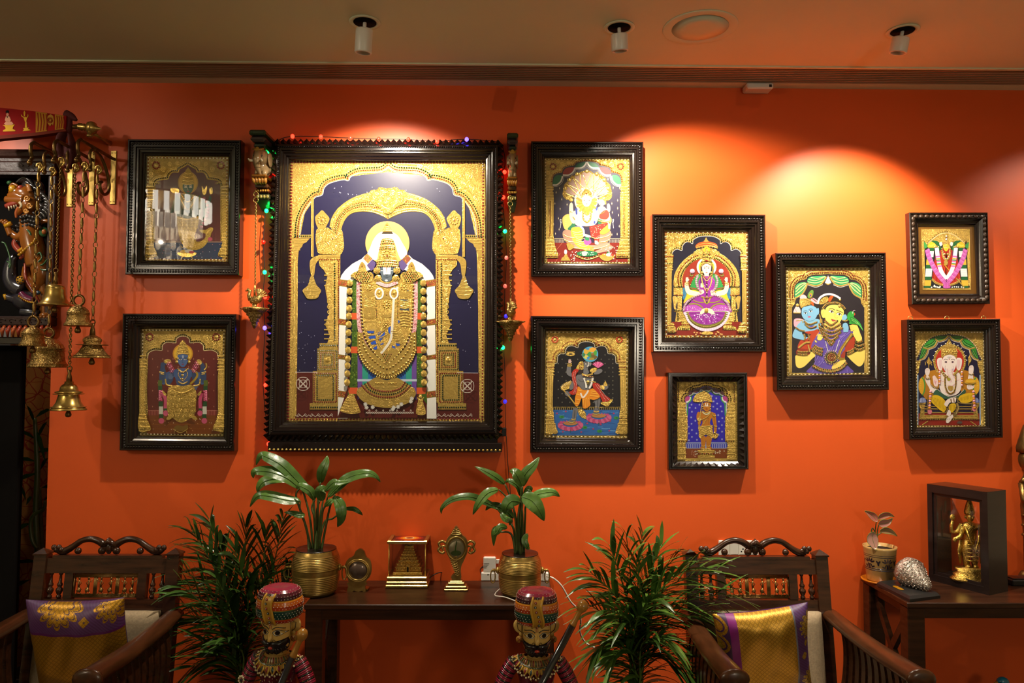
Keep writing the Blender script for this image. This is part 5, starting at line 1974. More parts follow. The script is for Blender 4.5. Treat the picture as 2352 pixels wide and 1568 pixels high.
def pic_mother():
 k=4.356
 c4=[(240,240),(1080,240),(1083,1308),(250,1318)]
 dpt=.052
 a=Art(1750,560,k,-dpt+.033)
 base(a,c4)
 cx=662
 q=scallop_opening(a,"300,1290 298,660 330,600 322,520 325,440 345,395 385,365 440,352 460,325 520,308 600,306 662,300",cx,'1d1622')
 rows(a,q,cx,[(16,6.5,19,['R','5c1416']),(30,6,9,['line','Gp']),(42,5.5,17,['R','5c1416']),(54,5,9,['line','Gp'])],555)
 a.border(c4,42,54,5.4,['141a10','PL'],11)
 a.mx=cx
 for x,y,r in((300,300,22),(360,295,20),(290,360,18),(420,285,14)):
  a.spiral(x,y,r,1.8,1.0)
 a.S("330,530 330,450 350,405 400,385 445,388 440,430 400,490 355,525",'3f9a5c')
 for pts in("340,480 390,430 440,395","335,510 400,460 442,410","338,450 380,410 430,390"):
  a.L(pts,9,'d8d88a')
  a.L([(x,y+10) for x,y in pp(pts)],4,'1f5a34')
 a.L("330,545 400,505 440,440 455,392",15,'Gp')
 a.S("455,380 465,345 500,325 560,320 640,322 620,370 570,405 500,408",'2f9a62')
 for pts in("465,355 540,365 635,330","460,380 540,390 620,365","490,335 560,345 630,325"):
  a.L(pts,8,'cfd88a')
  a.L([(x,y+9) for x,y in pp(pts)],4,'1a5a38')
 a.L("460,400 540,420 600,395 645,330",14,'Gp')
 a.B("462,412 540,434 605,410",10,3.5,['W'])
 a.P("662,315 630,390 662,398",'f0dde2')
 a.L("640,395 662,408",12,'Gp')
 a.L("662,320 645,385",3,'c88a9a')
 a.P("258,550 340,550 325,600 300,640 300,1290 255,1290",'G',.002)
 for y in(550,575,600,625):
  a.T([(258,y),(328-(y-550)*.4,y)],9,'Gp')
 for x in(276,290):
  a.T([(x,640),(x,1285)],10,'Gp')
 a.mx=None
 bl,bd='7cb4d8','4f86ae'
 ye,yd='f2d568','c8a23a'
 a.S("320,760 360,745 420,760 410,800 330,830",'d8a0b4')
 a.L("340,770 400,765 410,790",8,'Gp')
 a.S("385,780 430,760 560,750 590,800 560,860 460,880 400,870",bl)
 a.S("330,850 380,785 440,800 440,860 400,890 440,930 500,930 540,900 545,930 500,960 420,960 340,945 305,920",bl)
 a.S("495,930 510,895 535,890 548,915 535,945 500,950",bl)
 a.S("360,1050 385,965 430,960 520,880 560,860 600,930 540,990 480,1060",'b03a22')
 a.S("430,880 520,865 560,850 540,900 470,900",'b03a22')
 a.S("460,830 520,815 545,840 490,850",'4a3fae')
 a.S("345,1110 465,1110 490,1080 530,1090 545,1110 500,1150 430,1220 380,1242 345,1225 335,1170",ye)
 a.S("850,1110 920,1090 1020,1050 1030,1130 1010,1200 970,1225 920,1190 870,1140",ye)
 a.S("885,830 910,800 950,810 985,900 1000,950 960,980 925,930 900,880",ye)
 a.S("540,1010 530,960 555,900 590,880 610,930 605,1010 570,1040",ye)
 a.S("360,1050 470,1060 465,1110 350,1110",'8e2a1c')
 a.S("840,1080 920,1040 925,930 880,960 830,1040",'a8361f')
 sari,sl,sd='5f4aa6','7b68c0','44307f'
 a.S("500,1000 560,900 620,850 800,850 900,870 905,900 840,990 830,1090 830,1150 840,1200 880,1240 890,1290 470,1290 490,1230 540,1170 545,1100 500,1050",
sari)
 a.S("760,1180 820,1150 850,1200 800,1240 700,1250 720,1200",ye)
 for pts in("640,1010 560,1130 520,1210","690,1040 600,1180 560,1220","720,1000 640,1200","880,880 800,950 760,1050","850,880 770,960","540,1080 530,1170",
"520,1260 500,1290","600,1265 590,1290","850,1250 860,1290","780,1270 790,1290"):
  a.L(pts,7,sl)
  a.L([(x+8,y+6) for x,y in pp(pts)],4,sd)
 a.scatter("620,880 760,880 850,900 780,1100 620,1200 560,1180",46,3.4,'c8b8ea',5)
 a.L("905,895 850,970 790,1060 770,1120 780,1150 830,1140",30,'8f7424')
 a.B("900,905 850,980 795,1065 775,1130",11,4.5,['Gp'])
 a.S("790,1110 830,1060 830,1130 800,1140",'9a3222')
 a.S("640,780 760,770 790,830 700,860 620,840",'eaca6a')
 a.S("560,600 565,560 600,520 650,502 710,510 760,535 800,590 830,640 820,670 780,620 700,600 640,620 600,680 580,650",'201612')
 a.L("556,600 575,545 620,512 680,502 740,520 785,548",20,'ecd9dc')
 a.S("570,590 600,545 650,525 665,560 640,590 590,605",'G',.004)
 a.S("660,565 680,525 715,520 700,550 680,580",'c8501c')
 a.L("605,650 640,608 700,590 760,592 815,630 830,655",20,'Gp')
 a.B("605,648 642,606 702,588 762,592 812,628 830,655",15,6,['N','R'])
 a.D(775,622,16,'Gp')
 a.D(782,560,11,'Gp')
 fx=[(628,720),(632,660),(660,622),(715,608),(770,618),(810,655),(818,690),(800,750),(760,800),(715,815),(665,795),(640,765)]
 a.poly(cr(fx,True,4),ye)
 a.S("590,690 598,655 622,650 632,680 630,735 605,735",ye)
 a.L("612,670 606,715",4,yd)
 for(x,y) in((695,680),(772,706)):
  a.S([(x-28,y-8),(x,y-15),(x+24,y+6),(x,y+9)],'faf4e6')
  a.E(x+2,y-2,10,11,'3a2a2e',n=10)
  a.L([(x-30,y-9),(x,y-18),(x+26,y+6)],5,'2a1a16')
 a.L("668,655 695,645 730,662",6,'2a1a16')
 a.L("752,668 785,675 808,692",6,'2a1a16')
 a.L("752,655 748,672",6,'3a1a1c')
 a.L("735,680 728,730 748,742 758,732",4,yd)
 a.S("692,750 712,755 738,765 715,776 698,768",'b0413c')
 a.L("690,750 715,760 740,764",3,'7a2420')
 a.L("695,800 730,806",4,yd)
 a.S("398,700 400,650 430,620 490,615 540,635 555,680 545,730 510,765 460,770 415,745",bl)
 a.S("545,660 565,640 570,690 555,710",bl)
 a.S("402,700 395,690 400,720 412,735",bl)
 for(x,y) in((434,692),(487,674)):
  a.S([(x-18,y+2),(x,y-8),(x+18,y),(x,y+7)],'f5f5f2')
  a.E(x,y,8,8,'1c2430',n=10)
  a.L([(x-20,y+1),(x,y-10),(x+20,y)],4,'1c2430')
  a.L([(x-20,y-16),(x,y-24),(x+20,y-18)],4,'1c2430')
 a.L("458,690 455,715 470,718",3,bd)
 a.S("455,730 475,722 490,728 475,738",'b85a7a')
 a.S("400,640 420,620 490,600 530,610 545,640 500,615 430,628",'1d1512')
 a.S("375,590 385,545 440,540 500,570 480,610 430,620 390,640",'G',.004)
 a.L("380,560 430,552 490,575",14,'Gp')
 a.S("380,545 390,515 420,508 445,530 440,545",'e2b4c0')
 a.S("485,560 510,540 550,565 555,600 520,590",'dcb0bc')
 a.S("485,590 505,580 520,610 510,620",'c8521e')
 a.L("475,545 500,545 545,580",8,'R')
 a.S("315,690 330,640 350,620 375,640 385,690",'e6c0c4')
 a.D(355,615,18,'Gp')
 a.L("314,690 385,692",10,'Gp')
 a.L("330,650 345,680",4,'b06a7a')
 a.S("455,520 470,485 495,462 514,470 510,510 490,540 465,540",'5f8a3a')
 a.E(487,512,14,20,'c8862a')
 a.E(486,516,7,10,'2a4a9a')
 a.hand(575,960,36,ye)
 a.L("545,985 530,965",13,ye)
 a.S("810,800 845,790 865,830 860,870 830,880 808,850",bl)
 for i in range(4):
  a.L([(815+i*13,850),(820+i*12,882)],11,bl)
 a.S("805,720 835,705 850,740 820,770 800,760",bl)
 for i in range(4):
  a.L([(900+i*6,812+i*14),(875+i*4,822+i*16)],13,ye)
 for y,w_ in((790,46),(825,64),(862,82),(902,70),(945,50),(985,24)):
  a.L([(690-w_*1.45,y-26),(690,y+22),(690+w_*1.45,y-22)],24,'Gp')
  a.B([(690-w_*1.4,y-25),(690,y+22),(690+w_*1.4,y-21)],17,7,['R','N'])
 a.L("570,800 590,880 640,960",20,'Gp')
 a.B("570,800 590,880 640,960",16,6.5,['R','N'])
 a.L("590,750 590,790",26,'Gp')
 a.L("575,700 590,770",10,'Gp')
 a.B("635,980 660,1080",11,4.5,['W'])
 a.B("770,970 735,1075",11,4.5,['W'])
 a.E(695,1135,62,58,'Gf',0,.006)
 for n_,r_ in((22,54),(14,34),(8,16)):
  for i in range(n_):
   a.D(695+r_*math.cos(i*2*pi/n_),1135+r_*.94*math.sin(i*2*pi/n_),6.5,['R','N','R'][n_%3])
 for i in range(24):
  a.D(695+70*math.cos(i*2*pi/24),1137+66*math.sin(i*2*pi/24),5,'Gp')
 a.L("505,1215 600,1260 700,1270 790,1240 845,1185",34,'Gp')
 a.B("510,1205 600,1250 700,1258 785,1228 838,1178",19,7,['N','R'])
 a.B("505,1228 600,1272 700,1284 795,1252 850,1198",19,7,['R','N'])
 for pts in("500,1045 530,1085 600,1110","510,1030 545,1062 605,1080","525,1015 560,1040 606,1050","920,1040 970,1060 1022,1040","925,1005 970,1022 1018,1005",
"930,970 965,985 1005,965"):
  a.L(pts,22,'Gp')
  a.B(pts,17,6.5,['R','N'])
 for pts in("352,1075 410,1082 465,1078","352,1100 405,1108 455,1105","848,1080 885,1070 918,1048","850,1105 890,1090 922,1070"):
  a.L(pts,18,'Gp')
  a.B(pts,16,5.5,['R','N'])
 for pts in("335,835 380,862 425,872","420,900 430,940 420,965","462,905 472,935 465,958","420,770 470,805 550,780","430,800 480,840 545,820"):
  a.L(pts,15,'Gp')
  a.B(pts,13,4.5,['R','N'])
 a.L("365,1040 430,990 480,985",18,'Gp')
 a.L("805,765 835,772 855,760",12,'Gp')
 a.L("480,1080 460,1010",12,'Gp')
 a.S("850,720 865,690 885,675 915,680 925,705 915,730 950,760 985,800 1010,865 1000,860 970,820 940,805 900,800 870,800 875,770 855,760",'2f9a3a')
 a.S("880,735 915,740 950,780 975,815 930,800 890,785",'1f7a2e')
 for pts in("890,745 930,765 965,805","895,760 930,782 955,805","950,780 1005,855"):
  a.L(pts,4,'8ad070')
 a.E(905,690,5,5,'W',n=8)
 a.S("922,690 932,705 920,715",'c8402a')
 a.L("905,678 920,665 930,668",5,'d8b0c8')
 o=crop4(1750,560,k,(135,90),(1240,85),(1272,1460),(150,1468))
 r,o4,i4,g=picture('dark-framed picture of a woman in violet with a blue child and a green parrot',o,crop4(1750,560,k,*c4),dpt,a)
 g.build('glass_pane','pane',r)
pic_goddess()
pic_dwarf()
pic_mother()
def pic_garlands():
 k=9.225
 c4=[(330,148),(1358,142),(1385,1432),(360,1440)]
 m4=[(256,72),(1440,72),(1500,1520),(280,1520)]
 dpt=.036
 a=Art(2080,510,k,-dpt+.0295)
 base(a,m4,'6a4512')
 a.poly(c4,'Gf',.012)
 a.border(c4,52,64,7,['Gp'],14,sq=False)
 cx=858
 a.P("395,400 440,480 1240,480 1290,380 1325,1395 410,1395",'15101c')
 a.S("410,1395 470,1300 600,1180 1100,1180 1250,1290 1320,1395",'151a22')
 a.mx=cx
 a.B("450,430 520,370 640,270 740,215 858,200",26,9,['3a2a14','Gp'])
 a.L("470,450 560,370 680,280 780,240 858,228",14,'b8a88a')
 for x,y,r in((420,230,34),(520,220,34),(620,200,26),(400,330,30),(500,310,26),(700,175,18),(620,370,30),(720,330,30)):
  a.spiral(x,y,r,1.8,1)
 a.P("440,480 560,390 700,290 858,240 858,480",'G',.004)
 a.S("560,1180 590,1000 620,760 700,620 858,600 858,1300 700,1290 600,1250",'9e241a')
 a.mx=None
 for i in range(18):
  x=600+i*30
  a.L([(740+i*14,900),(x,1080),(590+i*32,1250)],9,'c8452c' if i%2 else '7c1510')
 a.mx=cx
 a.S("630,640 660,600 720,600 740,700 640,800 620,760",'6a2a4a')
 a.S("465,530 470,480 510,430 560,415 610,440 640,500 620,550 540,555",'e0aa2a')
 for i in range(7):
  a.E(500+i*20,490+14*math.sin(i),14,16,'f2c84a',n=8)
 a.S("540,400 600,390 680,410 730,470 745,550 730,600 700,600 690,540 640,470 580,430",'1c5a2e')
 a.S("385,420 440,470 460,520 410,560 390,540",'3a8a44')
 a.mx=None
 for sg in(0,1):
  X=(lambda x:x) if not sg else(lambda x:1716-x)
  bands=[(540,610,'1c5a32'),(615,740,'e6e4df'),(745,790,'1c5a32'),(790,905,'dba83a'),(905,985,'1c5a32'),(985,1155,'e2e0da'),(1155,1225,'1c5a32'),(1230,
1350,'dba83a'),(1350,1395,'1c5a32')]
  for y0,y1,c_ in bands:
   def xe(y):
    return(500-max(0,y-560)*.085-40,600-max(0,y-560)*.09)
   l0,r0=xe(y0)
   l1,r1=xe(y1)
   a.poly([(X(l0),y0),(X(r0),y0),(X(r1),y1),(X(l1),y1)] if not sg else[(X(r0),y0),(X(l0),y0),(X(l1),y1),(X(r1),y1)],c_)
   if c_[0]=='e':
    for j in range(3):
     yy=y0+(j+.8)*(y1-y0)/3.4
     a.T([(X(l0+12),yy),(X(r0-12),yy)],6,'b8b4ae')
 a.mx=cx
 a.L("560,1205 620,1270 700,1310 800,1340",46,'Gp')
 a.B("565,1200 625,1268 705,1310 800,1340",22,8,['Gp','R'])
 a.L("655,540 665,640 680,740 700,860 730,990 790,1110 858,1205",84,'e8e6e2')
 for t0,c_ in((730,'c865a8'),(775,'d89a2a'),(805,'2f7a3a'),(835,'c865a8'),(880,'2f7a3a'),(900,'d89a2a'),(935,'c865a8')):
  x=665+(t0-640)*.16
  a.L([(x-44,t0+5),(x+44,t0-5)],34 if c_=='c865a8' else 22,c_)
 a.D(620,525,24,'Gp')
 a.D(655,515,22,'Gp')
 a.D(690,528,18,'Gp')
 pts="455,590 480,700 530,830 600,970 680,1100 770,1215 858,1300"
 a.L(pts,100,'a8489a')
 for i,(x,y) in enumerate(cr(pp(pts),False,5)):
  for dx,dy in((-26,14),(4,2),(28,-14)):
   a.E(x+dx,y+dy,20,19,['c865b4','bb55a4','d880c4'][(i+dx)%3],n=9)
   a.E(x+dx,y+dy,8,8,'8a3080',n=7)
 a.mx=None
 a.S("800,1300 858,1270 920,1300 940,1395 795,1395",'a8489a')
 for i in range(12):
  a.E(820+(i%4)*32,1310+(i//4)*32,15,15,['c865b4','bb55a4'][i%2],n=9)
 a.S("780,470 800,400 850,380 910,400 940,470 920,560 790,560",'Gf',.004)
 a.face(850,545,108,140,'e9b22c','3a2410',lip='c03a3a')
 a.D(850,490,9,'W')
 a.B("790,440 850,425 915,440",18,8,['R','Gp'])
 for y,r_,c_ in((365,22,'W'),(300,16,'W'),(335,12,'R'),(270,10,'Gp')):
  a.D(855,y,r_,c_)
 a.mx=852
 a.S("710,440 750,420 770,470 740,510 715,490",'d8d2c8')
 a.D(765,560,16,'Gp')
 a.D(770,600,18,'Gp')
 a.L("770,620 790,740 852,820",40,'Gp')
 a.B("780,610 800,720 852,790",24,9,['Gp','W'])
 a.D(820,680,22,'Gp')
 a.mx=None
 a.S("800,840 850,820 890,850 870,910 830,910",'Gp',.004)
 a.L("800,890 860,960 920,1030",20,'b8821e')
 for i in range(5):
  a.L([(1060+i*34,1190+i*38),(1120+i*28,1240+i*36)],22,'Gp')
 a.scatter("540,1330 780,1370 780,1395 540,1395",8,18,'e2e0da',3)
 a.scatter("960,1370 1240,1370 1240,1395 960,1395",6,16,'e2e0da',4)
 o=[(2088,487.9),(2268.5,487.9),(2274,697.4),(2094.6,698.5)]
 r,o4,i4,g=picture('small ochre-mounted picture of a deity behind pink and white garlands in a leaf-carved frame',o,crop4(2080,510,k,*m4),dpt,a,'leaf')
 g.build('glass_pane','pane',r)
def pic_elephant():
 k=6.03
 c4=[(128,125),(1085,125),(1110,1440),(150,1455)]
 dpt=.052
 a=Art(2080,740,k,-dpt+.033)
 base(a,c4)
 cx=600
 q=scallop_opening(a,"178,1420 165,720 185,640 205,560 150,530 195,440 230,350 290,275 370,215 460,185 550,175 600,160",cx,'14143a')
 rows(a,q,cx,[(8,5,16,['141a10','PL']),(20,6,9,['line','Gp'])],530)
 a.border(c4,46,62,5,['PL','1a1a10'],12)
 a.mx=cx
 for x,y,r in((190,200,26),(240,190,24),(180,270,22),(300,185,16),(230,250,18),(165,340,14)):
  a.spiral(x,y,r,1.8,1.0)
 a.Q(160,730,178,1420,'7aa0c8')
 a.T("169,735 169,1418",5,'d8e4f0')
 a.S("195,500 215,420 235,345 265,340 290,360 275,420 235,480",'2f8a30')
 a.S("240,340 300,270 370,222 405,225 420,260 390,310 320,345 270,350",'2f8f34')
 a.S("405,215 450,190 540,190 580,190 550,225 500,250 440,245",'2a7a34')
 for pts in("215,470 260,380","235,480 280,390","260,335 360,290 410,240","300,345 380,310 415,260","430,215 500,225 560,198"):
  a.L(pts,10,'123a18')
  a.L([(x+4,y+12) for x,y in pp(pts)],4,'86c860')
 a.L("190,520 250,500 295,430 310,375",20,'Gp')
 a.L("240,350 320,365 400,330 440,255",20,'Gp')
 a.L("405,225 460,262 540,240 592,185",18,'Gp')
 a.B("200,530 262,508 308,440 322,380",12,4,['W'])
 a.B("320,380 410,345 455,270",12,4,['W'])
 a.B("465,280 550,255 600,205",12,4,['W'])
 a.P("140,530 215,530 200,570 185,600 180,700 145,720",'G',.002)
 for y in(535,560,590,640,690):
  a.T([(142,y),(205-(y-530)*.2,y)],11,'Gp')
 a.Q(178,1260,600,1425,'8e1c18')
 a.P("185,1110 280,1110 260,1180 260,1290 600,1290 600,1360 185,1340 200,1260 210,1200 180,1150",'Gf',.003)
 a.B("195,1130 275,1130",17,6,['K'])
 for y in(1165,1200,1250,1290,1320):
  a.T([(215,y),(590,y)],13,'Gp')
 a.B("185,1350 600,1338",24,8,['1a1408'],sq=True)
 a.L("230,1420 290,1380 310,1370",14,'Gp')
 a.S("185,1110 195,1060 230,1040 265,1055 285,1105",'5a6ab4')
 for i in range(5):
  a.T([(205+i*17,1105),(210+i*14,1050)],6,'c8d0e8')
 a.S("240,760 300,690 400,660 460,680 460,900 330,1060 280,1060 240,1000 220,880",'b87a1e')
 a.S("178,880 185,820 215,765 245,760 262,830 262,920 240,1000 205,980 182,930",'e0a826')
 a.L("225,760 255,810 265,880 255,960 232,1010",17,'3a9a44')
 for i in range(8):
  a.L([(195+i*2,800+i*24),(215,795+i*25)],6,'f2d060')
 a.mx=None
 a.E(608,540,228,242,'G',0,.004)
 a.B([(608+218*math.cos(t),540+230*math.sin(t)) for t in(pi*.95+i*pi*1.1/20 for i in range(21))],16,6,['Gp','6a4a10'],sm=False)
 a.E(608,540,196,208,'b8241a')
 for i in range(13):
  an=pi*1.02+i*pi*.96/12
  a.D(608+236*math.cos(an),540+250*math.sin(an),7,'W')
 sk,sd,pk='f1e2de','b98a94','d890a4'
 a.P("490,470 490,380 520,340 560,320 560,290 590,240 598,225 608,240 635,290 640,320 680,340 712,380 712,470 690,480 600,440 510,490",'Gf',.005)
 for y in(345,330):
  a.L([(520,y),(600,y-14),(685,y)],11,'Gp')
 for x in(530,570,610,650,690):
  a.flower(x,400+abs(610-x)*.15,26,'Gp',6)
 a.L("495,490 540,455 600,440 660,452 705,490",18,'Gp')
 a.mx=605
 a.S("510,510 490,492 455,495 432,520 435,580 450,640 480,670 505,640 512,580",sk)
 a.S("500,530 470,520 455,550 465,610 490,640",'e8c8cc')
 a.mx=None
 a.S("515,500 545,465 600,448 660,462 695,500 698,560 690,620 670,660 640,700 570,700 530,650 512,600",sk)
 a.mx=602
 a.S("532,548 552,535 575,545 570,562 545,562",'e6bcc4')
 a.E(556,549,15,12,'3a2a3a',n=10)
 a.L("525,525 550,508 580,522",7,'3a2a2e')
 a.L("550,600 545,630 560,650",4,sd)
 a.E(548,655,12,16,'c8c0d8')
 a.mx=None
 a.P("570,480 590,472 625,472 640,482 630,500 580,500",'c8c8c8')
 a.E(602,510,7,10,'a8201c',n=8)
 a.E(602,490,5,5,'a8201c',n=8)
 a.S("480,720 520,690 700,690 750,720 765,800 770,880 750,950 700,1000 620,1020 540,1000 490,960 465,890 470,790",sk)
 a.S("470,720 500,700 520,740 510,830 470,800",sk)
 a.L("475,790 500,815 530,815",5,pk)
 a.L("740,790 720,805 690,800",5,pk)
 a.L("540,960 620,1000 700,960",5,pk)
 a.mx=None
 a.S("265,770 310,740 335,790 345,860 400,900 430,930 390,970 350,970 320,900 285,840",sk)
 a.S("265,690 270,650 300,632 330,650 330,700 310,740 285,740",sk)
 a.S("375,790 370,750 400,735 420,760 445,800 445,870 420,890 390,870",'f0d4d4')
 a.L("400,800 412,840 405,860",8,pk)
 a.L("390,830 430,820",8,pk)
 a.S("860,780 870,720 870,640 890,600 930,600 940,650 930,720 935,790 900,800",sk)
 a.S("845,900 850,870 880,860 930,880 950,870 940,910 890,930 860,925",sk)
 for i in range(4):
  a.L([(872+i*20,868),(876+i*20,892)],5,sd)
  a.L([(280+i*13,648),(278+i*13,668)],3.5,sd)
  a.L([(880+i*13,606),(878+i*13,630)],3.5,sd)
 a.L("318,480 318,640",11,'Gp')
 a.S("285,540 300,520 318,480 335,520 350,545 335,575 318,590 300,575",'Gf',.004)
 a.L("265,545 275,575 265,595",10,'Gp')
 a.L("360,545 350,575 362,595",10,'Gp')
 a.L("892,440 880,490 870,600",11,'Gp')
 a.S("860,490 885,470 905,500 900,540 875,570",'Gf',.004)
 a.S("815,830 830,800 880,780 930,785 960,825 940,840 840,842",'d8a028')
 for i in range(6):
  for j in range(2):
   a.E(845+i*20,820-j*18,11,9,'f0c040',n=8)
 a.L("810,838 885,860 965,835",15,'Gp')
 a.L("600,620 605,700 635,760 660,800 655,840 620,855 590,840",62,sk)
 a.L("575,640 585,720 620,780 628,815 600,828",6,pk)
 a.L("640,650 645,720 685,790 685,840 640,880 590,870",6,pk)
 for i in range(5):
  a.L([(580+i*8,660+i*26),(604+i*9,668+i*26),(630+i*9,656+i*26)],3,'d8b8bc')
 a.S("570,770 600,765 620,790 600,810 575,800",'a8a030')
 a.L("540,720 545,880 580,970 620,985 665,960 690,860 690,730",24,'Gp')
 a.B("540,720 545,880 580,970 620,985 665,960 690,860 690,730",22,8,['5a1a18','K'])
 a.L("490,660 540,740 590,760",34,'Gp')
 a.L("720,660 690,700 660,730",34,'Gp')
 a.B("492,660 540,738 590,758",18,6,['W','K'])
 a.S("580,890 620,880 655,890 650,930 620,950 590,930",'Gp',.004)
 for i in range(7):
  a.D(465,690+i*26,15,['e8b0c0','e08a2a'][i%2])
  a.D(775,690+i*30,15,['e8b0c0','e08a2a'][i%2])
 for X in(330,945):
  for i in range(8):
   a.D(X+(6 if X<500 else-6)*(2-i*.4),960+i*32,20,['e8a8c0','e0902a'][i%2])
  a.E(X,1235-(40 if X>500 else 0),30,38,'d8788c')
  a.L([(X-22,1000),(X-36,1230)],12,'8a6a3a')
 a.S("430,930 520,990 620,1035 720,1010 800,930 830,960 780,1020 650,1060 500,1050 380,1000",'2f5a48')
 a.B("440,930 530,1000 620,1035 720,1010 795,940",15,5,['W'])
 yl='e2b81e'
 a.S("345,1050 380,1010 440,1010 510,1050 560,1120 555,1190 530,1240 480,1220 400,1150 350,1100",yl)
 a.S("725,1060 760,1010 850,980 920,980 940,1020 920,1080 850,1115 770,1110",yl)
 a.S("600,1150 630,1125 690,1130 680,1200 640,1245 600,1230",yl)
 for i in range(9):
  a.L([(365+i*22,1035+i*6),(385+i*20,1090+i*10),(400+i*16,1140+i*10)],6,'a8860e')
  a.L([(745+i*21,1090-i*4),(755+i*19,1040-i*5)],6,'a8860e')
 for i in range(4):
  a.L([(620+i*18,1140),(615+i*18,1220)],6,'a8860e')
 a.S("530,1130 560,1080 610,1050 690,1040 680,1110 610,1110 570,1165 545,1155",sk)
 a.L("620,1060 630,1110",18,'8a6a4a')
 a.L("660,1050 668,1108",14,'8a6a4a')
 a.S("560,1280 590,1210 620,1240 615,1290 575,1310",sk)
 a.L("560,1290 600,1310 640,1270",20,'8a6a3a')
 a.S("555,1370 570,1320 620,1290 650,1270 660,1295 630,1345 590,1390 560,1388",sk)
 a.L("690,1040 720,1060 730,1110 900,1125 940,1090",13,'8f7a4a')
 a.L("700,1120 720,1180 690,1260 650,1290",40,'7a6438')
 a.B("705,1125 725,1185 695,1260",13,5,['d8c07a'])
 a.L("550,1250 580,1200 600,1150",14,'8a6a3a')
 for pts in("268,760 300,775 332,760","345,860 390,900 440,895","870,712 905,722 938,706","270,770 300,784 334,772"):
  a.L(pts,13,'Gp')
  a.B(pts,12,4,['5a1a18','W'])
 a.E(745,1385,34,20,'5a4a4a')
 a.L("700,1390 760,1405",10,'4a3a3a')
 o=[(2083,733.5),(2297,731.7),(2303.5,1004.8),(2088.6,1009.8)]
 r,o4,i4,g=picture('dark-framed picture of a pale elephant-headed deity seated with a bowl of sweets',o,crop4(2080,740,k,*c4),dpt,a)
 g.build('glass_pane','pane',r)
 for x in(2091,2175,2259):
  h=MB()
  p=P(x,735,-.014)
  h.tube([(p.x+.011*math.cos(t),-.014,p.z+.008+.011*math.sin(t)) for t in(i*pi/6 for i in range(12))],.0018,6,closed=True)
  h.build('hanging_ring','brassb',r)
pic_garlands()
pic_elephant()
# the room
def struct(mb,name,m,parent=None,**kw):
 o=mb.build(name,m,parent,**kw)
 if parent is None:
  o['kind']='structure'
 return o
XL=P(117,850,0).x
XR,XW=3.4,-4.2
YB=-9.4
ZD=P(60,344,0).z
b=MB()
b.box((XL,0,0),(XR+.1,.15,CEIL))
b.box((XW,0,ZD-.02),(XL,.15,CEIL))
struct(b,'wall_back','wall')
b=MB()
b.box((XR,YB,0),(XR+.1,0,CEIL+.6))
struct(b,'wall_right','plaster')
b=MB()
b.box((XW-.1,YB,0),(XW,1.6,CEIL+.6))
struct(b,'wall_left','plaster')
b=MB()
b.box((XW,YB,-.1),(XR,1.6,0))
struct(b,'floor','floor')
yv0,yv1=PZ(1176,186.0,CEIL).y,PZ(1176,148.5,CEIL).y
b=MB()
b.box((XW,yv0,CEIL),(XR,.15,CEIL+.12))
b.box((XW,-1.25,CEIL),(XR,yv1,CEIL+.12))
b.box((XW,-1.25,CEIL+.12),(XR,-1.22,CEIL+.6))
b.box((XW,YB,CEIL+.6),(XR,-1.22,CEIL+.66))
b.box((XW,-1.25,CEIL+.12),(XR,.15,CEIL+.16))
struct(b,'ceiling','plaster')
b=MB()
b.box((XW,yv1-.012,CEIL-.006),(XR,yv1+.004,CEIL+.01))
struct(b,'trim_1','plaster')
v=thing('air_vent','long bronze linear air vent with fine slats running along the ceiling above the orange wall','air vent',(0,(yv0+yv1)/2,CEIL))
b=MB()
b.box((XW,yv1,CEIL+.05),(XR,yv0,CEIL+.06))
b.build('backing','dark',v)
n=9
for i in range(n):
 y=yv1+(yv0-yv1)*(i+.6)/n
 s_=MB()
 s_.obox((XW,y,CEIL+.006),(XR,y,CEIL+.006),.0075,.012)
 s_.build('slat','vent',v)
for(hole,foot,ax),lab in zip(DL,('white tube downlight above the huge garlanded picture','white tube downlight beside the round flush lamp','white tube downlight nearest the right wall, tilted towards its neighbours')):
 t=thing('downlight',lab,'ceiling light',hole,'tube downlights')
 b=MB()
 b.lathe([(.060,-.0015),(.060,-.004),(.050,-.006),(.044,-.003),(.044,.05)],hole,28)
 b.build('rim','plaster',t)
 b=MB()
 b.lathe([(.0435,-.0038),(.001,-.0036)],hole,24)
 b.build('opening','dark',t)
 b=MB()
 d=hole+ax*.028
 L_=(foot-d).length
 b.lathe([(.0,.0),(.031,.0),(.0325,.004),(.0325,L_-.004),(.031,L_),(.026,L_),(.026,L_-.012),(.0,L_-.012)],d,28,ax=ax)
 b.lathe([(.007,-.03),(.007,.002)],d,8,ax=ax)
 b.build('tube','white',t)
ctr=PZ(1608,63,CEIL)
t=thing('flush_lamp','round flush ceiling lamp, switched off, between two tube downlights','ceiling light',ctr)
b=MB()
b.lathe([(.142,0),(.142,-.0025),(.138,-.004),(.112,-.005),(.108,-.003)],ctr,48)
b.build('rim','plaster',t)
b=MB()
b.lathe([(.108,-.003),(.05,-.0034),(.0,-.0035)],ctr,40)
b.build('diffuser','plaster',t)
p0,p1=P(1704,206,-.0),P(1764,196,-.0)
b=MB()
b.bbox((p0.x,-.075,CEIL-.030),(p1.x,-.004,CEIL-.002),.006)
o=b.build('sensor_box','white',None,loc=(p0.x,0,CEIL))
tag(o,'small white sensor box tucked under the ceiling above the seated goddess picture','sensor')
b=MB()
b.box((p1.x-.022,-.0765,CEIL-.024),(p1.x-.010,-.0745,CEIL-.012))
b.build('lens','black',o)
t=thing('chandelier','round crystal chandelier mirrored in the glass of the fish-tail picture','chandelier',(CH.x,CH.y,CEIL+.6))
b=MB()
b.lathe([(.0,CEIL+.6-CH.z),(.09,CEIL+.6-CH.z),(.09,CEIL+.56-CH.z),(.0,CEIL+.55-CH.z)],CH,20)
b.lathe([(.012,.0),(.012,CEIL+.57-CH.z)],CH,8)
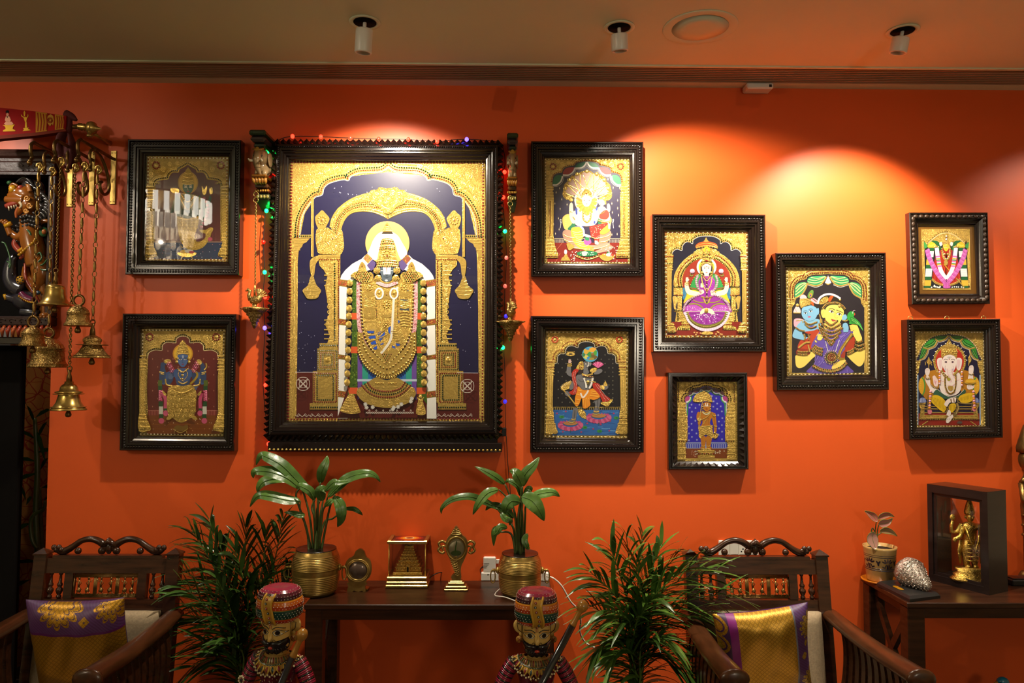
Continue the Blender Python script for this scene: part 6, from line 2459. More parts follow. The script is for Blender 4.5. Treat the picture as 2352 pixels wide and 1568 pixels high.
b.lathe([(.40,-.02),(.42,0),(.40,.01),(.38,0)],CH,40)
b.build('canopy','brass',t)
for k,(r,z,h,n,m_) in enumerate(((.44,-.02,.17,30,'crystal'),(.36,-.20,.14,44,'crystald'))):
 for i in range(n):
  an=2*pi*i/n
  c=CH+Vector((r*math.cos(an),r*math.sin(an),z-h/2))
  b=MB() if i==0 else b
  wv=2*pi*r/n*(.46 if k==0 else .7)
  u=Vector((-math.sin(an),math.cos(an),0))*wv/2
  b.obox(c-Vector((0,0,h/2)),c+Vector((0,0,h/2)),.02,wv,up=(-math.sin(an),math.cos(an),0))
 b.build('crystal_tier',m_,t)
b=MB()
for r,z,n in((.27,-.40,12),(.18,-.52,8),(.09,-.62,4)):
 for i in range(n):
  an=2*pi*i/n
  c=CH+Vector((r*math.cos(an),r*math.sin(an),z))
  b.ell(c,(.028,.028,.06),0,None,8,6)
  b.tube([c+Vector((0,0,.05)),c+Vector((0,0,-z-.02+0))],.002,4)
b.build('crystal_drops','drop',t)
b=MB()
b.box((XW,YB,CEIL),(XR,-6.9,CEIL+.12))
struct(b,'ceiling_beam','plaster')
q=P(680,648,-.03)
dv=(q-CAM)
tt=(CEIL-q.z)/dv.z
fl=Vector((q.x+dv.x*tt,q.y-dv.y*tt,CEIL))
t=thing('flush_lamp','lit round ceiling lamp mirrored as a white oval in the huge picture','ceiling light',fl)
b=MB()
b.lathe([(.115,0),(.115,-.008),(.1,-.010)],fl,32)
b.build('rim','white',t)
b=MB()
b.lathe([(.1,-.009),(.0,-.0095)],fl,32)
b.build('diffuser','crystal',t)
# the carved doorway on the left
def doorway():
 d=thing('door_1',None,None,(XL-.4,0,0),kind='structure')
 Y=-.035
 x1=P(128,380,Y).x
 zt,zb=P(60,345,Y).z,P(60,405,Y).z
 b=MB()
 prof=[(0,0),(0,-.050),(.012,-.056),(.030,-.050),(.040,-.040),(.052,-.040),(.060,-.046),(.100,-.046),(.106,-.052),(.118,-.052),(.122,0)]
 vs=[(x,y,zt-z*(zt-zb)/.122) for x in(XW,x1) for z,y in prof]
 n=len(prof)
 b.add(vs,[tuple(range(n)),tuple(range(2*n-1,n-1,-1))]+[(i,i+n,i+n+1,i+1) for i in range(n-1)])
 for r_ in range(2):
  k=0
  x=x1-.01
  while x>XW+2:
   z=zt-(zt-zb)*(.58+.18*r_)
   b.obox((x,-.048,z-.006),(x-.016,-.049,z+.006),.005,.006)
   x-=.026
 b.build('lintel','carved',d)
 zj=P(60,727,Y).z
 b=MB()
 ja,jb=P(109,560,Y).x,P(127,560,Y).x
 b.bbox((ja,-.045,zj),(jb,-.002,zb+.004),.004)
 b.build('jamb','carved',d)
 zk=P(60,748,Y).z
 b=MB()
 b.bbox((XW,-.06,zk),(jb,-.0,zj),.004)
 for i in range(14):
  x=jb-.03-i*.045
  zc=(zj+zk)/2
  b.tube([(x+.014*math.cos(t),-.061,zc+.008*math.sin(t)) for t in(j*pi/5 for j in range(8))],.0022,5)
 b.build('transom','carved',d)
 zp=P(60,774,Y).z
 b=MB()
 for i in range(26):
  x=jb-.014-i*.024
  b.tube([(x,-.05,zk),(x-.006,-.058,(zk+zp)/2),(x-.016,-.040,zp)],[.011,.013,.006],8,0,'a8402c' if i%2 else 'b5562e',flat=.6)
 b.build('petal_moulding','lac',d,label='row of red and orange carved petals')
 zu=P(60,791,Y).z
 b=MB()
 b.bbox((XW,-.045,zu),(jb-.01,-.0,zp),.004)
 b.build('door_head','darkwood',d)
 b=MB()
 b.box((XW,.10,zk),(jb,.12,zb+.05))
 b.box((XW,0,zj-.01),(jb-.005,.10,zj))
 b.build('niche_back','dark',d)
 xl=P(47,1000,.06).x
 b=MB()
 b.bbox((XW,.05,.01),(xl,.09,zu),.004)
 b.build('door_leaf','dark',d)
doorway()
def branch_mat():
 m,nt,b,L=nmat('branching_wallpaper')
 N=nt.nodes.new
 tc=N('ShaderNodeTexCoord')
 n=N('ShaderNodeTexNoise')
 n.inputs['Scale'].default_value=5
 mx=N('ShaderNodeMixRGB')
 mx.inputs[0].default_value=.12
 L(tc.outputs['Object'],n.inputs['Vector'])
 L(tc.outputs['Object'],mx.inputs[1])
 L(n.outputs['Color'],mx.inputs[2])
 prev=None
 for s_,w_ in((7,.022),(17,.03)):
  v=N('ShaderNodeTexVoronoi')
  v.feature='DISTANCE_TO_EDGE'
  v.inputs['Scale'].default_value=s_
  L(mx.outputs[0],v.inputs['Vector'])
  r=N('ShaderNodeMath')
  r.operation='LESS_THAN'
  r.inputs[1].default_value=w_
  L(v.outputs['Distance'],r.inputs[0])
  if prev is None:
   prev=r
  else:
   a=N('ShaderNodeMath')
   a.operation='MAXIMUM'
   L(prev.outputs[0],a.inputs[0])
   L(r.outputs[0],a.inputs[1])
   prev=a
 c=N('ShaderNodeMixRGB')
 c.inputs[1].default_value=(.50,.21,.045,1)
 c.inputs[2].default_value=(.34,.035,.010,1)
 L(prev.outputs[0],c.inputs[0])
 L(c.outputs[0],b.inputs['Base Color'])
 b.inputs['Roughness'].default_value=.6
 return m
M['branch']=branch_mat()
b=MB()
b.box((P(20,1000,.46).x,.45,0),(XL+.5,.5,2.6))
struct(b,'wall_passage','branch')
bx,by=P(88,1250,.27).x,.27
t=thing('potted_bamboo','lucky bamboo standing in the dark doorway before the branch-patterned wall','plant',(bx,by,0))
b=MB()
b.lathe([(.07,0),(.1,.02),(.11,.2),(.115,.24),(.10,.24),(.095,.2),(.0,.2)],(bx,by,0),24)
b.build('pot','darkwood',t)
b=MB()
b.pt("90,1500 88,1300 82,1180 86,1080 80,960",by,[7,7,6,6,4])
b.pt("98,1500 97,1300 92,1180 90,1120",by+.03,[6,6,5,4])
b.pt("86,1260 74,1240 70,1200 80,1180 100,1170 104,1150",by-.03,[4,4,4,4,4,3])
b.tube([(bx,by,.1),(bx,by,.55)],.012)
b.tube([(bx+.03,by+.03,.1),(bx+.03,by+.03,.6)],.012)
b.build('stem','stem',t)
b=MB()
rnd=random.Random(3)
for px,py,an,ln in((82,985,-60,70),(80,960,35,60),(80,975,100,60),(84,1040,20,60),(84,1060,160,55),(90,1085,195,70),(92,1080,60,50),(100,1150,40,55),(60,
1150,100,60),(60,1160,60,40),(84,1010,140,60),(84,1010,60,66),(72,1200,200,40),(95,1120,15,50),(90,1290,170,60),(70,1330,200,50),(88,1350,20,40),(62,930,
120,70)):
 a0=math.radians(an)
 k=mpp(by)
 o=P(px,py,by)
 L_=ln*k
 u=Vector((math.cos(a0),-.25,math.sin(a0)))
 w_=Vector((-math.sin(a0),.3,math.cos(a0)))*.010
 pts=[o,o+u*L_*.35+w_,o+u*L_*.35-w_,o+u*L_*.7+w_*.8-Vector((0,0,.01)),o+u*L_*.7-w_*.8-Vector((0,0,.01)),o+u*L_-Vector((0,0,.03))]
 b.add([tuple(p) for p in pts],[(0,1,2),(1,3,4,2),(3,5,4)],0,'26451a',True)
b.build('foliage','leaf',t)
def yali():
 Y=-.02
 oc,od,rd,gr,bk,iv,gd='8c4e14','6e3a0e','9a3a2c','2f5a34','26211f','d8c9a4','c8921e'
 base_=P(70,727,Y)
 t=thing('lion_beast_carving','painted wooden carving of a rearing lion-beast above an elephant, set in the doorway','carving',(base_.x,0,base_.z))
 b=MB()
 b.pt("68,505 72,545 80,578 84,612",Y,[19,24,24,21],oc,n=16)
 b.pt("84,590 96,620 92,650 78,665",Y,[20,22,17,10],oc,n=14)
 b.pt("60,612 64,640 82,665 98,700 100,724",Y+.01,[7,13,13,9,7],oc,n=12)
 b.pt("98,640 104,690 103,722",Y,[12,9,8],oc,n=12)
 b.pt("58,604 60,640 76,668 92,700",Y-.012,[3,4,4,3],rd)
 b.pe(104,724,Y-.02,13,7,12,oc)
 for i in range(3):
  b.pe(95+i*8,728,Y-.035,4,4,5,oc)
 b.pt("66,530 44,545 26,535",Y-.015,[14,10,8],oc,n=12)
 b.pt("26,540 18,522 14,512",Y-.02,[8,7,7],oc,n=12)
 for i in range(4):
  b.pe(5+i*4,508+(i%2)*3,Y-.025,4,5,5,oc)
 b.pt("12,520 26,512",Y-.03,5,gd)
 b.pt("40,545 34,560 44,575 56,580",Y-.015,[5,7,7,6],rd)
 b.pe(68,508,Y,21,20,19,oc)
 b.build('beast_body','lac',t)
 b=MB()
 b.pe(66,470,Y,20,22,18,oc,rot=20)
 b.pe(56,446,Y,26,19,15,oc,rot=15)
 b.pe(40,442,Y+.002,20,13,13,oc)
 b.pt("22,452 40,450 60,458",Y,[9,13,15],oc,n=14)
 b.pt("58,462 36,460 14,458",Y-.01,[14,11,8],oc,n=14)
 b.pt("52,462 32,468 14,474",Y-.016,[7,7,6],rd,n=10)
 b.pt("56,476 46,484 40,492",Y-.008,[11,7,5],oc,n=10)
 b.pt("44,476 38,488 37,500",Y-.014,[5,4,2],'b05a2c')
 b.pe(48,432,Y-.012,8,7,8,rd,rot=-20)
 b.pe(30,434,Y-.012,9,10,9,gd)
 b.pt("22,430 30,422 42,428",Y-.02,3,oc)
 for i,(x,y) in enumerate(((20,478),(26,476),(32,473),(37,472))):
  b.pt([(x,y-5),(x+1,y+6-(i%2)*2)],Y-.022,[2.8,.6],iv)
 b.pt("46,464 50,472 44,478",Y-.03,[4,3.5,1],iv)
 for x,y,r in((62,455,7),(68,472,7),(60,484,6)):
  b.pt([(x+r*(1-i/12)*math.cos(i*.9),y+r*(1-i/12)*math.sin(i*.9)) for i in range(11)],Y-.032,1.8,'c88a3a')
 b.pt("70,440 66,428 60,424",Y-.02,[5,5,2],'b0703a')
 b.pe(22,420,Y-.01,6,5,6,gr)
 b.build('head','lac',t)
 b=MB()
 for i in range(7):
  b.pt([(38+i*3,420-i*.5),(56+i*4,408+i*2),(74+i*3,422+i*8),(84,450+i*9)],Y-.002+i*.002,[3,4.5,4.5,3],bk)
 for i in range(7):
  for j in range(4):
   b.pe(80-i*8+j*3,490+i*6+j*9,Y-.012-j*.001,6.5,4.6,6,bk,rot=35)
 for i in range(5):
  b.pe(92+(i%2)*5,432+i*14,Y-.004,7,7,6,bk)
 for i in range(6):
  for j in range(3):
   b.pe(50+i*7+j*3,496+j*10+abs(i-2)*2,Y-.038+j*.003,6,5,6,bk,rot=30)
 for x,y,rx,ry in((84,440,20,26),(92,475,20,30),(80,505,20,18),(66,425,16,12)):
  b.pe(x,y,Y+.014,rx,ry,10,bk)
 for i in range(16):
  x,y=60+44*math.sin(i*.21),418+i*6.4
  b.pt([(x,y),(x+8,y+4),(x+11,y+12),(x+6,y+16)],Y-.006,[4,4.5,3.5,1.5],bk)
 b.build('mane','lac',t,label='black curling mane')
 b=MB()
 for i in range(9):
  x,y=44+i*5,585-i*4.4
  b.pe(x,y,Y-.045,3.4,3.4,3.4,gd)
 b.pt("42,578 64,562 84,548",Y-.03,4,'c8921e')
 b.pt("46,594 68,576 88,562",Y-.03,3.4,rd)
 for pts in("48,532 62,528 70,538 68,548","84,586 92,580 96,592 90,600 84,606","86,612 100,606 108,596","88,600 94,618 108,620","4,556 12,560 20,580 24,600 20,612",
"16,600 24,606 22,616"):
  b.pt(pts,Y-.036,[2,4,4,2.6],gr)
 b.pe(100,532,Y-.018,11,12,6,gr)
 b.pe(101,532,Y-.035,5,6,4,'b0602c')
 b.pt("88,520 96,510 110,508 116,514",Y-.01,[3,5,5,2],oc)
 b.pt("118,418 118,460 116,520 116,640",Y+.004,[5,4,4,5],gr)
 for i in range(4):
  b.pe(117,440+i*5,Y-.008,5,2,4,['b89a3a','8a3a5a'][i%2])
 b.build('ornaments','lac',t,label='green scrolls and gold bead belt')
 b=MB()
 el='2a2730'
 b.pt("38,588 28,600 24,634 34,656 54,668",Y,[7,12,16,18,20],el,n=14)
 b.pe(62,692,Y,36,25,22,el,rot=20)
 b.pt("40,690 26,686 14,682",Y-.01,[11,9,8],el,n=12)
 b.pt("50,716 70,718 88,720",Y-.012,[10,11,8],el,n=12)
 b.pt("16,634 12,628",Y-.014,[3,.8],iv)
 b.pe(30,630,Y-.03,3,3,3,'14100f')
 b.pt("28,660 40,672 50,676",Y-.02,[4,6,3],'5a2f30')
 b.pe(46,643,Y-.03,9,10,4,gd)
 for i in range(7):
  b.pe(46+6*math.cos(i*.9),643+7*math.sin(i*.9),Y-.048,2,2,2,'3a2a1a')
 b.pt("48,672 58,684 76,690",Y-.036,[6,9,7],'6a2446',n=10)
 for i in range(9):
  b.pe(44+i*4,680+10*math.sin(i/8*pi*.6)+i*.6,Y-.05,2.4,2.4,2.4,gd)
 b.pt("10,676 14,688",Y-.022,3.4,gd)
 b.pe(86,672,Y-.03,8,5,4,'2f4a5a')
 b.build('elephant','lac',t,label='dark crouching elephant under the beast')
yali()
def banner():
 Y=-.20
 t=thing('painted_banner','red tapering banner with gold figures and lozenge bands above the doorway','banner',P(80,300,Y))
 b=MB()
 b.pslab("-60,238 0,247 85,256 152,266 150,296 85,304 0,311 -60,320",Y,.022,'8c0e0c')
 b.build('board','matte',t)
 b=MB()
 b.pslab("-60,320 0,311 85,304 150,296 152,301 85,311 0,319 -60,328",Y-.002,.03,'6a2412')
 b.build('lower_edge','matte',t,label='brown lower edge')
 Yf=Y-.0015
 b=MB()
 yl,pk,bk='d8a82e','d89a7a','14100f'
 def s_(pts,c):
  b.pslab(pts,Yf,.001,c)
 s_("6,287 34,286 30,291 29,296 35,299 35,301 7,302 7,299 13,296 12,291",yl)
 s_("9,284 14,279 26,279 31,284 27,287 13,287",pk)
 s_("11,276 13,268 18,266 22,268 25,276 21,280 15,280",pk)
 s_("14,262 17,258 20,262 19,267 15,267",pk)
 s_("12,258 15,253 19,253 21,258 17,260",bk)
 s_("14,265 17,271 20,265 17,264",bk)
 b.build('painted_sage','matte',t,label='painted seated sage on a gold plinth')
 b=MB()
 s_("53,294 66,293 64,296 71,299 52,301 55,297",yl)
 s_("57,293 62,293 61,279 58,279",yl)
 s_("54,270 58,268 62,270 60,279 57,279",yl)
 s_("48,262 52,267 56,269 55,271 49,267",yl)
 s_("64,261 63,266 61,270 63,270 65,266",yl)
 s_("54,258 56,254 58,258 57,267 55,267",yl)
 b.build('painted_lamp','matte',t,label='painted gold lamp figure')
 b=MB()
 for a0,a1 in((82,108),(126,146)):
  y0=lambda x:256+(x-85)*.149
  y1=lambda x:304-(x-85)*.123
  s_([(a0,y0(a0)+.5),(a1,y0(a1)+.5),(a1,y1(a1)-.5),(a0,y1(a0)-.5)],'b07a1e')
  for i in range(4):
   x=a0+3+i*(a1-a0)/4
   b.pslab([(x,y0(x)+3),(x+2.4,y0(x)+3),(x+4.5,280),(x+2.4,y1(x)-3),(x,y1(x)-3),(x+2.4,280)],Yf-.001,.001,'8c2a14')
 b.build('lozenge_band','matte',t,label='gold lozenge bands')
 b=MB()
 s_("107,276 110,266 116,262 122,266 124,276 122,288 119,284 115,290 110,284",'b58430')
 for r in(6,3.5):
  b.pt([(115+r*math.cos(i),276+r*math.sin(i)) for i in range(7)],Yf-.001,.8,'8c2a14')
 b.build('painted_elephant','matte',t,label='painted gold elephant')
 t2=thing('curtain_rod','brass rod with a turned finial and knotted maroon cloth beside the banner','curtain rod',P(200,297,-.16))
 Y=-.165
 b=MB()
 a0,a1=P(-40,291,Y),P(180,291,Y)
 b.tube([a0,a1],.010,12)
 b.build('rod','brassd',t2)
 b=MB()
 k=mpp(Y)
 tip=P(231,296,Y)
 ax=(P(231,296,Y)-P(175,290,Y)).normalized()
 L_=56*k
 pr=[(.0,0),(.010,0),(.012,.01),(.017,.014),(.012,.018),(.017,.024),(.012,.030),(.016,.036),(.010,.042),(.012,.046),(.026,.056),(.029,.068),(.026,.080),
(.013,.088),(.010,.093),(.006,.104),(.0,.112)]
 b.lathe(pr,P(175,290,Y),20,ax=ax)
 b.build('finial','brass',t2)
 b=MB()
 q=P(208,303,Y)
 b.tube([q,q+Vector((0,.09,-.0)),q+Vector((0,.158,-.0))],[.009,.008,.012],10)
 b.lathe([(.0,-.0),(.011,.002),(.014,.008),(.009,.014),(.010,.03)],q+Vector((.002,-.01,-.028)),14)
 b.build('wall_bracket','brass',t2)
 b=MB()
 b.pt("152,264 164,268 176,276",Y-.01,[12,9,3],None,n=10)
 b.pt("156,268 158,290 152,300",Y-.012,[9,8,12],None,n=10)
 b.pt("152,300 140,318 142,352 152,385",Y-.012,[9,15,17,8],None,n=12,flat=.5)
 b.pt("158,300 166,330 168,362 160,388",Y-.004,[7,13,14,5],None,n=12,flat=.5)
 b.pt("152,330 156,366 158,384",Y-.022,[8,12,5],None,n=10,flat=.5)
 b.build('knotted_cloth','maroon',t2,label='maroon knotted cloth')
banner()
# wall brackets and the bells that hang from them
def chain(b,p0,p1,link,wire,n_min=6,twist=True):
 'oval links, every second one turned'
 p0,p1=Vector(p0),Vector(p1)
 d=p1-p0
 L_=d.length
 k=max(n_min,int(L_/(link*.78)))
 u=d.normalized()
 s1=u.cross(Vector((0,1,0))).normalized()
 s2=u.cross(s1)
 for i in range(k):
  c=p0+d*((i+.5)/k)
  sd=(s1+s2).normalized() if i%2 else(s1-s2).normalized()
  pts=[c+u*math.cos(t)*link*.52+sd*math.sin(t)*link*.32 for t in(j*pi/4 for j in range(8))]
  b.tube(pts,wire,4,closed=True)
def coil_chain(b,p0,p1,seg,r):
 'turned spindles joined by rings'
 p0,p1=Vector(p0),Vector(p1)
 d=p1-p0
 k=max(2,round(d.length/seg))
 u=d.normalized()
 s1=u.cross(Vector((0,1,0))).normalized()
 s2=u.cross(s1)
 for i in range(k):
  a=p0+d*(i/k)
  h=d.length/k
  pr=[]
  for j in range(7):
   z=h*(.30+.62*j/6)
   rr=r*(1.0+.5*math.sin(pi*j/6))
   pr+=[(rr,z),(rr*.72,z+h*.05)]
  b.lathe([(.0,h*.28)]+pr+[(.0,h*.98)],a,8,ax=u)
  c=a+u*h*.14
  b.tube([c+u*math.cos(t)*h*.19+(s1 if i%2 else s2)*math.sin(t)*h*.15 for t in(j*pi/4 for j in range(8))],r*.38,5,closed=True)
BELLS=[]
plates=[(163,372),(213,368),(262,366)]
LEFTR='of the three brass scroll brackets over the bells'
for(px,py),lab in zip(plates,('leftmost '+LEFTR,'middle one '+LEFTR,'rightmost '+LEFTR)):
 c=P(px,py,0)
 t=thing('wall_bracket',lab,'bracket',(c.x,0,c.z-.1),'brass bell brackets')
 b=MB()
 z0,z1=c.z+.040,c.z-.210
 b.bbox((c.x-.0135,-.006,z1),(c.x+.0135,-.0005,z0),.002)
 for dz in(z0-.012,z1+.012):
  for dx in(-.007,.007):
   b.ell((c.x+dx,-.0065,dz),(.003,.002,.003),0,None,8,5)
 b.build('back_plate','brassb',t)
 b=MB()
 q=[(0,0),(.24,.006),(.268,.004),(.285,-.012),(.286,-.040),(.276,-.060),(.282,-.074),(.290,-.082)]
 b.tube([(c.x,-.004-u,c.z+v) for u,v in cr(q,False,5)],.0075,10)
 b.lathe([(.0,-.012),(.008,-.008),(.011,0),(.008,.008),(.0,.012)],(c.x,-.294,c.z-.088),12)
 q=[(.165,-.003),(.10,-.026),(.055,-.075),(.032,-.13),(.04,-.165),(.075,-.182),(.105,-.165),(.108,-.138),(.092,-.13)]
 b.tube([(c.x,-.004-u,c.z+v) for u,v in cr(q,False,5)],.0070,10)
 q=[(.165,-.003),(.19,-.02),(.195,-.05),(.185,-.075),(.19,-.095)]
 b.tube([(c.x,-.004-u,c.z+v) for u,v in cr(q,False,5)],.0062,10)
 b.lathe([(.0,-.012),(.008,-.008),(.010,0),(.007,.008),(.0,.012)],(c.x,-.194,c.z-.1),12)
 b.build('scroll_arm','brassd',t)
def bell(label,top,foot,Y,h,r,style,ch,body='brass'):
 'bell hung so that its mouth sits at the pixel foot; top = pixel where its chain hooks on'
 p=P(foot[0],foot[1],Y)
 a=P(top[0],top[1],Y)
 t=thing('hanging_bell',label,'bell',(p.x,p.y,p.z),'brass bells hung from the scroll brackets')
 b=MB()
 P_={'plain':[(1,0),(1.02,.03),(.92,.10),(.78,.20),(.66,.36),(.60,.55),(.585,.74),(.56,.78),(.58,.80),(.52,.90),(.36,.97),(0,1)],'dome':[(1,0),(1.02,.04),
(.98,.10),(.88,.18),(.84,.30),(.80,.50),(.78,.60),(.84,.63),(.80,.67),(.72,.78),(.52,.90),(.25,.98),(0,1)],'step':[(1,0),(1.02,.03),(.86,.12),(.68,.28),
(.58,.50),(.56,.58),(.76,.61),(.76,.64),(.52,.68),(.48,.80),(.38,.88),(.26,.92),(.24,1.0),(0,1)],'waist':[(1,0),(1.02,.03),(.90,.10),(.70,.28),(.52,.50),
(.44,.66),(.50,.72),(.50,.80),(.42,.88),(.22,.97),(0,1)]}[style]
 b.lathe([(r*.90,h*.02)]+[(x*r,z*h) for x,z in P_],p,32)
 if style!='plain':
  for z in(.1,.55):
   b.lathe([(r*.95*(1 if z<.3 else .84),z*h),(r*(1.0 if z<.3 else .88),(z+.015)*h),(r*.95*(1 if z<.3 else .84),(z+.03)*h)],p,32)
 b.build('bell_body','brassx' if style in('dome','waist') else body,t)
 b=MB()
 crown=p+Vector((0,0,h))
 if style=='dome':
  b.tube([crown+Vector((.022*math.sin(q),0,.02-.022*math.cos(q))) for q in(i*pi/8 for i in range(16))],.0055,8,closed=True)
  ct=crown+Vector((0,0,.042))
 else:
  b.lathe([(.012,-.004),(.010,.02),(.006,.035),(.009,.045),(.0,.052)],crown,12)
  b.tube([crown+Vector((.010*math.sin(q),0,.056-.010*math.cos(q))) for q in(i*pi/6 for i in range(12))],.0028,6,closed=True)
  ct=crown+Vector((0,0,.064))
 b.build('crown','brassd',t)
 b=MB()
 b.lathe([(.0,-.030),(.009,-.028),(.013,-.020),(.010,-.010),(.005,.0),(.004,h*.6),(.0,h*.6)],p+Vector((0,0,-.0)),12)
 b.build('clapper','brassd',t)
 b=MB()
 kind,w_=ch
 if kind=='coil':
  coil_chain(b,ct,a,.062,w_)
 else:
  chain(b,ct,a,w_,w_*.16)
 cn_=b.build('chain','chain',t)
 b=MB()
 hk=[(0,0,0),(.010,0,.006),(.016,0,.020),(.008,0,.036),(-.006,0,.034),(-.009,0,.022)]
 b.tube([a+Vector(v) for v in cr(hk,False,4)],.0045,8)
 b.tube([a+Vector(v) for v in((.0,0,.0),(.008,-.002,.02),(.006,0,.045))],[.007,.009,.001],8)
 b.build('hook','brassb',cn_,label='bird-shaped brass hook')
 return t
bell('plain flared brass bell hanging on a thin chain, highest of the cluster',(139,382),(126,702),-.275,.093,.064,'plain',('oval',.0105),'brassb')
bell('stubby figured brass bell with a ring crown, right behind the plain flared bell',(193,393),(179,749),-.285,.088,.052,'dome',('coil',.0052))
bell('figured brass bell with waisted neck and wide rim, nearest the fish-tail picture',(224,400),(211,822),-.19,.100,.073,'waist',('coil',.0050))
bell('small domed brass bell with figured panels, leftmost of the cluster',(89,395),(75,795),-.30,.083,.050,'dome',('coil',.0056))
bell('big figured brass bell with round dark clapper, partly hidden behind the small domed bell',(119,404),(110,844),-.165,.130,.076,'dome',('coil',.0056))
bell('lowest brass bell, smooth with a stepped shoulder, on a curb chain',(172,396),(157,942),-.19,.124,.070,'step',('oval',.0150),'brassb')
# carved corbels with hanging bird lamps
def corbel(label,lamp_label,x0,x1,pts_y,Yf,chain_x,chain_y0,lamp_x,lamp_y,turned):
 'painted bracket: block, elephant head, lotus, tapering foot; built in its own pixel frame'
 c=P((x0+x1)/2,pts_y[0],0)
 zt=P(x0,pts_y[0],Yf).z
 zb=P(x0,pts_y[-1],-.04).z
 W_=(P(x1,400,Yf).x-P(x0,400,Yf).x)
 xc=(P(x0,400,Yf).x+P(x1,400,Yf).x)/2
 H=zt-zb
 t=thing('carved_corbel',label,'corbel',(xc,0,zb),'painted elephant corbels flanking the huge picture')
 f=lambda z:zb+z*H
 D=-Yf
 b=MB()
 b.bbox((xc-W_*.5,-D,f(.93)),(xc+W_*.5,-.002,f(1)),.006,0,'23351a')
 b.bbox((xc-W_*.46,-D*.96,f(.85)),(xc+W_*.46,-.002,f(.93)),.01,0,'3c3030')
 b.bbox((xc-W_*.36,-D*.80,f(.79)),(xc+W_*.36,-.002,f(.85)),.006,0,'1a2c1c')
 b.build('cap_block','lac',t,label='green and grey cap block')
 b=MB()
 iv,ivd,gd='a58a62','6e5638','a8822e'
 b.ell((xc,-D*.55,f(.68)),(W_*.44,D*.38,H*.12),0,iv,16,12)
 b.ell((xc,-D*.35,f(.56)),(W_*.42,D*.34,H*.12),0,iv,14,10)
 b.tube([(xc,-D*.88,f(.70)),(xc,-D*.98,f(.60)),(xc,-D*.90,f(.50)),(xc,-D*.74,f(.44)),(xc+W_*.06,-D*.66,f(.43))],[W_*.26,W_*.20,W_*.155,W_*.12,W_*.08],
12,0,iv)
 for i in range(6):
  z=.68-i*.036
  b.tube([(xc+W_*.17*math.cos(q),-D*.90-W_*.17*math.sin(q),f(z)) for q in(pi*.05+j*pi*.9/6 for j in range(7))],.0018,5,0,ivd)
 for sg in(-1,1):
  b.ell((xc+sg*W_*.46,-D*.48,f(.66)),(W_*.07,D*.22,H*.10),0,iv,10,8)
  b.tube([(xc+sg*W_*.24,-D*.90,f(.60)),(xc+sg*W_*.34,-D*1.06,f(.575)),(xc+sg*W_*.38,-D*1.16,f(.585))],[.008,.006,.002],8,0,'d8cdb0')
  b.ell((xc+sg*W_*.22,-D*.90,f(.665)),(.005,.004,.005),0,'1a1210',8,6)
  b.tube([(xc+sg*W_*.20,-D*.2,f(.55)),(xc+sg*W_*.22,-D*.62,f(.47)),(xc+sg*W_*.22,-D*.62,f(.43))],[W_*.2,W_*.17,W_*.16],10,0,iv)
 b.tube([(xc-W_*.3,-D*.86,f(.76)),(xc,-D*1.0,f(.72)),(xc+W_*.3,-D*.86,f(.76))],.005,8,0,gd)
 b.ell((xc,-D*.95,f(.74)),(.010,.006,.012),0,gd,10,8)
 b.build('elephant','lac',t,label='cream elephant head and trunk')
 b=MB()
 b.bbox((xc-W_*.48,-D*.82,f(.385)),(xc+W_*.48,-.002,f(.425)),.006,0,'7a4a12')
 for i in range(5):
  x=xc+(i-2)*W_*.19
  b.tube([(x,-D*.74,f(.385)),(x*.9+xc*.1,-D*.72,f(.34)),(x*.6+xc*.4,-D*.5,f(.31))],[W_*.08,W_*.11,W_*.04],8,0,['a8702a','8f5a1e'][i%2])
 b.bbox((xc-W_*.40,-D*.56,f(.27)),(xc+W_*.40,-.002,f(.33)),.006,0,'4a2c14')
 b.bbox((xc-W_*.46,-D*.50,f(.22)),(xc+W_*.46,-.002,f(.265)),.006,0,'6a3418')
 for i in range(6):
  b.bbox((xc-W_*.42+i*W_*.145,-D*.515,f(.228)),(xc-W_*.33+i*W_*.145,-D*.49,f(.258)),.002,0,'a8822e')
 b.bbox((xc-W_*.42,-D*.44,f(.12)),(xc+W_*.42,-.002,f(.215)),.008,0,'33331f')
 for i in range(4):
  b.ell((xc+(i-1.5)*W_*.2,-D*.44,f(.165)),(W_*.09,.004,H*.025),0,'8a7a3a',10,6)
 vs=[(xc-W_*.42,-D*.42,f(.12)),(xc+W_*.42,-D*.42,f(.12)),(xc+W_*.42,-.002,f(.12)),(xc-W_*.42,-.002,f(.12)),(xc-W_*.22,-D*.12,f(0)),(xc+W_*.22,-D*.12,f(0)),
(xc+W_*.22,-.002,f(0)),(xc-W_*.22,-.002,f(0))]
 b.add(vs,[(0,1,2,3),(7,6,5,4),(1,0,4,5),(2,1,5,6),(3,2,6,7),(0,3,7,4)],0,'1f3020')
 b.build('lotus_foot','lac',t,label='ochre lotus and dark green tapering foot')
 Yc=-.085
 top=P(chain_x,chain_y0,Yc)
 lp=P(lamp_x,lamp_y,Yc)
 l=thing('hanging_lamp',lamp_label,'hanging lamp',lp,'bird lamps on chains')
 b=MB()
 for dz in(0,-.026):
  b.tube([top+Vector((.011*math.sin(q),0,dz+.011*math.cos(q))) for q in(i*pi/6 for i in range(12))],.0016,6,closed=True)
 b.tube([top+Vector((0,.0,.012)),top+Vector((0,.02,.016)),top+Vector((0,.05,.016))],.0025,6)
 b.build('ring_hook','brassb',l)
 b=MB()
 chain(b,top+Vector((0,0,-.036)),lp+Vector((0,0,.112)),.0105,.0016)
 b.build('chain','chain',l)
 b=MB()
 s_=.92
 f3=lambda u,v,z:lp+Vector((u*(math.cos(turned))-v*math.sin(turned),u*math.sin(turned)+v*math.cos(turned),z))*s_
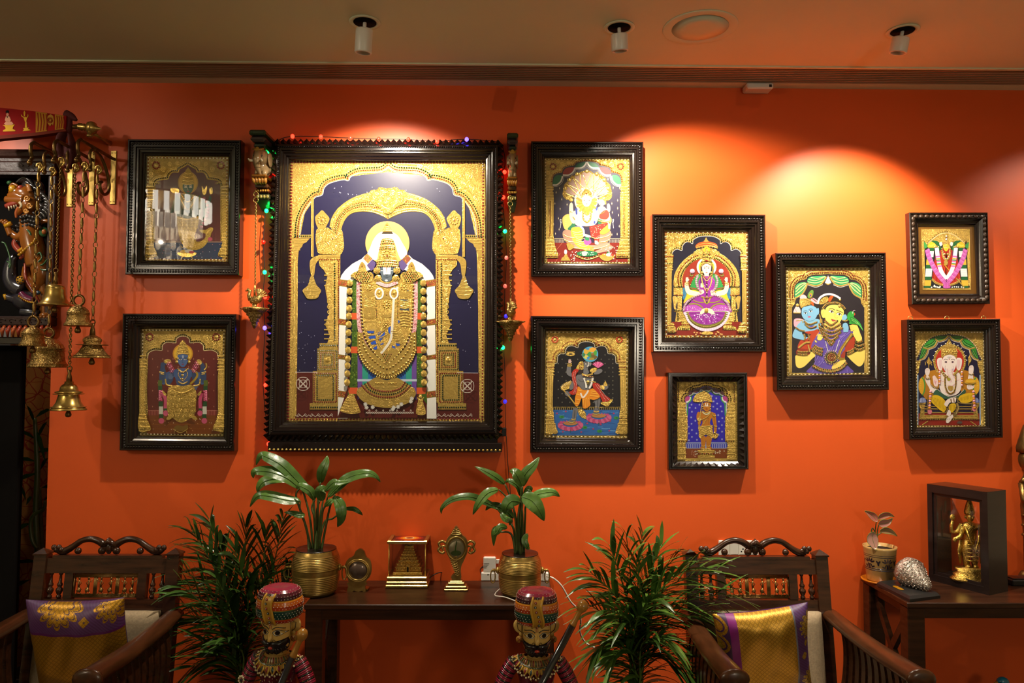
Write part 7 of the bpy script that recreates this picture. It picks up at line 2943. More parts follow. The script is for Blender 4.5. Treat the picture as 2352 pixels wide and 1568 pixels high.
 b.tube([f3(.022,0,.040),f3(.0,0,.044),f3(-.02,0,.052),f3(-.034,0,.072)],[.012,.021,.017,.006],12)
 b.tube([f3(.020,0,.046),f3(.030,0,.068),f3(.024,0,.090),f3(.034,0,.096),f3(.046,0,.088)],[.012,.008,.008,.008,.002],10)
 for i in range(6):
  an=.3+i*.28
  b.tube([f3(-.018,0,.055),f3(-.018-.045*math.cos(an),0,.055+.045*math.sin(an))],[.005,.0085],8,flat=.5)
 b.tube([f3(.0,0,.060),f3(.002,0,.100),f3(0,0,.118)],[.006,.005,.004],8)
 b.tube([f3(.006,.008,.03),f3(.006,.008,.0)],.004,6)
 b.tube([f3(.006,-.008,.03),f3(.006,-.008,.0)],.004,6)
 b.lathe([(.012,0),(.008,.012),(.010,.022),(.0,.030)],lp,12)
 b.build('bird','brassx',l,label='cast peacock bird')
 b=MB()
 R_=.054
 b.lathe([(.0,-.088),(.006,-.084),(.009,-.074),(.013,-.070),(.012,-.060),(.019,-.056),(.018,-.046),(.026,-.040),(.025,-.034),(.036,-.026),(.035,-.020),
(.047,-.010),(R_,0),(R_-.001,.006),(R_-.006,.003),(.03,-.004),(.0,-.004)],lp,24,sx=1)
 for sg in((1,0),(-1,0),(0,-1)):
  b.tube([lp+Vector((sg[0]*.045,sg[1]*.045,0)),lp+Vector((sg[0]*.066,sg[1]*.066,.004))],[.012,.004],8,flat=.5)
 b.build('lamp_dish','brassx',l)
corbel('painted elephant corbel left of the huge picture, its cap lit green','brass peacock lamp on a long chain, between the fish-tail picture and the huge picture',
569,608,(297,482),-.16,588,446,585,710,pi)
corbel('painted elephant corbel right of the huge picture','brass peacock lamp seen end-on, hanging between the huge picture and the lion-deity picture',
1164,1190,(304,485),-.14,1172,455,1173,740,pi/2+.4)
# coloured fairy lights round the great frame
def fairy():
 t=thing('fairy_light_string','string of small coloured bulbs on black wire tacked round the huge picture','fairy lights',P(1158,700,-.03))
 Y=-.028
 b=MB()
 path="617,1019 604,880 608,753 604,682 608,625 605,556 610,484 616,400 604,410 612,349 640,322 672,313 737,314 805,317 870,319 938,320 1004,325 1040,321 1072,320 1110,322 1150,330 1160,370 1157,395 1155,453 1160,530 1163,592 1160,657 1158,727 1157,798 1160,860 1160,922 1161,985"
 b.pt(path,Y,.9,None,n=5,k=4)
 b.pt("1163,1000 1165,1040 1168,1085 1172,1130 1176,1180 1180,1230",-.012,.9,None,n=5)
 b.build('wire','black',t)
 b=MB()
 q=P(1158,990,-.03)
 b.bbox((q.x-.012,-.042,q.z-.022),(q.x+.010,-.012,q.z+.016),.003)
 b.build('controller','black',t)
 cols={'r':'ff2414','g':'10ff5a','b':'4a3cff','p':'ff7a6a'}
 for px,py,c,lit in((672,313,'r',1),(737,314,'r',1),(805,317,'r',1),(870,319,'r',1),(938,320,'r',1),(1004,325,'r',1),(1072,320,'b',1),(616,349,'g',2),
(608,410,'r',1),(612,484,'g',2),(605,556,'r',0),(608,625,'g',1),(609,682,'r',1),(608,753,'b',1),(610,884,'r',1),(617,1019,'r',1),(1159,395,'r',1),(1156,
453,'r',1),(1160,531,'g',1),(1163,592,'p',0),(1160,657,'p',0),(1162,726,'b',0),(1155,798,'g',1),(1160,922,'b',0)):
  b=MB()
  yy=Y-.012-(.03 if px<1150 and px>640 else 0)
  b.pe(px,py,yy,4.6,5.0,4.6,cols[c],nu=10,nv=8)
  b.build('bulb','bulb' if lit else 'bulbdim',t)
  if lit:
   l=bpy.data.lights.new('bulb_glow','POINT')
   l.energy=.018*lit if c!='g' else .03*lit
   l.color=C(cols[c])
   l.shadow_soft_size=.006
   lo=bpy.data.objects.new('bulb_glow',l)
   lo.location=P(px,py,yy-.014)-ORG[t.name]
   lo.parent=t
   COL.objects.link(lo)
fairy()
# console tables
ZT=.75
YF=PZ(870,1388,ZT).y
def console(label,x0,x1,ZT=ZT,YF=YF):
 t=thing('console_table',label,'table',((x0+x1)/2,YF/2,0))
 yb=-.012
 b=MB()
 b.bbox((x0,YF,ZT-.022),(x1,yb,ZT),.003)
 b.build('tabletop','wood',t)
 b=MB()
 b.bbox((x0+.012,YF+.008,ZT-.064),(x1-.012,YF+.026,ZT-.0225),.002)
 b.bbox((x0+.012,yb-.03,ZT-.064),(x1-.012,yb-.008,ZT-.022),.002)
 b.build('apron','wood',t)
 for x in(x0+.004,x1-.074):
  for y in(YF+.004,yb-.070):
   b=MB()
   b.bbox((x,y,0),(x+.07,y+.062,ZT-.022),.004)
   b.build('leg','wood',t)
 for x in(x0+.03,x1-.048):
  b=MB()
  ya,yc=YF+.066,yb-.070
  b.obox((x+.009,ya,ZT-.07),(x+.009,yc,ZT-.42),.03,.02,up=(1,0,0))
  b.obox((x+.0085,yc,ZT-.07),(x+.0085,ya,ZT-.42),.03,.02,up=(1,0,0))
  b.bbox((x-.005,ya,ZT-.46),(x+.023,yc,ZT-.42),.003)
  b.bbox((x-.005,ya,ZT-.064),(x+.023,yc,ZT-.022),.003)
  b.build('cross_brace','wood',t)
 return t
T1L,T1R=P(698,1400,YF).x,P(1263,1336,-.02).x
ZT2=.772
YF2=PZ(2200,1384,ZT2).y
T2L=P(2084,1388,YF2).x
console('dark wooden console table under the huge picture, carrying the two brass-potted plants',T1L,T1R)
console('dark wooden console table with crossed end braces under the two elephant and garland pictures',T2L,2.75,ZT2,YF2)
def on(px,py,z=ZT):
 return PZ(px,py,z)
# things on the middle table
def round_mirror():
 o=on(823,1357)
 Y=o.y
 t=thing('brass_mirror','small scalloped brass frame round a dark oval mirror, on the table beside the left pot','mirror',o)
 X=lambda s:crop4(400,1030,4.238,*pp(s))
 b=MB()
 q=X("1808,972 1830,980 1850,998 1862,1040 1872,1058 1895,1072 1912,1100 1920,1140 1922,1180 1914,1220 1902,1250 1875,1278 1862,1300 1876,1302 1874,1322 1860,1330 1858,1345 1862,1396 1838,1396 1832,1382 1792,1392 1750,1382 1718,1398 1684,1398 1684,1375 1694,1345 1690,1325 1682,1302 1700,1300 1690,1270 1672,1230 1664,1190 1664,1130 1676,1095 1700,1068 1735,1052 1750,1038 1765,1000 1780,985")
 b.pslab(q,Y-.008,.012)
 b.bbox((o.x-.04,Y+.004,ZT),(o.x+.04,Y+.045,ZT+.008),.002)
 b.obox((o.x,Y+.004,ZT+.09),(o.x,Y+.042,ZT+.006),.02,.004)
 for r_ in(1.0,.88):
  c,k=P(*X("1793,1180")[0],Y),mpp(Y)/4.238
  b.tube([(c.x+108*r_*k*math.cos(a),Y-.010,c.z+104*r_*k*math.sin(a)) for a in(i*pi/20 for i in range(40))],.0035,8,closed=True)
 b.build('frame','brass',t)
 b=MB()
 c,k=P(*X("1793,1178")[0],Y),mpp(Y)/4.238
 b.lathe([(.0,.0),(84*k,.0),(86*k,-.002)],(c.x,Y-.0105,c.z),32,ax=(0,-1,0))
 b.build('mirror_glass','felt',t)
def temple_case():
 f0,f1=on(884,1351),on(983,1351)
 cx,y0=(f0.x+f1.x)/2,(f0.y+f1.y)/2
 w=f1.x-f0.x
 t=thing('temple_model_case','gilt glass case holding a golden temple tower model, on the middle of the table','model',(cx,y0+w/2,ZT))
 yc=y0+w/2
 b=MB()
 for h,z0,z1 in((.5,0,.014),(.485,.014,.028),(.46,.028,.036),(.475,.036,.048)):
  b.bbox((cx-w*h,yc-w*h,ZT+z0),(cx+w*h,yc+w*h,ZT+z1),.004)
 b.build('plinth','brass',t)
 g=w*.425
 zt=ZT+.190
 b=MB()
 for sx in(-1,1):
  for sy in(-1,1):
   b.tube([(cx+sx*g,yc+sy*g,ZT+.046),(cx+sx*g,yc+sy*g,zt)],.0024,6)
 b.build('corner_rods','goldp',t)
 b=MB()
 for a_ in((cx-g,yc-g,cx+g,yc-g+.0015),(cx-g,yc+g-.0015,cx+g,yc+g),(cx-g,yc-g,cx-g+.0015,yc+g),(cx+g-.0015,yc-g,cx+g,yc+g)):
  b.box((a_[0],a_[1],ZT+.048),(a_[2],a_[3],zt))
 b.build('glass','pane',t)
 h=w*.47
 b=MB()
 for a_,c_ in(((-h,-h),(h,-h+.016)),((-h,h-.016),(h,h)),((-h,-h+.016),(-h+.016,h-.016)),((h-.016,-h+.016),(h,h-.016))):
  b.bbox((cx+a_[0],yc+a_[1],zt),(cx+c_[0],yc+c_[1],zt+.012),.002)
 lf_=b.build('lid_frame','brassb',t)
 b=MB()
 e=h-.016
 b.box((cx-e,yc-e,zt+.003),(cx+e,yc+e,zt+.006),0,'3a1a1a')
 k=0
 for r,c_ in((.062,'8c1a24'),(.052,'c83a1a'),(.042,'e87a1e'),(.031,'f2b43a'),(.021,'f2e0b0'),(.015,'7a2418')):
  k+=1
  vs=[(cx+r*math.cos(a),yc+r*.8*math.sin(a),zt+.006+k*.0002) for a in(i*pi/14 for i in range(28))]
  b.add(vs,[tuple(range(28))],0,c_)
 b.build('lid_picture','lac',lf_,label='lid picture of a glowing sun disc')
 b=MB()
 z=ZT+.048
 b.bbox((cx-g*.82,yc-g*.8,z),(cx+g*.82,yc+g*.8,z+.012),.002)
 z+=.012
 tiers=[(.70,.020),(.64,.014),(.55,.014),(.47,.013),(.40,.012),(.33,.011),(.27,.010)]
 for i,(s,h_) in enumerate(tiers):
  b.bbox((cx-g*s,yc-g*s*.8,z),(cx+g*s,yc+g*s*.8,z+h_*.72),.0015)
  b.bbox((cx-g*s*1.05,yc-g*s*.85,z+h_*.72),(cx+g*s*1.05,yc+g*s*.85,z+h_),.0012)
  n=7-i//2
  for j in range(n):
   x=cx+g*s*.9*(2*j/(n-1)-1)
   b.ell((x,yc-g*s*.82,z+h_*.55),(.0045,.004,.006),0,None,7,5)
  z+=h_
 b.tube([(cx-g*.26,yc,z+.004),(cx+g*.26,yc,z+.004)],.013,12)
 b.lathe([(.005,0),(.007,.004),(.003,.009),(.0,.02)],(cx,yc,z+.012),10)
 b.bbox((cx-.007,yc-g*.70,ZT+.06),(cx+.007,yc-g*.5,ZT+.092),.001)
 tw_=b.build('temple_tower','statue',t,label='golden stepped temple tower')
 b=MB()
 b.bbox((cx-.004,yc-g*.705,ZT+.061),(cx+.004,yc-g*.702,ZT+.082),.0003)
 b.build('doorway','dark',tw_)
 b=MB()
 a=Vector((cx+w*.48,yc,ZT+.02))
 b.tube(cr([tuple(a),(a.x+.03,yc+.02,ZT+.034),(a.x+.06,yc+.05,ZT+.03),(a.x+.085,yc+.06,ZT+.004)],False,6),.0022,6)
 b.build('lamp_wire','black',t)
def conch_stand():
 o=on(1048,1353)
 Y=o.y
 t=thing('conch_shaped_frame','brass conch-shaped stand with an oval picture, between the temple case and the right pot','picture frame',o)
 X=lambda s:crop4(860,1030,3.92,*pp(s))
 b=MB()
 for h,z0,z1 in((.052,0,.008),(.046,.008,.02),(.036,.02,.034),(.028,.034,.040)):
  b.bbox((o.x-h,Y-h*.55,ZT+z0),(o.x+h,Y+h*.55,ZT+z1),.003)
 b.build('base','brass',t)
 b=MB()
 b.pslab(X("735,698 758,722 772,748 790,778 822,805 838,845 840,890 836,935 820,975 800,1020 782,1060 776,1110 782,1160 762,1190 710,1182 690,1160 700,1140 722,1120 722,1100 700,1040 676,985 652,945 640,900 642,850 656,810 685,775 700,745 716,720"),
Y-.010,.022,sm=True)
 for i in range(9):
  y=975+i*20
  xl=672+i*7
  b.pt(X(f"{xl},{y} {xl + 30},{y + 8} {742 + i * 2},{y - 8}"),Y-.011,1.8,n=6)
 for i in range(4):
  y=768-i*15
  b.pt(X(f"{690 + i * 9},{y} 736,{y + 6} {785 - i * 10},{y}"),Y-.011,1.6,n=6)
 c,k=P(*X("740,892")[0],Y),mpp(Y)/3.92
 b.tube([(c.x+84*k*math.cos(a),Y-.011,c.z+100*k*math.sin(a)) for a in(i*pi/20 for i in range(40))],.0045,8,closed=True)
 for sg in(-1,1):
  pts=[(740+sg*95,850),(740+sg*125,832),(740+sg*160,850),(740+sg*150,885),(740+sg*163,915),(740+sg*130,940),(740+sg*108,925)]
  b.pt(X(' '.join(f"{a_},{c_}" for a_,c_ in pts)),Y,3.2,n=8)
  b.pt(X(f"{740 + sg * 98},{880} {740 + sg * 130},{878} {740 + sg * 118},{920}"),Y,2.4,n=6)
 b.build('conch_body','brass',t)
 b=MB()
 b.lathe([(.0,.0),(66*k,.0),(68*k,-.002)],(c.x,Y-.0115,c.z),32,0,'8f8468',sy=1.22,ax=(0,-1,0))
 b.pe(*X("735,940")[0],Y-.0125,12,6,.3,'4a5a34')
 b.pslab(X("722,930 728,880 738,830 744,835 736,890 732,935"),Y-.0135,.001,'3f5a2a')
 b.build('oval_picture','matte',t,label='oval picture of pale reeds')
def power_strip():
 o=on(1125,1334)
 t=thing('power_strip','white extension socket with a plugged charger, tucked behind the right brass pot','socket',o)
 Y=o.y
 b=MB()
 x0,x1=P(1105,1330,Y).x,P(1262,1330,Y).x
 zt=P(1120,1315,Y).z
 b.bbox((x0,Y,ZT),(x1,Y+.05,zt),.003)
 b.build('strip_body','white',t)
 b=MB()
 a,c=P(1110,1316,Y),P(1139,1280,Y)
 b.bbox((a.x,Y+.004,zt),(c.x,Y+.04,c.z),.004)
 b.build('charger','white',t)
 b=MB()
 a,c=P(1139,1296,Y),P(1150,1286,Y)
 b.bbox((a.x,Y+.012,a.z),(c.x,Y+.024,c.z),.002)
 b.build('usb_plug','white',t)
 b=MB()
 z=P(1120,1295,Y).z
 for i in range(4):
  b.box((P(1115,1,Y).x,Y+.0035,z-i*.006),(P(1131-i*2,1,Y).x,Y+.0039,z-i*.006+.0012))
 q=P(1121,1319,Y)
 b.ell((q.x,Y-.0002,q.z),(.003,.001,.003),0,None,8,5)
 b.build('print_marks','black',t)
 b=MB()
 b.pt("1107,1325 1103,1308 1110,1300",Y+.02,1.0,n=6)
 b.build('black_lead','black',t)
 c=thing('white_cable','white cable looping from the right pot down behind the striped-turban statue to the palm','cable',P(1255,1330,YF))
 b=MB()
 b.pt([(1254,1323,-.12),(1270,1327,-.14),(1290,1345,-.16),(1310,1380,-.16),(1328,1400,-.15),(1334,1425,-.14),(1332,1450,-.12),(1345,1475,-.10),(1372,1490,
-.10),(1382,1500,-.10),(1395,1530,-.1)],-.12,1.9,n=8)
 b.build('cord','cable',c)
 b=MB()
 b.pt([(1148,1352,-.215),(1138,1362,-.25),(1139,1368,-.29),(1160,1371,-.30),(1185,1380,-.33),(1205,1386,-.37)],-.3,1.3,n=8)
 b.build('thin_lead','cable',c)
 b=MB()
 q=P(1250,1322,-.12)
 b.bbox((q.x-.008,q.y-.012,q.z-.022),(q.x+.008,q.y+.012,q.z+.022),.004)
 b.build('plug','white',c)
def lily_pot(label,cx,ybase,wpx,leaves,stems,seed):
 o=on(cx,ybase-6)
 t=thing('potted_peace_lily',label,'plant',o,'peace lilies in brass barrels')
 R=wpx/2*mpp(o.y)
 H=R*2*.93
 b=MB()
 pr=[(.0,0),(.72,0),(.78,.01),(.86,.06)]
 zs=.06
 for i in range(9):
  z=.10+i*.040
  r=.88+.10*math.sin(min(1,z/.5)*pi/2)
  pr+=[(r,z),(r+.012,z+.012),(r+.012,z+.024),(r,z+.034)]
 pr+=[(.99,.48),(1.0,.56)]
 for i in range(9):
  z=.58+i*.034
  r=1.0-.09*((z-.56)/.3)**2
  pr+=[(r,z),(r+.012,z+.010),(r+.012,z+.02),(r,z+.03)]
 pr+=[(.885,.90),(.84,.985),(.83,1.0),(.80,1.0),(.79,.985),(.78,.93),(.0,.93)]
 b.lathe([(r*R,z*H) for r,z in pr],o,48)
 bp_=b.build('brass_pot','brass',t)
 b=MB()
 b.lathe([(.80*R,H*1.002),(.835*R,H*1.006),(.84*R,H*.985)],o,40)
 b.build('rim_lining','darkwood',bp_)
 b=MB()
 b.lathe([(.79*R,H*.935),(.4*R,H*.95),(0,H*.955)],o,24)
 b.build('soil','soil',bp_)
 for sg in(-1,1):
  b=MB()
  c=o+Vector((sg*R*1.02,-.01,H*.60))
  b.lathe([(.0,.010),(.012,.006),(.016,0),(.014,-.004)],c,14,ax=(sg,0,0))
  b.lathe([(.006,0),(.006,.018),(.008,.022)],c,10,ax=(sg,0,0))
  b.tube([c+Vector((sg*.020+.010*sg*math.sin(a),0,-.026+.028*math.cos(a))) for a in(i*pi/8 for i in range(16))],.0028,7,closed=True)
  b.build('ring_handle','brass',bp_)
 b=MB()
 soil=o+Vector((0,0,H*.94))
 for s_ in stems:
  q=[tuple(soil+Vector((s_[0]*R*.25,(s_[0]*7%1-.5)*.04,0)))]+[tuple(P(x,y,o.y+s_[1])) for x,y in pp(s_[2])]
  b.tube(cr(q,False,5),[.0055,.0045,.003],8)
 b.build('stems','stem',t)
 b=MB()
 rnd=random.Random(seed)
 for path,wl,dy,fold in leaves:
  q=cr(pp(path),False,6)
  n=len(q)
  fold=fold if q[-1][0]>=q[0][0] else-fold
  y0=o.y+dy
  k=mpp(y0)
  col=rnd.choice(('49682a','405f26','547532','456329'))
  rows_=[]
  for i,(x,y) in enumerate(q):
   u=i/(n-1)
   a,c=q[max(i-1,0)],q[min(i+1,n-1)]
   dx,dz=c[0]-a[0],c[1]-a[1]
   d=math.hypot(dx,dz) or 1
   nx,nz=-dz/d,dx/d
   wv=wl*(math.sin(pi*u**.72)**.85 if 0<u<1 else .02)
   bow=math.sin(pi*u)*.02
   ripple=math.sin(i*1.9+seed)*.0015
   mid=P(x,y,y0-bow)
   L_=P(x+nx*wv,y+nz*wv,y0-bow-fold*wv*k+ripple)
   L2=P(x+nx*wv*.5,y+nz*wv*.5,y0-bow-fold*wv*k*.55-.003)
   R_=P(x-nx*wv*.9,y-nz*wv*.9,y0-bow+fold*wv*k*.7-ripple)
   R2=P(x-nx*wv*.45,y-nz*wv*.45,y0-bow+fold*wv*k*.2-.003)
   rows_.append([tuple(L_),tuple(L2),tuple(mid),tuple(R2),tuple(R_)])
  vs=[p for r in rows_ for p in r]
  fs=[(i*5+j,i*5+j+1,i*5+j+6,i*5+j+5) for i in range(n-1) for j in range(4)]
  b.add(vs,fs,0,col,True)
  b.tube([tuple(P(x,y,y0-math.sin(pi*i/(n-1))*.02-.0025)) for i,(x,y) in enumerate(q)],[.0016,.0012,.0006],5,0,'5a7a34')
 b.build('foliage','leaf',t)
LA=[("710,1122 690,1110 650,1070 615,1050 598,1047 588,1068",15,-.03,.8),("690,1122 660,1098 620,1083 585,1083 582,1098",14,-.05,.9),("688,1110 650,1098 610,1104 595,1118 592,1132",
12,.03,1.0),("690,1150 660,1148 615,1138 590,1140 574,1164",13,-.06,.9),("736,1110 738,1085 748,1062 752,1046",12,.0,.5),("752,1142 775,1118 800,1096 840,1086 862,1092 874,1107",
12,-.02,.8),("735,1150 728,1128 722,1112 736,1128 732,1144" if False else "722,1148 712,1128 690,1116 680,1122",11,-.07,.6),("768,1140 782,1160 784,1190 775,1210",
14,-.05,.5),("742,1150 735,1132 740,1122 750,1118",14,-.08,.3),("745,1128 765,1108 780,1108 820,1100",9,-.04,.9),("700,1180 690,1183 670,1178 652,1176",
8,-.01,.8),("745,1162 760,1150 766,1146",7,-.05,.5),("790,1168 812,1168 826,1176 833,1183",6,.0,.7)]
SA=[(-.9,-.0,"700,1200 680,1140 690,1120"),(-.5,-.02,"712,1190 700,1140 692,1122"),(-.2,.0,"722,1170 716,1130 710,1122"),(.1,-.03,"730,1170 732,1130 736,1108"),
(.5,-.02,"740,1180 748,1160 752,1142"),(.9,.0,"752,1190 762,1150 770,1136"),(-.3,-.04,"722,1190 716,1165 724,1146"),(.3,-.05,"735,1190 740,1160 742,1150"),
(.2,.03,"745,1200 765,1190 790,1168"),(0,-.01,"728,1200 728,1170 735,1150"),(-1.,.02,"705,1215 690,1175 690,1150")]
LB=[("1160,1112 1140,1096 1115,1082 1090,1071",9,.0,.8),("1198,1118 1205,1090 1225,1068 1239,1049",13,-.02,.5),("1200,1116 1192,1098 1182,1084 1170,1082",
14,-.05,.8),("1145,1124 1120,1132 1098,1158 1086,1182",11,-.04,.6),("1146,1168 1120,1155 1080,1140 1040,1146 1016,1165 1014,1180",9,.02,.7),("1198,1140 1220,1148 1238,1170 1250,1196",
20,-.08,.4),("1220,1140 1245,1132 1270,1130 1286,1140",12,-.04,.7),("1195,1152 1175,1150 1162,1165 1160,1180",16,-.06,.5),("1150,1222 1140,1216 1135,1230 1134,1254",
9,-.03,.5),("1180,1190 1160,1170 1130,1160 1115,1172",10,.03,.6),("1196,1140 1190,1116 1170,1104 1160,1108",8,.02,.7),("1165,1212 1150,1210 1142,1222 1132,1230",
9,-.06,.5),("1205,1140 1212,1126 1218,1122 1216,1136",9,-.01,.3),("1212,1225 1205,1240 1212,1256 1218,1258",8,-.02,.4),("1150,1176 1160,1190 1172,1196 1170,1206",
8,-.03,.5)]
SB=[(-.9,.0,"1180,1215 1160,1190 1140,1166"),(-.5,-.02,"1185,1200 1175,1150 1160,1112"),(.0,-.02,"1192,1190 1196,1150 1198,1118"),(.2,-.03,"1198,1190 1200,1150 1200,1116"),
(-.3,-.04,"1185,1190 1170,1150 1146,1124"),(.4,-.05,"1200,1190 1198,1160 1198,1140"),(.7,-.03,"1206,1190 1208,1160 1220,1140"),(-.2,-.05,"1190,1200 1192,1170 1195,1152"),
(-.8,.0,"1178,1235 1168,1222 1150,1222"),(.1,-.0,"1195,1200 1196,1170 1196,1140")]
round_mirror()
temple_case()
conch_stand()
power_strip()
lily_pot('peace lily in a ribbed brass barrel at the table end near the round mirror',725,1367,107,LA,SA,1)
lily_pot('peace lily in a ribbed brass barrel beside the white charger and cable',1194,1370,99,LB,SB,2)
# things on the table at the right
def small_pot():
 o=on(2022,1334,ZT2)
 t=thing('small_potted_plant','young pink-leaved plant in a cream flower-painted pot on an orange saucer','plant',o)
 R,H=36*mpp(o.y),.150
 b=MB()
 b.lathe([(0,0),(R*1.0,0),(R*1.1,.004),(R*1.14,.010),(R*1.08,.010),(R*.95,.006),(0,.006)],o,36,0,'c87418')
 b.build('saucer','lac',t,label='orange saucer')
 b=MB()
 p=o+Vector((0,0,.006))
 b.lathe([(0,0),(R*.76,0),(R*.80,.004),(R*.98,H*.93),(R*1.01,H),(R*.93,H),(R*.90,H*.9),(0,H*.88)],p,40,0,'b08e56')
 for z in(.33,.38,.72,.77):
  r=R*(.80+.18*z)+.0006
  b.lathe([(r,z*H),(r+.0004,z*H+.0018),(r+.0002,z*H+.0036)],p,40,0,'201a26')
 def motif(a0,z0,du,dz,rot,L_):
  pts=[]
  for i in range(8):
   tt=i*pi/4
   u,v=L_*math.cos(tt),L_*.34*math.sin(tt)
   uu,vv=u*math.cos(rot)-v*math.sin(rot),u*math.sin(rot)+v*math.cos(rot)
   z=z0+dz+vv
   r=R*(.80+.18*z/H)+.0012
   an=a0+(du+uu)/r
   pts.append((p.x+r*math.cos(an),p.y+r*math.sin(an),p.z+z))
  b.add(pts,[tuple(range(8))],0,'201a26')
 for a0 in(-1.55,-.35,-2.75):
  for i in range(5):
   an=pi*(.15+.7*i/4)
   motif(a0,H*.56,.018*math.cos(an),.013*math.sin(an),an,.010)
  for sg in(-1,1):
   motif(a0,H*.48,sg*.016,-.004,sg*.5,.009)
   motif(a0,H*.46,sg*.008,.006,pi/2+sg*.4,.008)
   motif(a0+sg*.55,H*.56,0,.004,pi/2+sg*.6,.010)
   motif(a0+sg*.62,H*.5,0,.006,pi/2,.008)
  motif(a0,H*.46,0,0,pi/2,.012)
 pt_=b.build('pot','lac',t,label='cream pot with dark floral band')
 b=MB()
 b.lathe([(R*.90,H*.9),(0,H*.91)],p,20)
 b.build('soil','soil',pt_)
 b=MB()
 Y=o.y
 for s_ in("2014,1250 2010,1225 2014,1190","2014,1250 2016,1215 2022,1195","2016,1250 2014,1232 2026,1222","2010,1255 2002,1225 2004,1212 2010,1222"):
  b.pt(s_,Y,[1.8,1.4,1.2,1.2] if s_.count(' ')==3 else[1.8,1.4,1.2],n=6)
 b.build('stems','stem',t)
 b=MB()
 for path,wl,dy,c_ in(("2016,1198 2008,1188 1998,1180 1986,1173",8,-.01,'b56a60'),("2017,1191 2028,1185 2041,1182 2054,1186",7,.0,'b06a62'),("2018,1203 2028,1202 2040,1199 2050,1190",
9,-.03,'c08078'),("2021,1220 2034,1218 2048,1222 2061,1231",7,-.01,'a07a58'),("2006,1221 2004,1236 2008,1250 2013,1264",13,-.05,'d09a8c')):
  q=cr(pp(path),False,5)
  n=len(q)
  vs=[]
  for i,(x,y) in enumerate(q):
   u=i/(n-1)
   a,c=q[max(i-1,0)],q[min(i+1,n-1)]
   dx,dz=c[0]-a[0],c[1]-a[1]
   d=math.hypot(dx,dz) or 1
   wv=wl*(math.sin(pi*u**.75) if 0<u<1 else .03)
   nx,nz=-dz/d*wv,dx/d*wv
   vs+=[tuple(P(x+nx,y+nz,Y+dy-.004)),tuple(P(x,y,Y+dy)),tuple(P(x-nx,y-nz,Y+dy-.006))]
  b.add(vs,[(i*3+j,i*3+j+1,i*3+j+4,i*3+j+3) for i in range(n-1) for j in range(2)],0,c_,True)
  b.tube([vs[i*3+1] for i in range(n)],.001,5,0,'7a8a4a')
  b.tube([vs[i*3] for i in range(n)],.0008,4,0,'6a8a3a')
  b.tube([vs[i*3+2] for i in range(n)],.0008,4,0,'6a8a3a')
 b.build('foliage','lac',t,label='pink leaves edged green')
def shell():
 q=[on(2014,1345,ZT2),on(2090,1383,ZT2),on(2160,1374,ZT2),on(2080,1338,ZT2)]
 c=sum(q,Vector())/4
 t=thing('chased_silver_shell','chased silver conch shell on a black plinth with a small yellow plaque','ornament',c)
 b=MB()
 top=[p+(c-p)*.10+Vector((0,0,.022)) for p in q]
 low=[p+Vector((0,0,.012)) for p in q]
 vs=[tuple(p) for p in q]+[tuple(p) for p in low]+[tuple(p) for p in top]
 b.add(vs,[(0,1,2,3)]+[(i,(i+1)%4,(i+1)%4+4,i+4) for i in range(4)]+[(i+4,(i+1)%4+4,(i+1)%4+8,i+8) for i in range(4)]+[(8,9,10,11)])
 pl_=b.build('plinth','black',t)
 b=MB()
 u=(q[1]-q[0]).normalized()
 v=Vector((-u.y,u.x,0)).normalized()
 if v.y<0:
  v=-v
 m=top[0].lerp(top[1],.5)+v*.018
 pts=[m+u*a*.030+v*b_*.010+Vector((0,0,.0012)) for a,b_ in((-1,-.4),(-.75,-1),(.75,-1),(1,-.4),(1,.4),(.75,1),(-.75,1),(-1,.4))]
 b.prism(pts,(0,0,.001),0,'b07a10')
 b.build('plaque','lac',pl_,label='yellow plaque')
 b=MB()
 zt=c.z+.022
 A,B=P(2070,1300,c.y+.07),P(2134,1366,c.y-.075)
 A.z,B.z=zt+.072,zt+.017
 n=22
 rs=[]
 pts=[]
 for i in range(n+1):
  s_=i/n
  pts.append(A.lerp(B,s_))
  r=.060*(math.sin(pi*min(1,s_*1.65+.06))**.6 if s_<.45 else 0) if s_<.30 else .060*(1-((s_-.30)/.74)**1.15)+.004
  if s_<.30:
   r=.060*math.sqrt(max(0,1-((.30-s_)/.31)**2))+.002
  rs.append(r)
 b.tube(pts,rs,20)
 for i in range(12):
  s_=.15+i*.07
  p_=A.lerp(B,s_)
  r=rs[int(s_*n)]
  d=(B-A).normalized()
  e1=d.cross(Vector((0,0,1))).normalized()
  e2=e1.cross(d)
  b.tube([p_+(e1*math.cos(an)+e2*math.sin(an))*r*.995+d*.004*math.sin(3*an) for an in(j*pi/10 for j in range(20))],.0016,5,closed=True)
  for j in range(12):
   an=j*2*pi/12+i*.4
   b.ell(p_+(e1*math.cos(an)+e2*math.sin(an))*r+d*.007,(.0032,.0032,.0032),0,None,6,5)
 b.build('shell','silver',t)
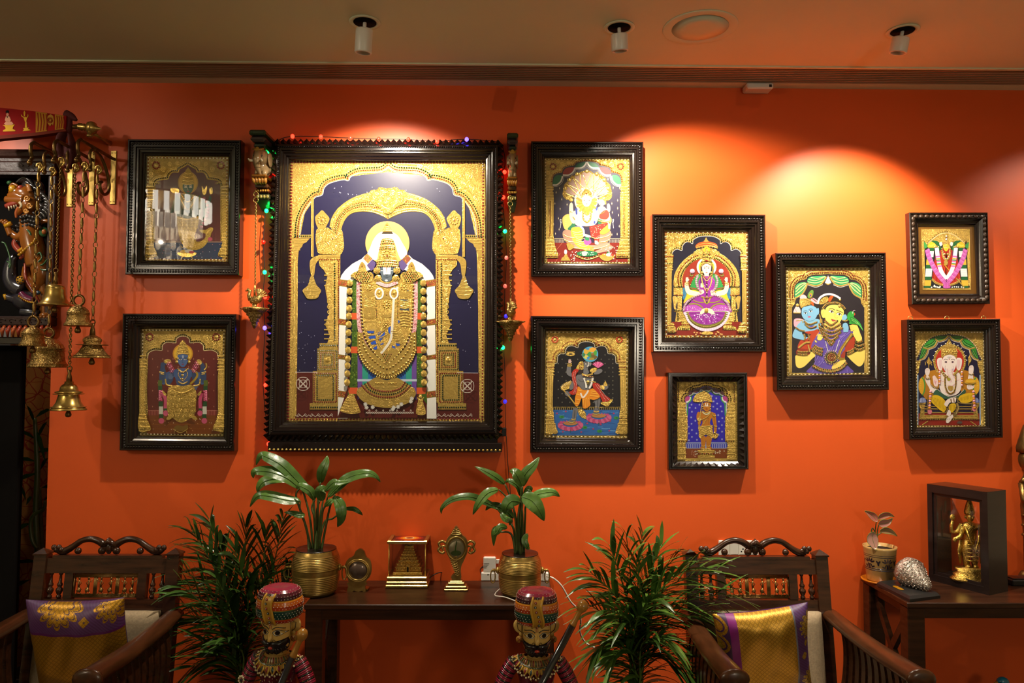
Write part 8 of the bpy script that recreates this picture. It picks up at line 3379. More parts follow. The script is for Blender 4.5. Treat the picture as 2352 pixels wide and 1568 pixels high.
def statue_case():
 bl,br,rb=on(2131,1330,ZT2),on(2270,1366,ZT2),on(2313,1357,ZT2)
 bl.y=min(bl.y,-.03)
 e1=(br-bl)
 w=e1.length
 e1.normalize()
 e2=Vector((-e1.y,e1.x,0))
 dp=.135
 if(rb-br).dot(e2)<0:
  e2=-e2
 H=.425
 if(bl+e2*dp).y>-.006:
  sh=(bl+e2*dp).y+.006
  bl.y-=sh
  br.y-=sh
 t=thing('statue_display_case','black open-fronted box case holding a golden four-armed statue, on the table','display case',bl+e1*w/2+e2*dp/2)
 up=Vector((0,0,1))
 F=lambda a,d,z:bl+e1*(a*w)+e2*(d*dp)+up*(z*H)
 def slab(b,a0,a1,d0,d1,z0,z1):
  vs=[F(a,d,z) for z in(z0,z1) for a,d in((a0,d0),(a1,d0),(a1,d1),(a0,d1))]
  b.add([tuple(p) for p in vs],[(0,3,2,1),(4,5,6,7),(0,1,5,4),(1,2,6,5),(2,3,7,6),(3,0,4,7)])
 b=MB()
 slab(b,0,.085,0,1,0,1)
 slab(b,.915,1,0,1,0,1)
 slab(b,.085,.915,0,1,0,.07)
 slab(b,.085,.915,0,1,.92,1)
 slab(b,.085,.14,.05,.12,.07,.92)
 slab(b,.86,.915,.05,.12,.07,.92)
 slab(b,.14,.86,.05,.12,.07,.10)
 slab(b,.14,.86,.05,.12,.89,.92)
 b.build('case_body','darkwood',t)
 b=MB()
 slab(b,.0,1,.0,1,1.0,1.004)
 b.build('top_veneer','wood',t)
 b=MB()
 slab(b,.14,.86,.07,.08,.10,.89)
 slab(b,.085,.915,.93,.945,.07,.92)
 b.build('glass_pane','pane',t)
 c=F(.56,.5,.07)
 g=thing('gilt_statue','golden standing four-armed statue inside the black box case','statue',c)
 k=H*.80/1.0
 Z=lambda x,z,y=0:c+Vector((x*k,y*k,z*k))
 b=MB()
 b.lathe([(0,0),(.25*k,0),(.26*k,.02*k),(.21*k,.05*k),(.22*k,.08*k),(.17*k,.11*k),(.20*k,.15*k),(.0,.16*k)],c,24,sy=.62)
 b.build('pedestal','statue',g)
 b=MB()
 for sg in(-1,1):
  b.tube([Z(sg*.05,.15),Z(sg*.055,.22),Z(sg*.06,.36),Z(sg*.05,.50)],[.028*k,.04*k,.055*k,.06*k],10)
  b.tube([Z(sg*.04,.165,-.05),Z(sg*.06,.16,.02)],.03*k,8)
 b.tube([Z(0,.46),Z(0,.54),Z(0,.62),Z(0,.68),Z(0,.73)],[.10*k,.085*k,.085*k,.115*k,.045*k],14,flat=.75)
 b.ell(Z(0,.79,-.01),(.048*k,.05*k,.062*k),0,None,12,10)
 b.lathe([(.055*k,0),(.062*k,.03*k),(.05*k,.09*k),(.035*k,.15*k),(.02*k,.19*k),(0,.22*k)],Z(0,.82),14)
 b.ell(Z(0,.785,-.058),(.010*k,.012*k,.014*k),0,None,6,5)
 for sg in(-1,1):
  b.tube([Z(sg*.10,.69),Z(sg*.17,.60),Z(sg*.24,.60),Z(sg*.24,.68),Z(sg*.22,.74)],[.034*k,.028*k,.024*k,.02*k,.018*k],8)
  b.ell(Z(sg*.22,.785),(.035*k,.016*k,.04*k),0,None,10,7)
  b.tube([Z(sg*.10,.66,-.02),Z(sg*.16,.55,-.05),Z(sg*(.24 if sg<0 else .08),.53 if sg<0 else .46,-.09)],[.032*k,.026*k,.022*k],8)
  b.tube([Z(sg*.12,.5),Z(sg*.14,.36),Z(sg*.13,.2)],[.02*k,.028*k,.012*k],8,flat=.5)
  b.ell(Z(sg*.055,.79),(.014*k,.014*k,.022*k),0,None,6,5)
 b.ell(Z(-.25,.52,-.09),(.03*k,.02*k,.03*k),0,None,8,6)
 for i in range(6):
  z=.50-i*.05
  b.tube([Z(.085*math.cos(a),z,-.075*math.sin(a)) for a in(pi*j/8 for j in range(9))],.008*k,5)
 b.tube([Z(-.09,.68,-.05),Z(-.05,.5,-.095),Z(0,.36,-.09),Z(.05,.5,-.095),Z(.09,.68,-.05)],.014*k,6)
 b.tube([Z(-.06,.71,-.05),Z(0,.65,-.09),Z(.06,.71,-.05)],.014*k,6)
 fg_=b.build('figure','statue',g)
 b=MB()
 for sg in(-1,1):
  b.ell(Z(sg*.018,.798,-.056),(.007*k,.004*k,.004*k),0,None,6,4)
 b.build('eyes','dark',fg_)
small_pot()
shell()
statue_case()
q=on(2326,1346,ZT2)
b=MB()
b.bbox((q.x,q.y-.0,ZT2),(q.x+.30,q.y+.075,ZT2+.026),.004)
o=b.build('flat_black_box','black',None,loc=(q.x+.15,q.y+.05,ZT2))
tag(o,'flat black box on the table at the foot of the crowned tall statue','box')
b=MB()
b.bbox((q.x+.012,q.y+.012,ZT2+.026),(q.x+.288,q.y+.065,ZT2+.030),.002)
b.build('lid','darkwood',o)
def tall_statue():
 Y=-.062
 X=P(2367,1100,Y).x
 zt=P(2352,962,Y).z
 zb=ZT2
 t=thing('tall_crowned_statue','tall bronzed crowned statue, mostly cut off by the picture edge, beyond the black box case','statue',(X,Y,zb))
 H=zt-zb
 Z=lambda x,z,y=0:Vector((X+x*H,Y+y*H,zb+z*H))
 b=MB()
 b.lathe([(0,0),(.085*H,0),(.085*H,.03*H),(.07*H,.05*H),(0,.06*H)],(X,Y,zb),20,sy=.6)
 b.build('pedestal','brassd',t)
 b=MB()
 b.tube([Z(0,.05),Z(0,.3),Z(0,.46),Z(0,.54),Z(0,.60),Z(0,.66)],[.050*H,.052*H,.064*H,.050*H,.066*H,.035*H],14,flat=.7)
 b.ell(Z(0,.745),(.066*H,.060*H,.080*H),0,None,14,10)
 b.lathe([(.072*H,0),(.075*H,.03*H),(.056*H,.10*H),(.034*H,.17*H),(0,.20*H)],Z(0,.79),14)
 b.ell(Z(0,.74,-.055),(.010*H,.012*H,.016*H),0,None,6,5)
 for sg in(-1,1):
  b.ell(Z(sg*.052,.735),(.012*H,.014*H,.03*H),0,None,6,5)
  b.tube([Z(sg*.055,.60),Z(sg*.062,.50,-.02),Z(sg*.03,.45,-.075)],[.022*H,.018*H,.016*H],8)
  b.tube([Z(sg*.06,.60),Z(sg*.05,.63,-.03)],[.016*H,.02*H],8)
 for z in(.40,.34,.28):
  b.tube([Z(.060*math.cos(a),z,-.046*math.sin(a)) for a in(pi*j/8 for j in range(9))],.010*H,5)
 fg_=b.build('figure','brassd',t)
 b=MB()
 for sg in(-1,1):
  b.ell(Z(sg*.02,.757,-.050),(.009*H,.004*H,.005*H),0,None,6,4)
 b.build('eyes','dark',fg_)
tall_statue()
def bird():
 o=P(2302,1556,-.22)
 x,y,z=o.x,o.y,o.z
 t=thing('painted_bird_figure','dark blue painted bird figure under the table, only its crest showing at the lower edge','ornament',(x,y,0))
 b=MB()
 b.lathe([(0,0),(.08,0),(.08,.02),(.03,.04),(.025,z-.24),(.05,z-.21),(0,z-.20)],(x,y,0),18,0,'3a1a10')
 b.tube([(x+.09,y,z-.17),(x+.03,y,z-.17),(x-.03,y,z-.13),(x-.02,y,z-.06),(x,y,z-.02)],[.01,.05,.05,.026,.022],12,0,'16405a')
 b.ell((x+.002,y,z-.016),(.026,.02,.02),0,'1d6a8a',12,8)
 b.build('bird_body','lac',t)
 b=MB()
 b.tube([(x-.02,y,z-.02),(x-.05,y,z-.03)],[.008,.001],8,0,'a8722a')
 b.build('beak','lac',t,label='ochre beak')
bird()
p0,p1=P(1650,1278,0),P(1741,1240,0)
b=MB()
b.bbox((p0.x,-.010,p0.z),(p1.x,-.0005,p1.z),.003)
o=b.build('switch_board','white',None,loc=((p0.x+p1.x)/2,0,p0.z))
tag(o,'white electrical switch board on the wall behind the crest of the chair','switch board')
w_=(p1.x-p0.x)
for i in range(4):
 b=MB()
 b.bbox((p0.x+w_*(.06+i*.225),-.0125,p0.z+.012),(p0.x+w_*(.06+i*.225+.2),-.009,p1.z-.010),.0015)
 b.build('switch_module','white',o)
b=MB()
for dx,dz in((.60,.5),(.56,.35),(.64,.35)):
 b.lathe([(0,0),(.0035,0)],(p0.x+w_*dx,-.0127,p0.z+(p1.z-p0.z)*dz),10,ax=(0,-1,0))
b.build('socket_holes','black',o)
# armchairs
def make_chair():
 'faces -y; origin on the floor under the middle of the back'
 t=thing('armchair','','armchair',(0,0,0),'carved wooden armchairs with brass dancer panels')
 hw,s=.297,.15
 yb=lambda z:-(.95-z)*s
 for sg in(-1,1):
  b=MB()
  x=sg*(hw-.025)
  b.obox((x,yb(0)*.55,0),(x,yb(.42),.42),.05,.05)
  b.obox((x,yb(.40),.40),(x,yb(.93),.93),.05,.045)
  c=Vector((x,yb(.93),.93))
  q=[c+Vector((a*.029,d*.027,0)) for a,d in((-1,-1),(1,-1),(1,1),(-1,1))]
  b.add([tuple(p) for p in q]+[tuple(p+Vector((0,0,.006))) for p in q]+[tuple(c+Vector((0,0,.026)))],[(3,2,1,0),(0,1,5,4),(1,2,6,5),(2,3,7,6),(3,0,4,7),
(4,5,8),(5,6,8),(6,7,8),(7,4,8)])
  b.build('back_post','teak',t)
 x0=hw-.05
 def rail(b,z0,z1,th=.03,xx=x0,dy=0):
  ya,yc=yb(z0)+dy,yb(z1)+dy
  vs=[(-xx,ya-th/2,z0),(xx,ya-th/2,z0),(xx,ya+th/2,z0),(-xx,ya+th/2,z0),(-xx,yc-th/2,z1),(xx,yc-th/2,z1),(xx,yc+th/2,z1),(-xx,yc+th/2,z1)]
  b.add(vs,[(0,3,2,1),(4,5,6,7),(0,1,5,4),(1,2,6,5),(2,3,7,6),(3,0,4,7)])
 b=MB()
 rail(b,.858,.916)
 b.build('top_rail','teak',t)
 b=MB()
 rail(b,.715,.757)
 b.build('lower_rail','teak',t)
 b=MB()
 rail(b,.914,.928,.03,.225)
 yc=yb(.95)
 for sg in(-1,1):
  q=[(.012,.945),(.035,.975),(.075,.991),(.115,.985),(.150,.962),(.180,.944),(.205,.942),(.222,.955)]
  b.tube([(sg*x,yc,z) for x,z in cr(q,False,5)],[.012,.015,.013,.012,.013,.015,.014,.010],10)
  for x,z,r in((.030,.945,.016),(.128,.944,.014)):
   b.ell((sg*x,yc-.006,z),(r,.013,r),0,None,12,8)
  for i in range(4):
   b.ell((sg*(.196+i*.010),yc-.008,.948+(i%2)*.010),(.012,.010,.012),0,None,8,6)
 b.tube([(-.03,yc-.004,.962),(0,yc-.01,.985),(.03,yc-.004,.962)],[.010,.016,.010],10)
 b.ell((0,yc-.008,.955),(.014,.012,.024),0,None,10,8)
 b.build('carved_crest','teak',t)
 for sg in(-1,1):
  b=MB()
  b.obox((sg*.150,yb(.757),.757),(sg*.150,yb(.858),.858),.034,.028)
  b.build('upright','teak',t)
  for k in(.190,.228):
   b=MB()
   pr=[(.006,0),(.010,.004),(.010,.010),(.006,.014),(.009,.018),(.014,.030),(.013,.038),(.007,.044),(.010,.050),(.011,.056),(.007,.062),(.0055,.075),(.0045,
.090),(.008,.096),(.008,.101)]
   b.lathe(pr,(sg*k,yb(.757),.757),12,ax=(0,s,1))
   b.build('spindle','teak',t)
 b=MB()
 yf=lambda z:yb(z)-.006
 for z0,z1 in((.764,.774),(.842,.853)):
  for i in range(3):
   z=z0+(z1-z0)*i/2
   b.tube([(-.130,yf(z),z),(.130,yf(z),z)],.0028,6)
 for x in(-.130,.130,-.042,.048):
  for dx in(-.005,0,.005) if abs(x)<.1 else(0,):
   b.tube([(x+dx,yf(.77),.77),(x+dx,yf(.846),.846)],.0032,6)
 for i,x in enumerate((-.108,-.070,-.018,.022,.078,.110)):
  sg=1 if i%2 else-1
  V=lambda u,z:(x+u,yf(z)-.002,z)
  b.ell(V(.0,.836),(.0045,.004,.006),0,None,8,6)
  b.tube([V(0,.831),V(sg*.002,.815),V(0,.800)],[.0025,.004,.0045],6)
  b.tube([V(0,.802),V(sg*-.004,.792),V(0,.785)],[.0045,.008,.009],7)
  b.tube([V(.004,.786),V(.010,.778),V(.008,.770)],.0018,5)
  b.tube([V(-.004,.786),V(-.006,.778),V(-.014,.770)],.0018,5)
  b.tube([V(0,.828),V(sg*.010,.822),V(sg*.014,.834)],.0016,5)
  b.tube([V(0,.828),V(-sg*.009,.818),V(-sg*.002,.808)],.0016,5)
 b.build('brass_dancer_panel','brassd',t,label='openwork brass panel of dancing figures')
 def pad(name,pts4,th,nu,nv,rnd):
  'pts4: corners of the front face; puffs towards n'
  b=MB()
  A,B,Cc,Dd=[Vector(p) for p in pts4]
  n=(B-A).cross(Dd-A).normalized()
  vs=[]
  for k in(0,1):
   for j in range(nv+1):
    for i in range(nu+1):
     u,v=i/nu,j/nv
     p=A.lerp(B,u).lerp(Dd.lerp(Cc,u),v)
     e=(1-(2*u-1)**10)*(1-(2*v-1)**10)
     vs.append(tuple(p+n*(th*(.62+.38*e**.5) if k==0 else 0)))
  m=(nu+1)*(nv+1)
  fs=[]
  for j in range(nv):
   for i in range(nu):
    a=j*(nu+1)+i
    fs.append((a,a+1,a+nu+2,a+nu+1))
    fs.append((m+a,m+a+nu+1,m+a+nu+2,m+a+1))
  for i in range(nu):
   fs.append((i,m+i,m+i+1,i+1))
   a=nv*(nu+1)+i
   fs.append((a,a+1,m+a+1,m+a))
  for j in range(nv):
   a=j*(nu+1)
   fs.append((a,a+nu+1,m+a+nu+1,m+a))
   a+=nu
   fs.append((a,m+a,m+a+nu+1,a+nu+1))
  b.add(vs,fs,0,None,True)
  return b.build(name,'linen',t)
 xw=.243
 pad('back_pad',[(-xw,yb(.40)-.012,.40),(xw,yb(.40)-.012,.40),(xw,yb(.715)-.012,.715),(-xw,yb(.715)-.012,.715)],.055,20,14,.02)
 b=MB()
 b.bbox((-xw,-.62,.30),(xw,yb(.36)-.005,.352),.004)
 b.build('seat_frame','teak',t)
 pad('seat_pad',[(-xw,-.615,.352),(xw,-.615,.352),(xw,-.145,.352),(-xw,-.145,.352)],.062,20,18,.02)
 for sg in(-1,1):
  x=sg*(hw-.004)
  b=MB()
  q=[(x,yb(.69)-.0,.700),(x+sg*.006,-.25,.690),(x+sg*.010,-.45,.690),(x+sg*.010,-.62,.700),(x+sg*.010,-.70,.702)]
  b.tube(cr(q,False,6),[.036,.040,.042,.044,.046],14,flat=.62)
  e=Vector((x+sg*.010,-.70,.702))
  b.lathe([(0,.012),(.030,.010),(.046,.004),(.050,-.004),(.046,-.012)],e,18,ax=(0,-1,0),sy=.72)
  b.build('arm_rail','rail',t)
  b=MB()
  b.bbox((x-.018,-.64,.37),(x+.018,yb(.40)-.02,.415),.004)
  b.build('side_rail','teak',t)
  for i in range(10):
   y=-.155-i*.050
   b=MB()
   q=[(x,y,.41),(x+sg*.016,y,.50),(x+sg*.020,y,.60),(x+sg*.010,y,.672)]
   q=cr(q,False,4)
   vs,fs=[],[]
   for px_,py_,pz_ in q:
    vs+=[(px_-.009,py_-.015,pz_),(px_+.009,py_-.015,pz_),(px_+.009,py_+.015,pz_),(px_-.009,py_+.015,pz_)]
   for j in range(len(q)-1):
    for k in range(4):
     fs.append((j*4+k,j*4+(k+1)%4,j*4+4+(k+1)%4,j*4+4+k))
   b.add(vs,fs)
   b.build('arm_slat','teak',t)
  b=MB()
  pr=[(.022,0),(.028,.03),(.020,.05),(.030,.10),(.030,.26),(.026,.30),(.030,.36),(.026,.42),(.020,.46),(.030,.56),(.022,.66),(.026,.675)]
  b.lathe(pr,(x+sg*.008,-.635,0),16)
  b.build('front_leg','teak',t)
 return t
ch=make_chair()
YC=-.275
c2=P(1733,1262,YC)
c1=P(253,1254,YC)
ch['label']='carved wooden armchair beside the right-hand table, a tilted brocade cushion on it'
ch.location=(c2.x,YC,0)
cp=copy_tree(ch)
cp.location=(c1.x,YC,0)
cp['label']='carved wooden armchair under the tortoise-shell picture, by the dark doorway'
def petal_flower(u,v,cx,cy,r,n,up):
 'is (u, v) inside a half lotus opening downwards from (cx, cy)?'
 dx,dy=u-cx,(cy-v)*up
 if dy<-.01:
  return 0
 d=math.hypot(dx,dy)
 an=math.atan2(dy,dx)
 k=(an/pi*n)%1
 edge=r*(.62+.38*math.sin(pi*k)**.7)
 if d>edge:
  return 0
 in_=r*.55*(.55+.45*math.sin(pi*k)**.7)
 if abs(d-edge*.86)<r*.025 or abs(d-in_)<r*.03:
  return 2
 return 1
def cushion(label,centre,size,rot,lean,pat):
 t=thing('throw_cushion',label,'cushion',centre)
 N=170
 b=MB()
 b.uv=[]
 c=Vector(centre)
 m3=Matrix.Rotation(-lean,3,'X')@Matrix.Rotation(rot,3,'Y')
 vs,fs,ms,cs=[],[],[],[]
 rnd=random.Random(5)
 for k in(0,1):
  for j in range(N+1):
   for i in range(N+1):
    u,v=i/N,j/N
    a,d=2*u-1,2*v-1
    pinch=1-.07*(1-a*a)*abs(d)**3,1-.07*(1-d*d)*abs(a)**3
    x=a*.5*size*pinch[1]
    z=d*.5*size*pinch[0]
    e=max(0,(1-a**4)*(1-d**4))
    th=.072*e**.55
    wr=.0045*math.sin(9*u+14*v+2*math.sin(5*v))*e+.003*math.sin(23*u-9*v)*e
    y=-(th+wr) if k==0 else th*.55
    vs.append(tuple(c+m3@Vector((x,y,z))))
    b.uv.append((u,v))
 m=(N+1)**2
 for j in range(N):
  for i in range(N):
   a=j*(N+1)+i
   mi,col=pat((i+.5)/N,(j+.5)/N)
   fs.append(((a,a+1,a+N+2,a+N+1),mi,col))
   fs.append(((m+a,m+a+N+1,m+a+N+2,m+a+1),1,'3a1246'))
 b.v=vs
 for f,mi,col in fs:
  b.f.append(list(f))
  b.m.append(mi)
  b.c.append(col)
  b.sm.append(True)
 b.build('cover',['brocade','silk'],t)
PU,PU2,MG,GO,GO2='4a2550','3c1c44','6a1262','c08c22','b8862a'
def pat1(u,v):
 if v>.715:
  for cx,cy,r in((.40,1.0,.235),(.93,.985,.20),(-.02,.86,.06)):
   f=petal_flower(u,v,cx,cy,r,7,1)
   if f:
    return(0,GO) if f==1 else(1,PU2)
  if abs(u-.66)+abs(v-.835)<.055:
   return(0,GO) if abs(u-.66)+abs(v-.835)>.012 else(1,PU2)
  return 1,(PU if(int((u*60+v*60))%2) else '553060')
 if v>.695:
  return 1,'52104e'
 if v<.075:
  return 1,'52104e'
 return 0,'a8781e'
def pat2(u,v):
 if u<.13:
  for k in range(5):
   cy=.1+k*.2
   d=math.hypot((u-.0)*.9,v-cy)
   if d<.105 and abs(d-.07)>.008:
    return 0,GO
  return 1,PU2
 if u<.215:
  return 1,'7a1470'
 if u>.80:
  if u<.82:
   return 1,'6a6a78'
  for cy in(.80,.18):
   f=petal_flower(v,u,cy,1.0,.15,7,1)
   if f:
    return(0,'c8a43a') if f==1 else(1,PU2)
  for cy in(.48,):
   if abs(u-.90)*1.2+abs(v-cy)<.05:
    return 0,'c8a43a'
  if abs(u-.93)+abs(v-.62)*.6<.03:
   return 0,'c8a43a'
  return 1,(PU if(int((u*60+v*60))%2) else '503068')
 return 0,'b88a2c'
k1=P(188,1466,YC-.235)
cushion('purple and gold brocade cushion with lotus border, upright on the armchair by the doorway',(k1.x,k1.y,.652),.372,math.radians(-1.5),math.radians(-14),
pat1)
k2=P(1752,1490,YC-.235)
cushion('gold brocade cushion with purple side bands, tilted on the armchair by the right-hand table',(k2.x,k2.y,.626),.365,math.radians(-8),math.radians(-15),
pat2)
# areca palms on the floor
def palm(label,bx,Y,fronds,cols,seed,zpot):
 base_=P(bx,1560,Y)
 t=thing('potted_palm',label,'plant',(base_.x,Y,0),'areca palms beside the chairs')
 b=MB()
 b.lathe([(0,0),(.11,0),(.15,zpot*.9),(.16,zpot),(.145,zpot),(.14,zpot*.9),(0,zpot*.88)],(base_.x,Y,0),28)
 pt_=b.build('pot','black',t)
 b=MB()
 b.lathe([(.14,zpot*.91),(0,zpot*.93)],(base_.x,Y,0),18)
 b.build('soil','soil',pt_)
 rnd=random.Random(seed)
 for path,dy,ln,start in fronds:
  q=pp(path)
  root=Vector((base_.x+rnd.uniform(-.05,.05),Y+rnd.uniform(-.04,.04),zpot*.9))
  pts=[root]
  n=len(q)
  for i,(x,y) in enumerate(q):
   pts.append(P(x,y,Y+dy*(i+1)/n))
  pts=[Vector(p) for p in cr([tuple(p) for p in pts],False,8)]
  b=MB()
  b.tube(pts,[.0055,.004,.003,.0012],6,0,'5a7430')
  L_=[0]
  for a,c in zip(pts,pts[1:]):
   L_.append(L_[-1]+(c-a).length)
  tot=L_[-1]
  k=mpp(Y)
  step=.023
  s_=tot*start
  side=1
  while s_<tot:
   j=max(i for i in range(len(L_)) if L_[i]<=s_)
   j=min(j,len(pts)-2)
   p=pts[j].lerp(pts[j+1],(s_-L_[j])/max(L_[j+1]-L_[j],1e-6))
   tg=(pts[j+1]-pts[j]).normalized()
   u=(s_/tot-start)/(1-start)
   sd=tg.cross(Vector((0,1,0)))
   sd=(sd.normalized() if sd.length>.1 else Vector((1,0,0)))*side
   sd=(sd+Vector((0,rnd.uniform(-.75,.35),0))).normalized()
   an=.95-.60*u+rnd.uniform(-.12,.12)
   d=(tg*math.cos(an)+sd*math.sin(an)+Vector((0,0,.12))).normalized()
   ll=ln*1.2*k*(.55+.55*math.sin(pi*min(1,.25+u*.7)))*rnd.uniform(.8,1.15)
   wv=.0092*rnd.uniform(.8,1.25)
   nrm=d.cross(Vector((0,0,1)))
   nrm=(nrm.normalized() if nrm.length>.1 else Vector((1,0,0)))
   nrm=(nrm+Vector((rnd.uniform(-.4,.4),rnd.uniform(-.3,.3),rnd.uniform(-.3,.5)))).normalized()
   vs=[]
   dr=rnd.uniform(.18,.62)*ll
   m_=5
   for i in range(m_+1):
    w_=i/m_
    c=p+d*ll*w_-Vector((0,0,dr*w_*w_))
    ww=wv*(math.sin(pi*min(1,w_*.9+.12))**.7 if i<m_ else .04)
    vs+=[tuple(c+nrm*ww),tuple(c+Vector((0,0,.0015))),tuple(c-nrm*ww)]
   b.add(vs,[(i*3+e,i*3+e+1,i*3+e+4,i*3+e+3) for i in range(m_) for e in(0,1)],0,rnd.choice(cols),True)
   side=-side
   s_+=step*.55
  b.build('frond','leaf',t)
FR=[("1458,1440 1450,1340 1438,1222",-.02,88,.52),("1462,1440 1466,1330 1476,1222",.02,80,.55),("1450,1440 1430,1340 1400,1250",-.05,92,.50),("1445,1450 1415,1370 1352,1310",
-.08,92,.45),("1440,1480 1400,1420 1346,1384",-.12,84,.42),("1470,1440 1500,1340 1560,1272",.02,96,.48),("1475,1440 1530,1350 1640,1310",-.04,104,.42),
("1478,1450 1540,1390 1665,1362",-.08,104,.42),("1475,1470 1530,1420 1630,1415",-.16,100,.42),("1480,1500 1540,1470 1610,1500",-.14,96,.42),("1445,1500 1400,1470 1364,1500",
-.14,84,.42),("1455,1460 1480,1400 1500,1370",-.24,96,.45),("1465,1440 1485,1340 1520,1250",.0,84,.5),("1450,1470 1440,1420 1390,1400",-.2,90,.45),("1470,1500 1500,1470 1540,1470",
-.26,92,.42),("1455,1520 1430,1490 1400,1520",-.2,80,.4),("1462,1430 1470,1360 1462,1290",-.14,84,.5),("1480,1520 1540,1510 1590,1550",-.2,90,.4),("1474,1430 1520,1350 1600,1290",
-.14,96,.46)]
FL=[("548,1450 520,1330 480,1190",.03,84,.52),("545,1450 500,1320 440,1215",.0,88,.50),("555,1440 560,1320 566,1205",.04,84,.5),("565,1440 600,1320 612,1215",
.05,84,.5),("570,1440 620,1330 650,1190",.08,80,.52),("540,1460 480,1360 424,1310",-.04,92,.45),("540,1480 480,1400 424,1350",-.08,92,.42),("540,1500 480,1440 436,1410",
-.08,88,.42),("540,1520 490,1480 430,1466",-.1,88,.4),("545,1540 500,1510 440,1530",-.1,84,.4),("560,1450 570,1380 540,1260",-.06,88,.48),("570,1450 610,1380 640,1290",
.04,84,.46),("550,1470 530,1400 500,1330",-.12,92,.45),("565,1470 590,1400 600,1330",-.04,88,.45),("560,1520 540,1480 520,1470",-.14,84,.4),("575,1470 630,1400 672,1310",
.1,76,.48),("552,1440 530,1350 505,1250",.0,88,.5)]
palm('areca palm with drooping fronds between the statue with raised staff and the right-hand armchair',1462,-.33,FR,['3d5c20','4a6a26','345018','55752c'],
3,.2)
palm('dark areca palm between the doorway armchair and the middle table',560,-.24,FL,['2c4618','35511c','263d14','3d5c22'],8,.2)
# painted wooden guardsmen
def make_guard():
 'faces -y, origin on the floor; k metres per pixel of the photograph at its distance'
 k=(DIST-.85)/FPX
 zc=lambda py:EYE-(py-857.5)*k
 X=lambda px:(px-1232)*k
 t=thing('guardsman_statue','','statue',(0,0,0),'painted wooden guardsmen in striped turbans')
 sk,ma,bk='d8b060','5a0c22','120d10'
 b=MB()
 def loft(rings,cols,n=28,p=2.3):
  vs,fs=[],[]
  for z,cx,cy,rx,ry in rings:
   for j in range(n):
    a=2*pi*j/n
    c,s_=math.cos(a),math.sin(a)
    vs.append((cx+rx*math.copysign(abs(c)**(2/p),c),cy+ry*math.copysign(abs(s_)**(2/p),s_),z))
  for i in range(len(rings)-1):
   b.add([],[])
   o=len(b.v)
   b.add([vs[i*n+j] for j in range(n)]+[vs[(i+1)*n+j] for j in range(n)],[(j,(j+1)%n,n+(j+1)%n,n+j) for j in range(n)],0,cols[min(i,len(cols)-1)],True)
 HR=[(1418,.046,.050),(1424,.0465,.051),(1440,.0475,.052),(1456,.0475,.051),(1472,.045,.049),(1484,.038,.044),(1492,.030,.036),(1497,.030,.034),(1502,
.036,.036)]
 loft([(zc(y),0,0,rx,ry) for y,rx,ry in HR],[sk])
 BR=[(1499,.052,.040),(1503,.074,.046),(1512,.080,.052),(1530,.066,.056),(1552,.058,.055),(1575,.060,.056),(1605,.066,.060)]
 loft([(zc(y),0,0,rx,ry) for y,rx,ry in BR],[ma])
 loft([(zc(1605),0,0,.070,.064),(.45,0,0,.11,.09),(.26,0,0,.155,.12),(.24,0,0,.14,.11)],['d8902a','5a0c22','5a0c22','2a1a10'])
 loft([(.25,-.05,0,.04,.045),(.03,-.05,0,.038,.05),(.02,-.05,-.02,.045,.075),(0.0,-.05,-.02,.045,.075)],['d8b060','5a1a12'])
 loft([(.25,.05,0,.04,.045),(.03,.05,0,.038,.05),(.02,.05,-.02,.045,.075),(0.0,.05,-.02,.045,.075)],['d8b060','5a1a12'])
 ry_at=lambda py:[r2[2]+(r1[2]-r2[2])*(r2[0]-py)/(r2[0]-r1[0]) for r1,r2 in zip(HR,HR[1:]) if r1[0]<=py<=r2[0]][0]
 rx_at=lambda py:[r2[1]+(r1[1]-r2[1])*(r2[0]-py)/(r2[0]-r1[0]) for r1,r2 in zip(HR,HR[1:]) if r1[0]<=py<=r2[0]][0]
 def F(px,py,off=.0006):
  x=X(px)
  q=min(.999,abs(x)/rx_at(py))
  return(x,-ry_at(py)*(1-q**2.3)**(1/2.3)-off,zc(py))
 def decal(pts,col,off=.0008):
  q=cr(pp(pts),True,4)
  b.add([F(x,y,off) for x,y in q],[tuple(range(len(q)))],0,col)
 def fl(pts,r,col,off=.0004):
  b.tube([F(x,y,off) for x,y in cr(pp(pts),False,5)],r,5,0,col)
 for sg in(-1,1):
  m=lambda s_:' '.join(f"{1232 + sg * float(q.split(',')[0])},{q.split(',')[1]}" for q in s_.split())
  decal(m("5,1440 12,1436 20,1436 30,1441 20,1446 10,1447"),'e8e2d0')
  decal(m("11,1441 14,1436.5 19,1437 21,1441 18,1445.5 13,1445.5"),'1a0f0c',.0012)
  fl(m("5,1441 12,1435.5 20,1435.5 31,1441"),.0011,bk,.001)
  fl(m("5,1441 12,1447 20,1446.5 31,1441"),.0008,bk,.001)
  fl(m("4,1434 14,1429 28,1433"),.0015,bk)
  fl(m("4,1437 14,1432 28,1436"),.0008,'c8781e')
  fl(m("3,1463 8,1456 13,1462"),.0008,bk)
  b.tube([F(1232+sg*3,1440,-.001),F(1232+sg*2,1452,.004),F(1232,1459,.010)],[.003,.005,.005],8,0,sk)
  e=Vector((sg*.050,.006,zc(1432)))
  b.ell(e+Vector((sg*.008,0,0)),(.020,.008,.024),0,sk,14,10,Matrix.Rotation(sg*.35,3,'Y'))
  b.tube([e+Vector((sg*.002,-.009,.012)),e+Vector((sg*.016,-.010,.012)),e+Vector((sg*.012,-.010,-.008)),e+Vector((sg*.0,-.009,-.018))],.0011,5,0,bk)
  b.tube([e+Vector((-sg*.002,-.012,.016)),e+Vector((-sg*.003,-.012,-.03))],.0012,5,0,bk)
  b.tube([e+Vector((sg*.002,.0,-.018)),e+Vector((sg*.002,-.002,-.032))],[.008,.007],8,0,sk)
 fl("1230,1426 1230,1433",.0008,'a8202a')
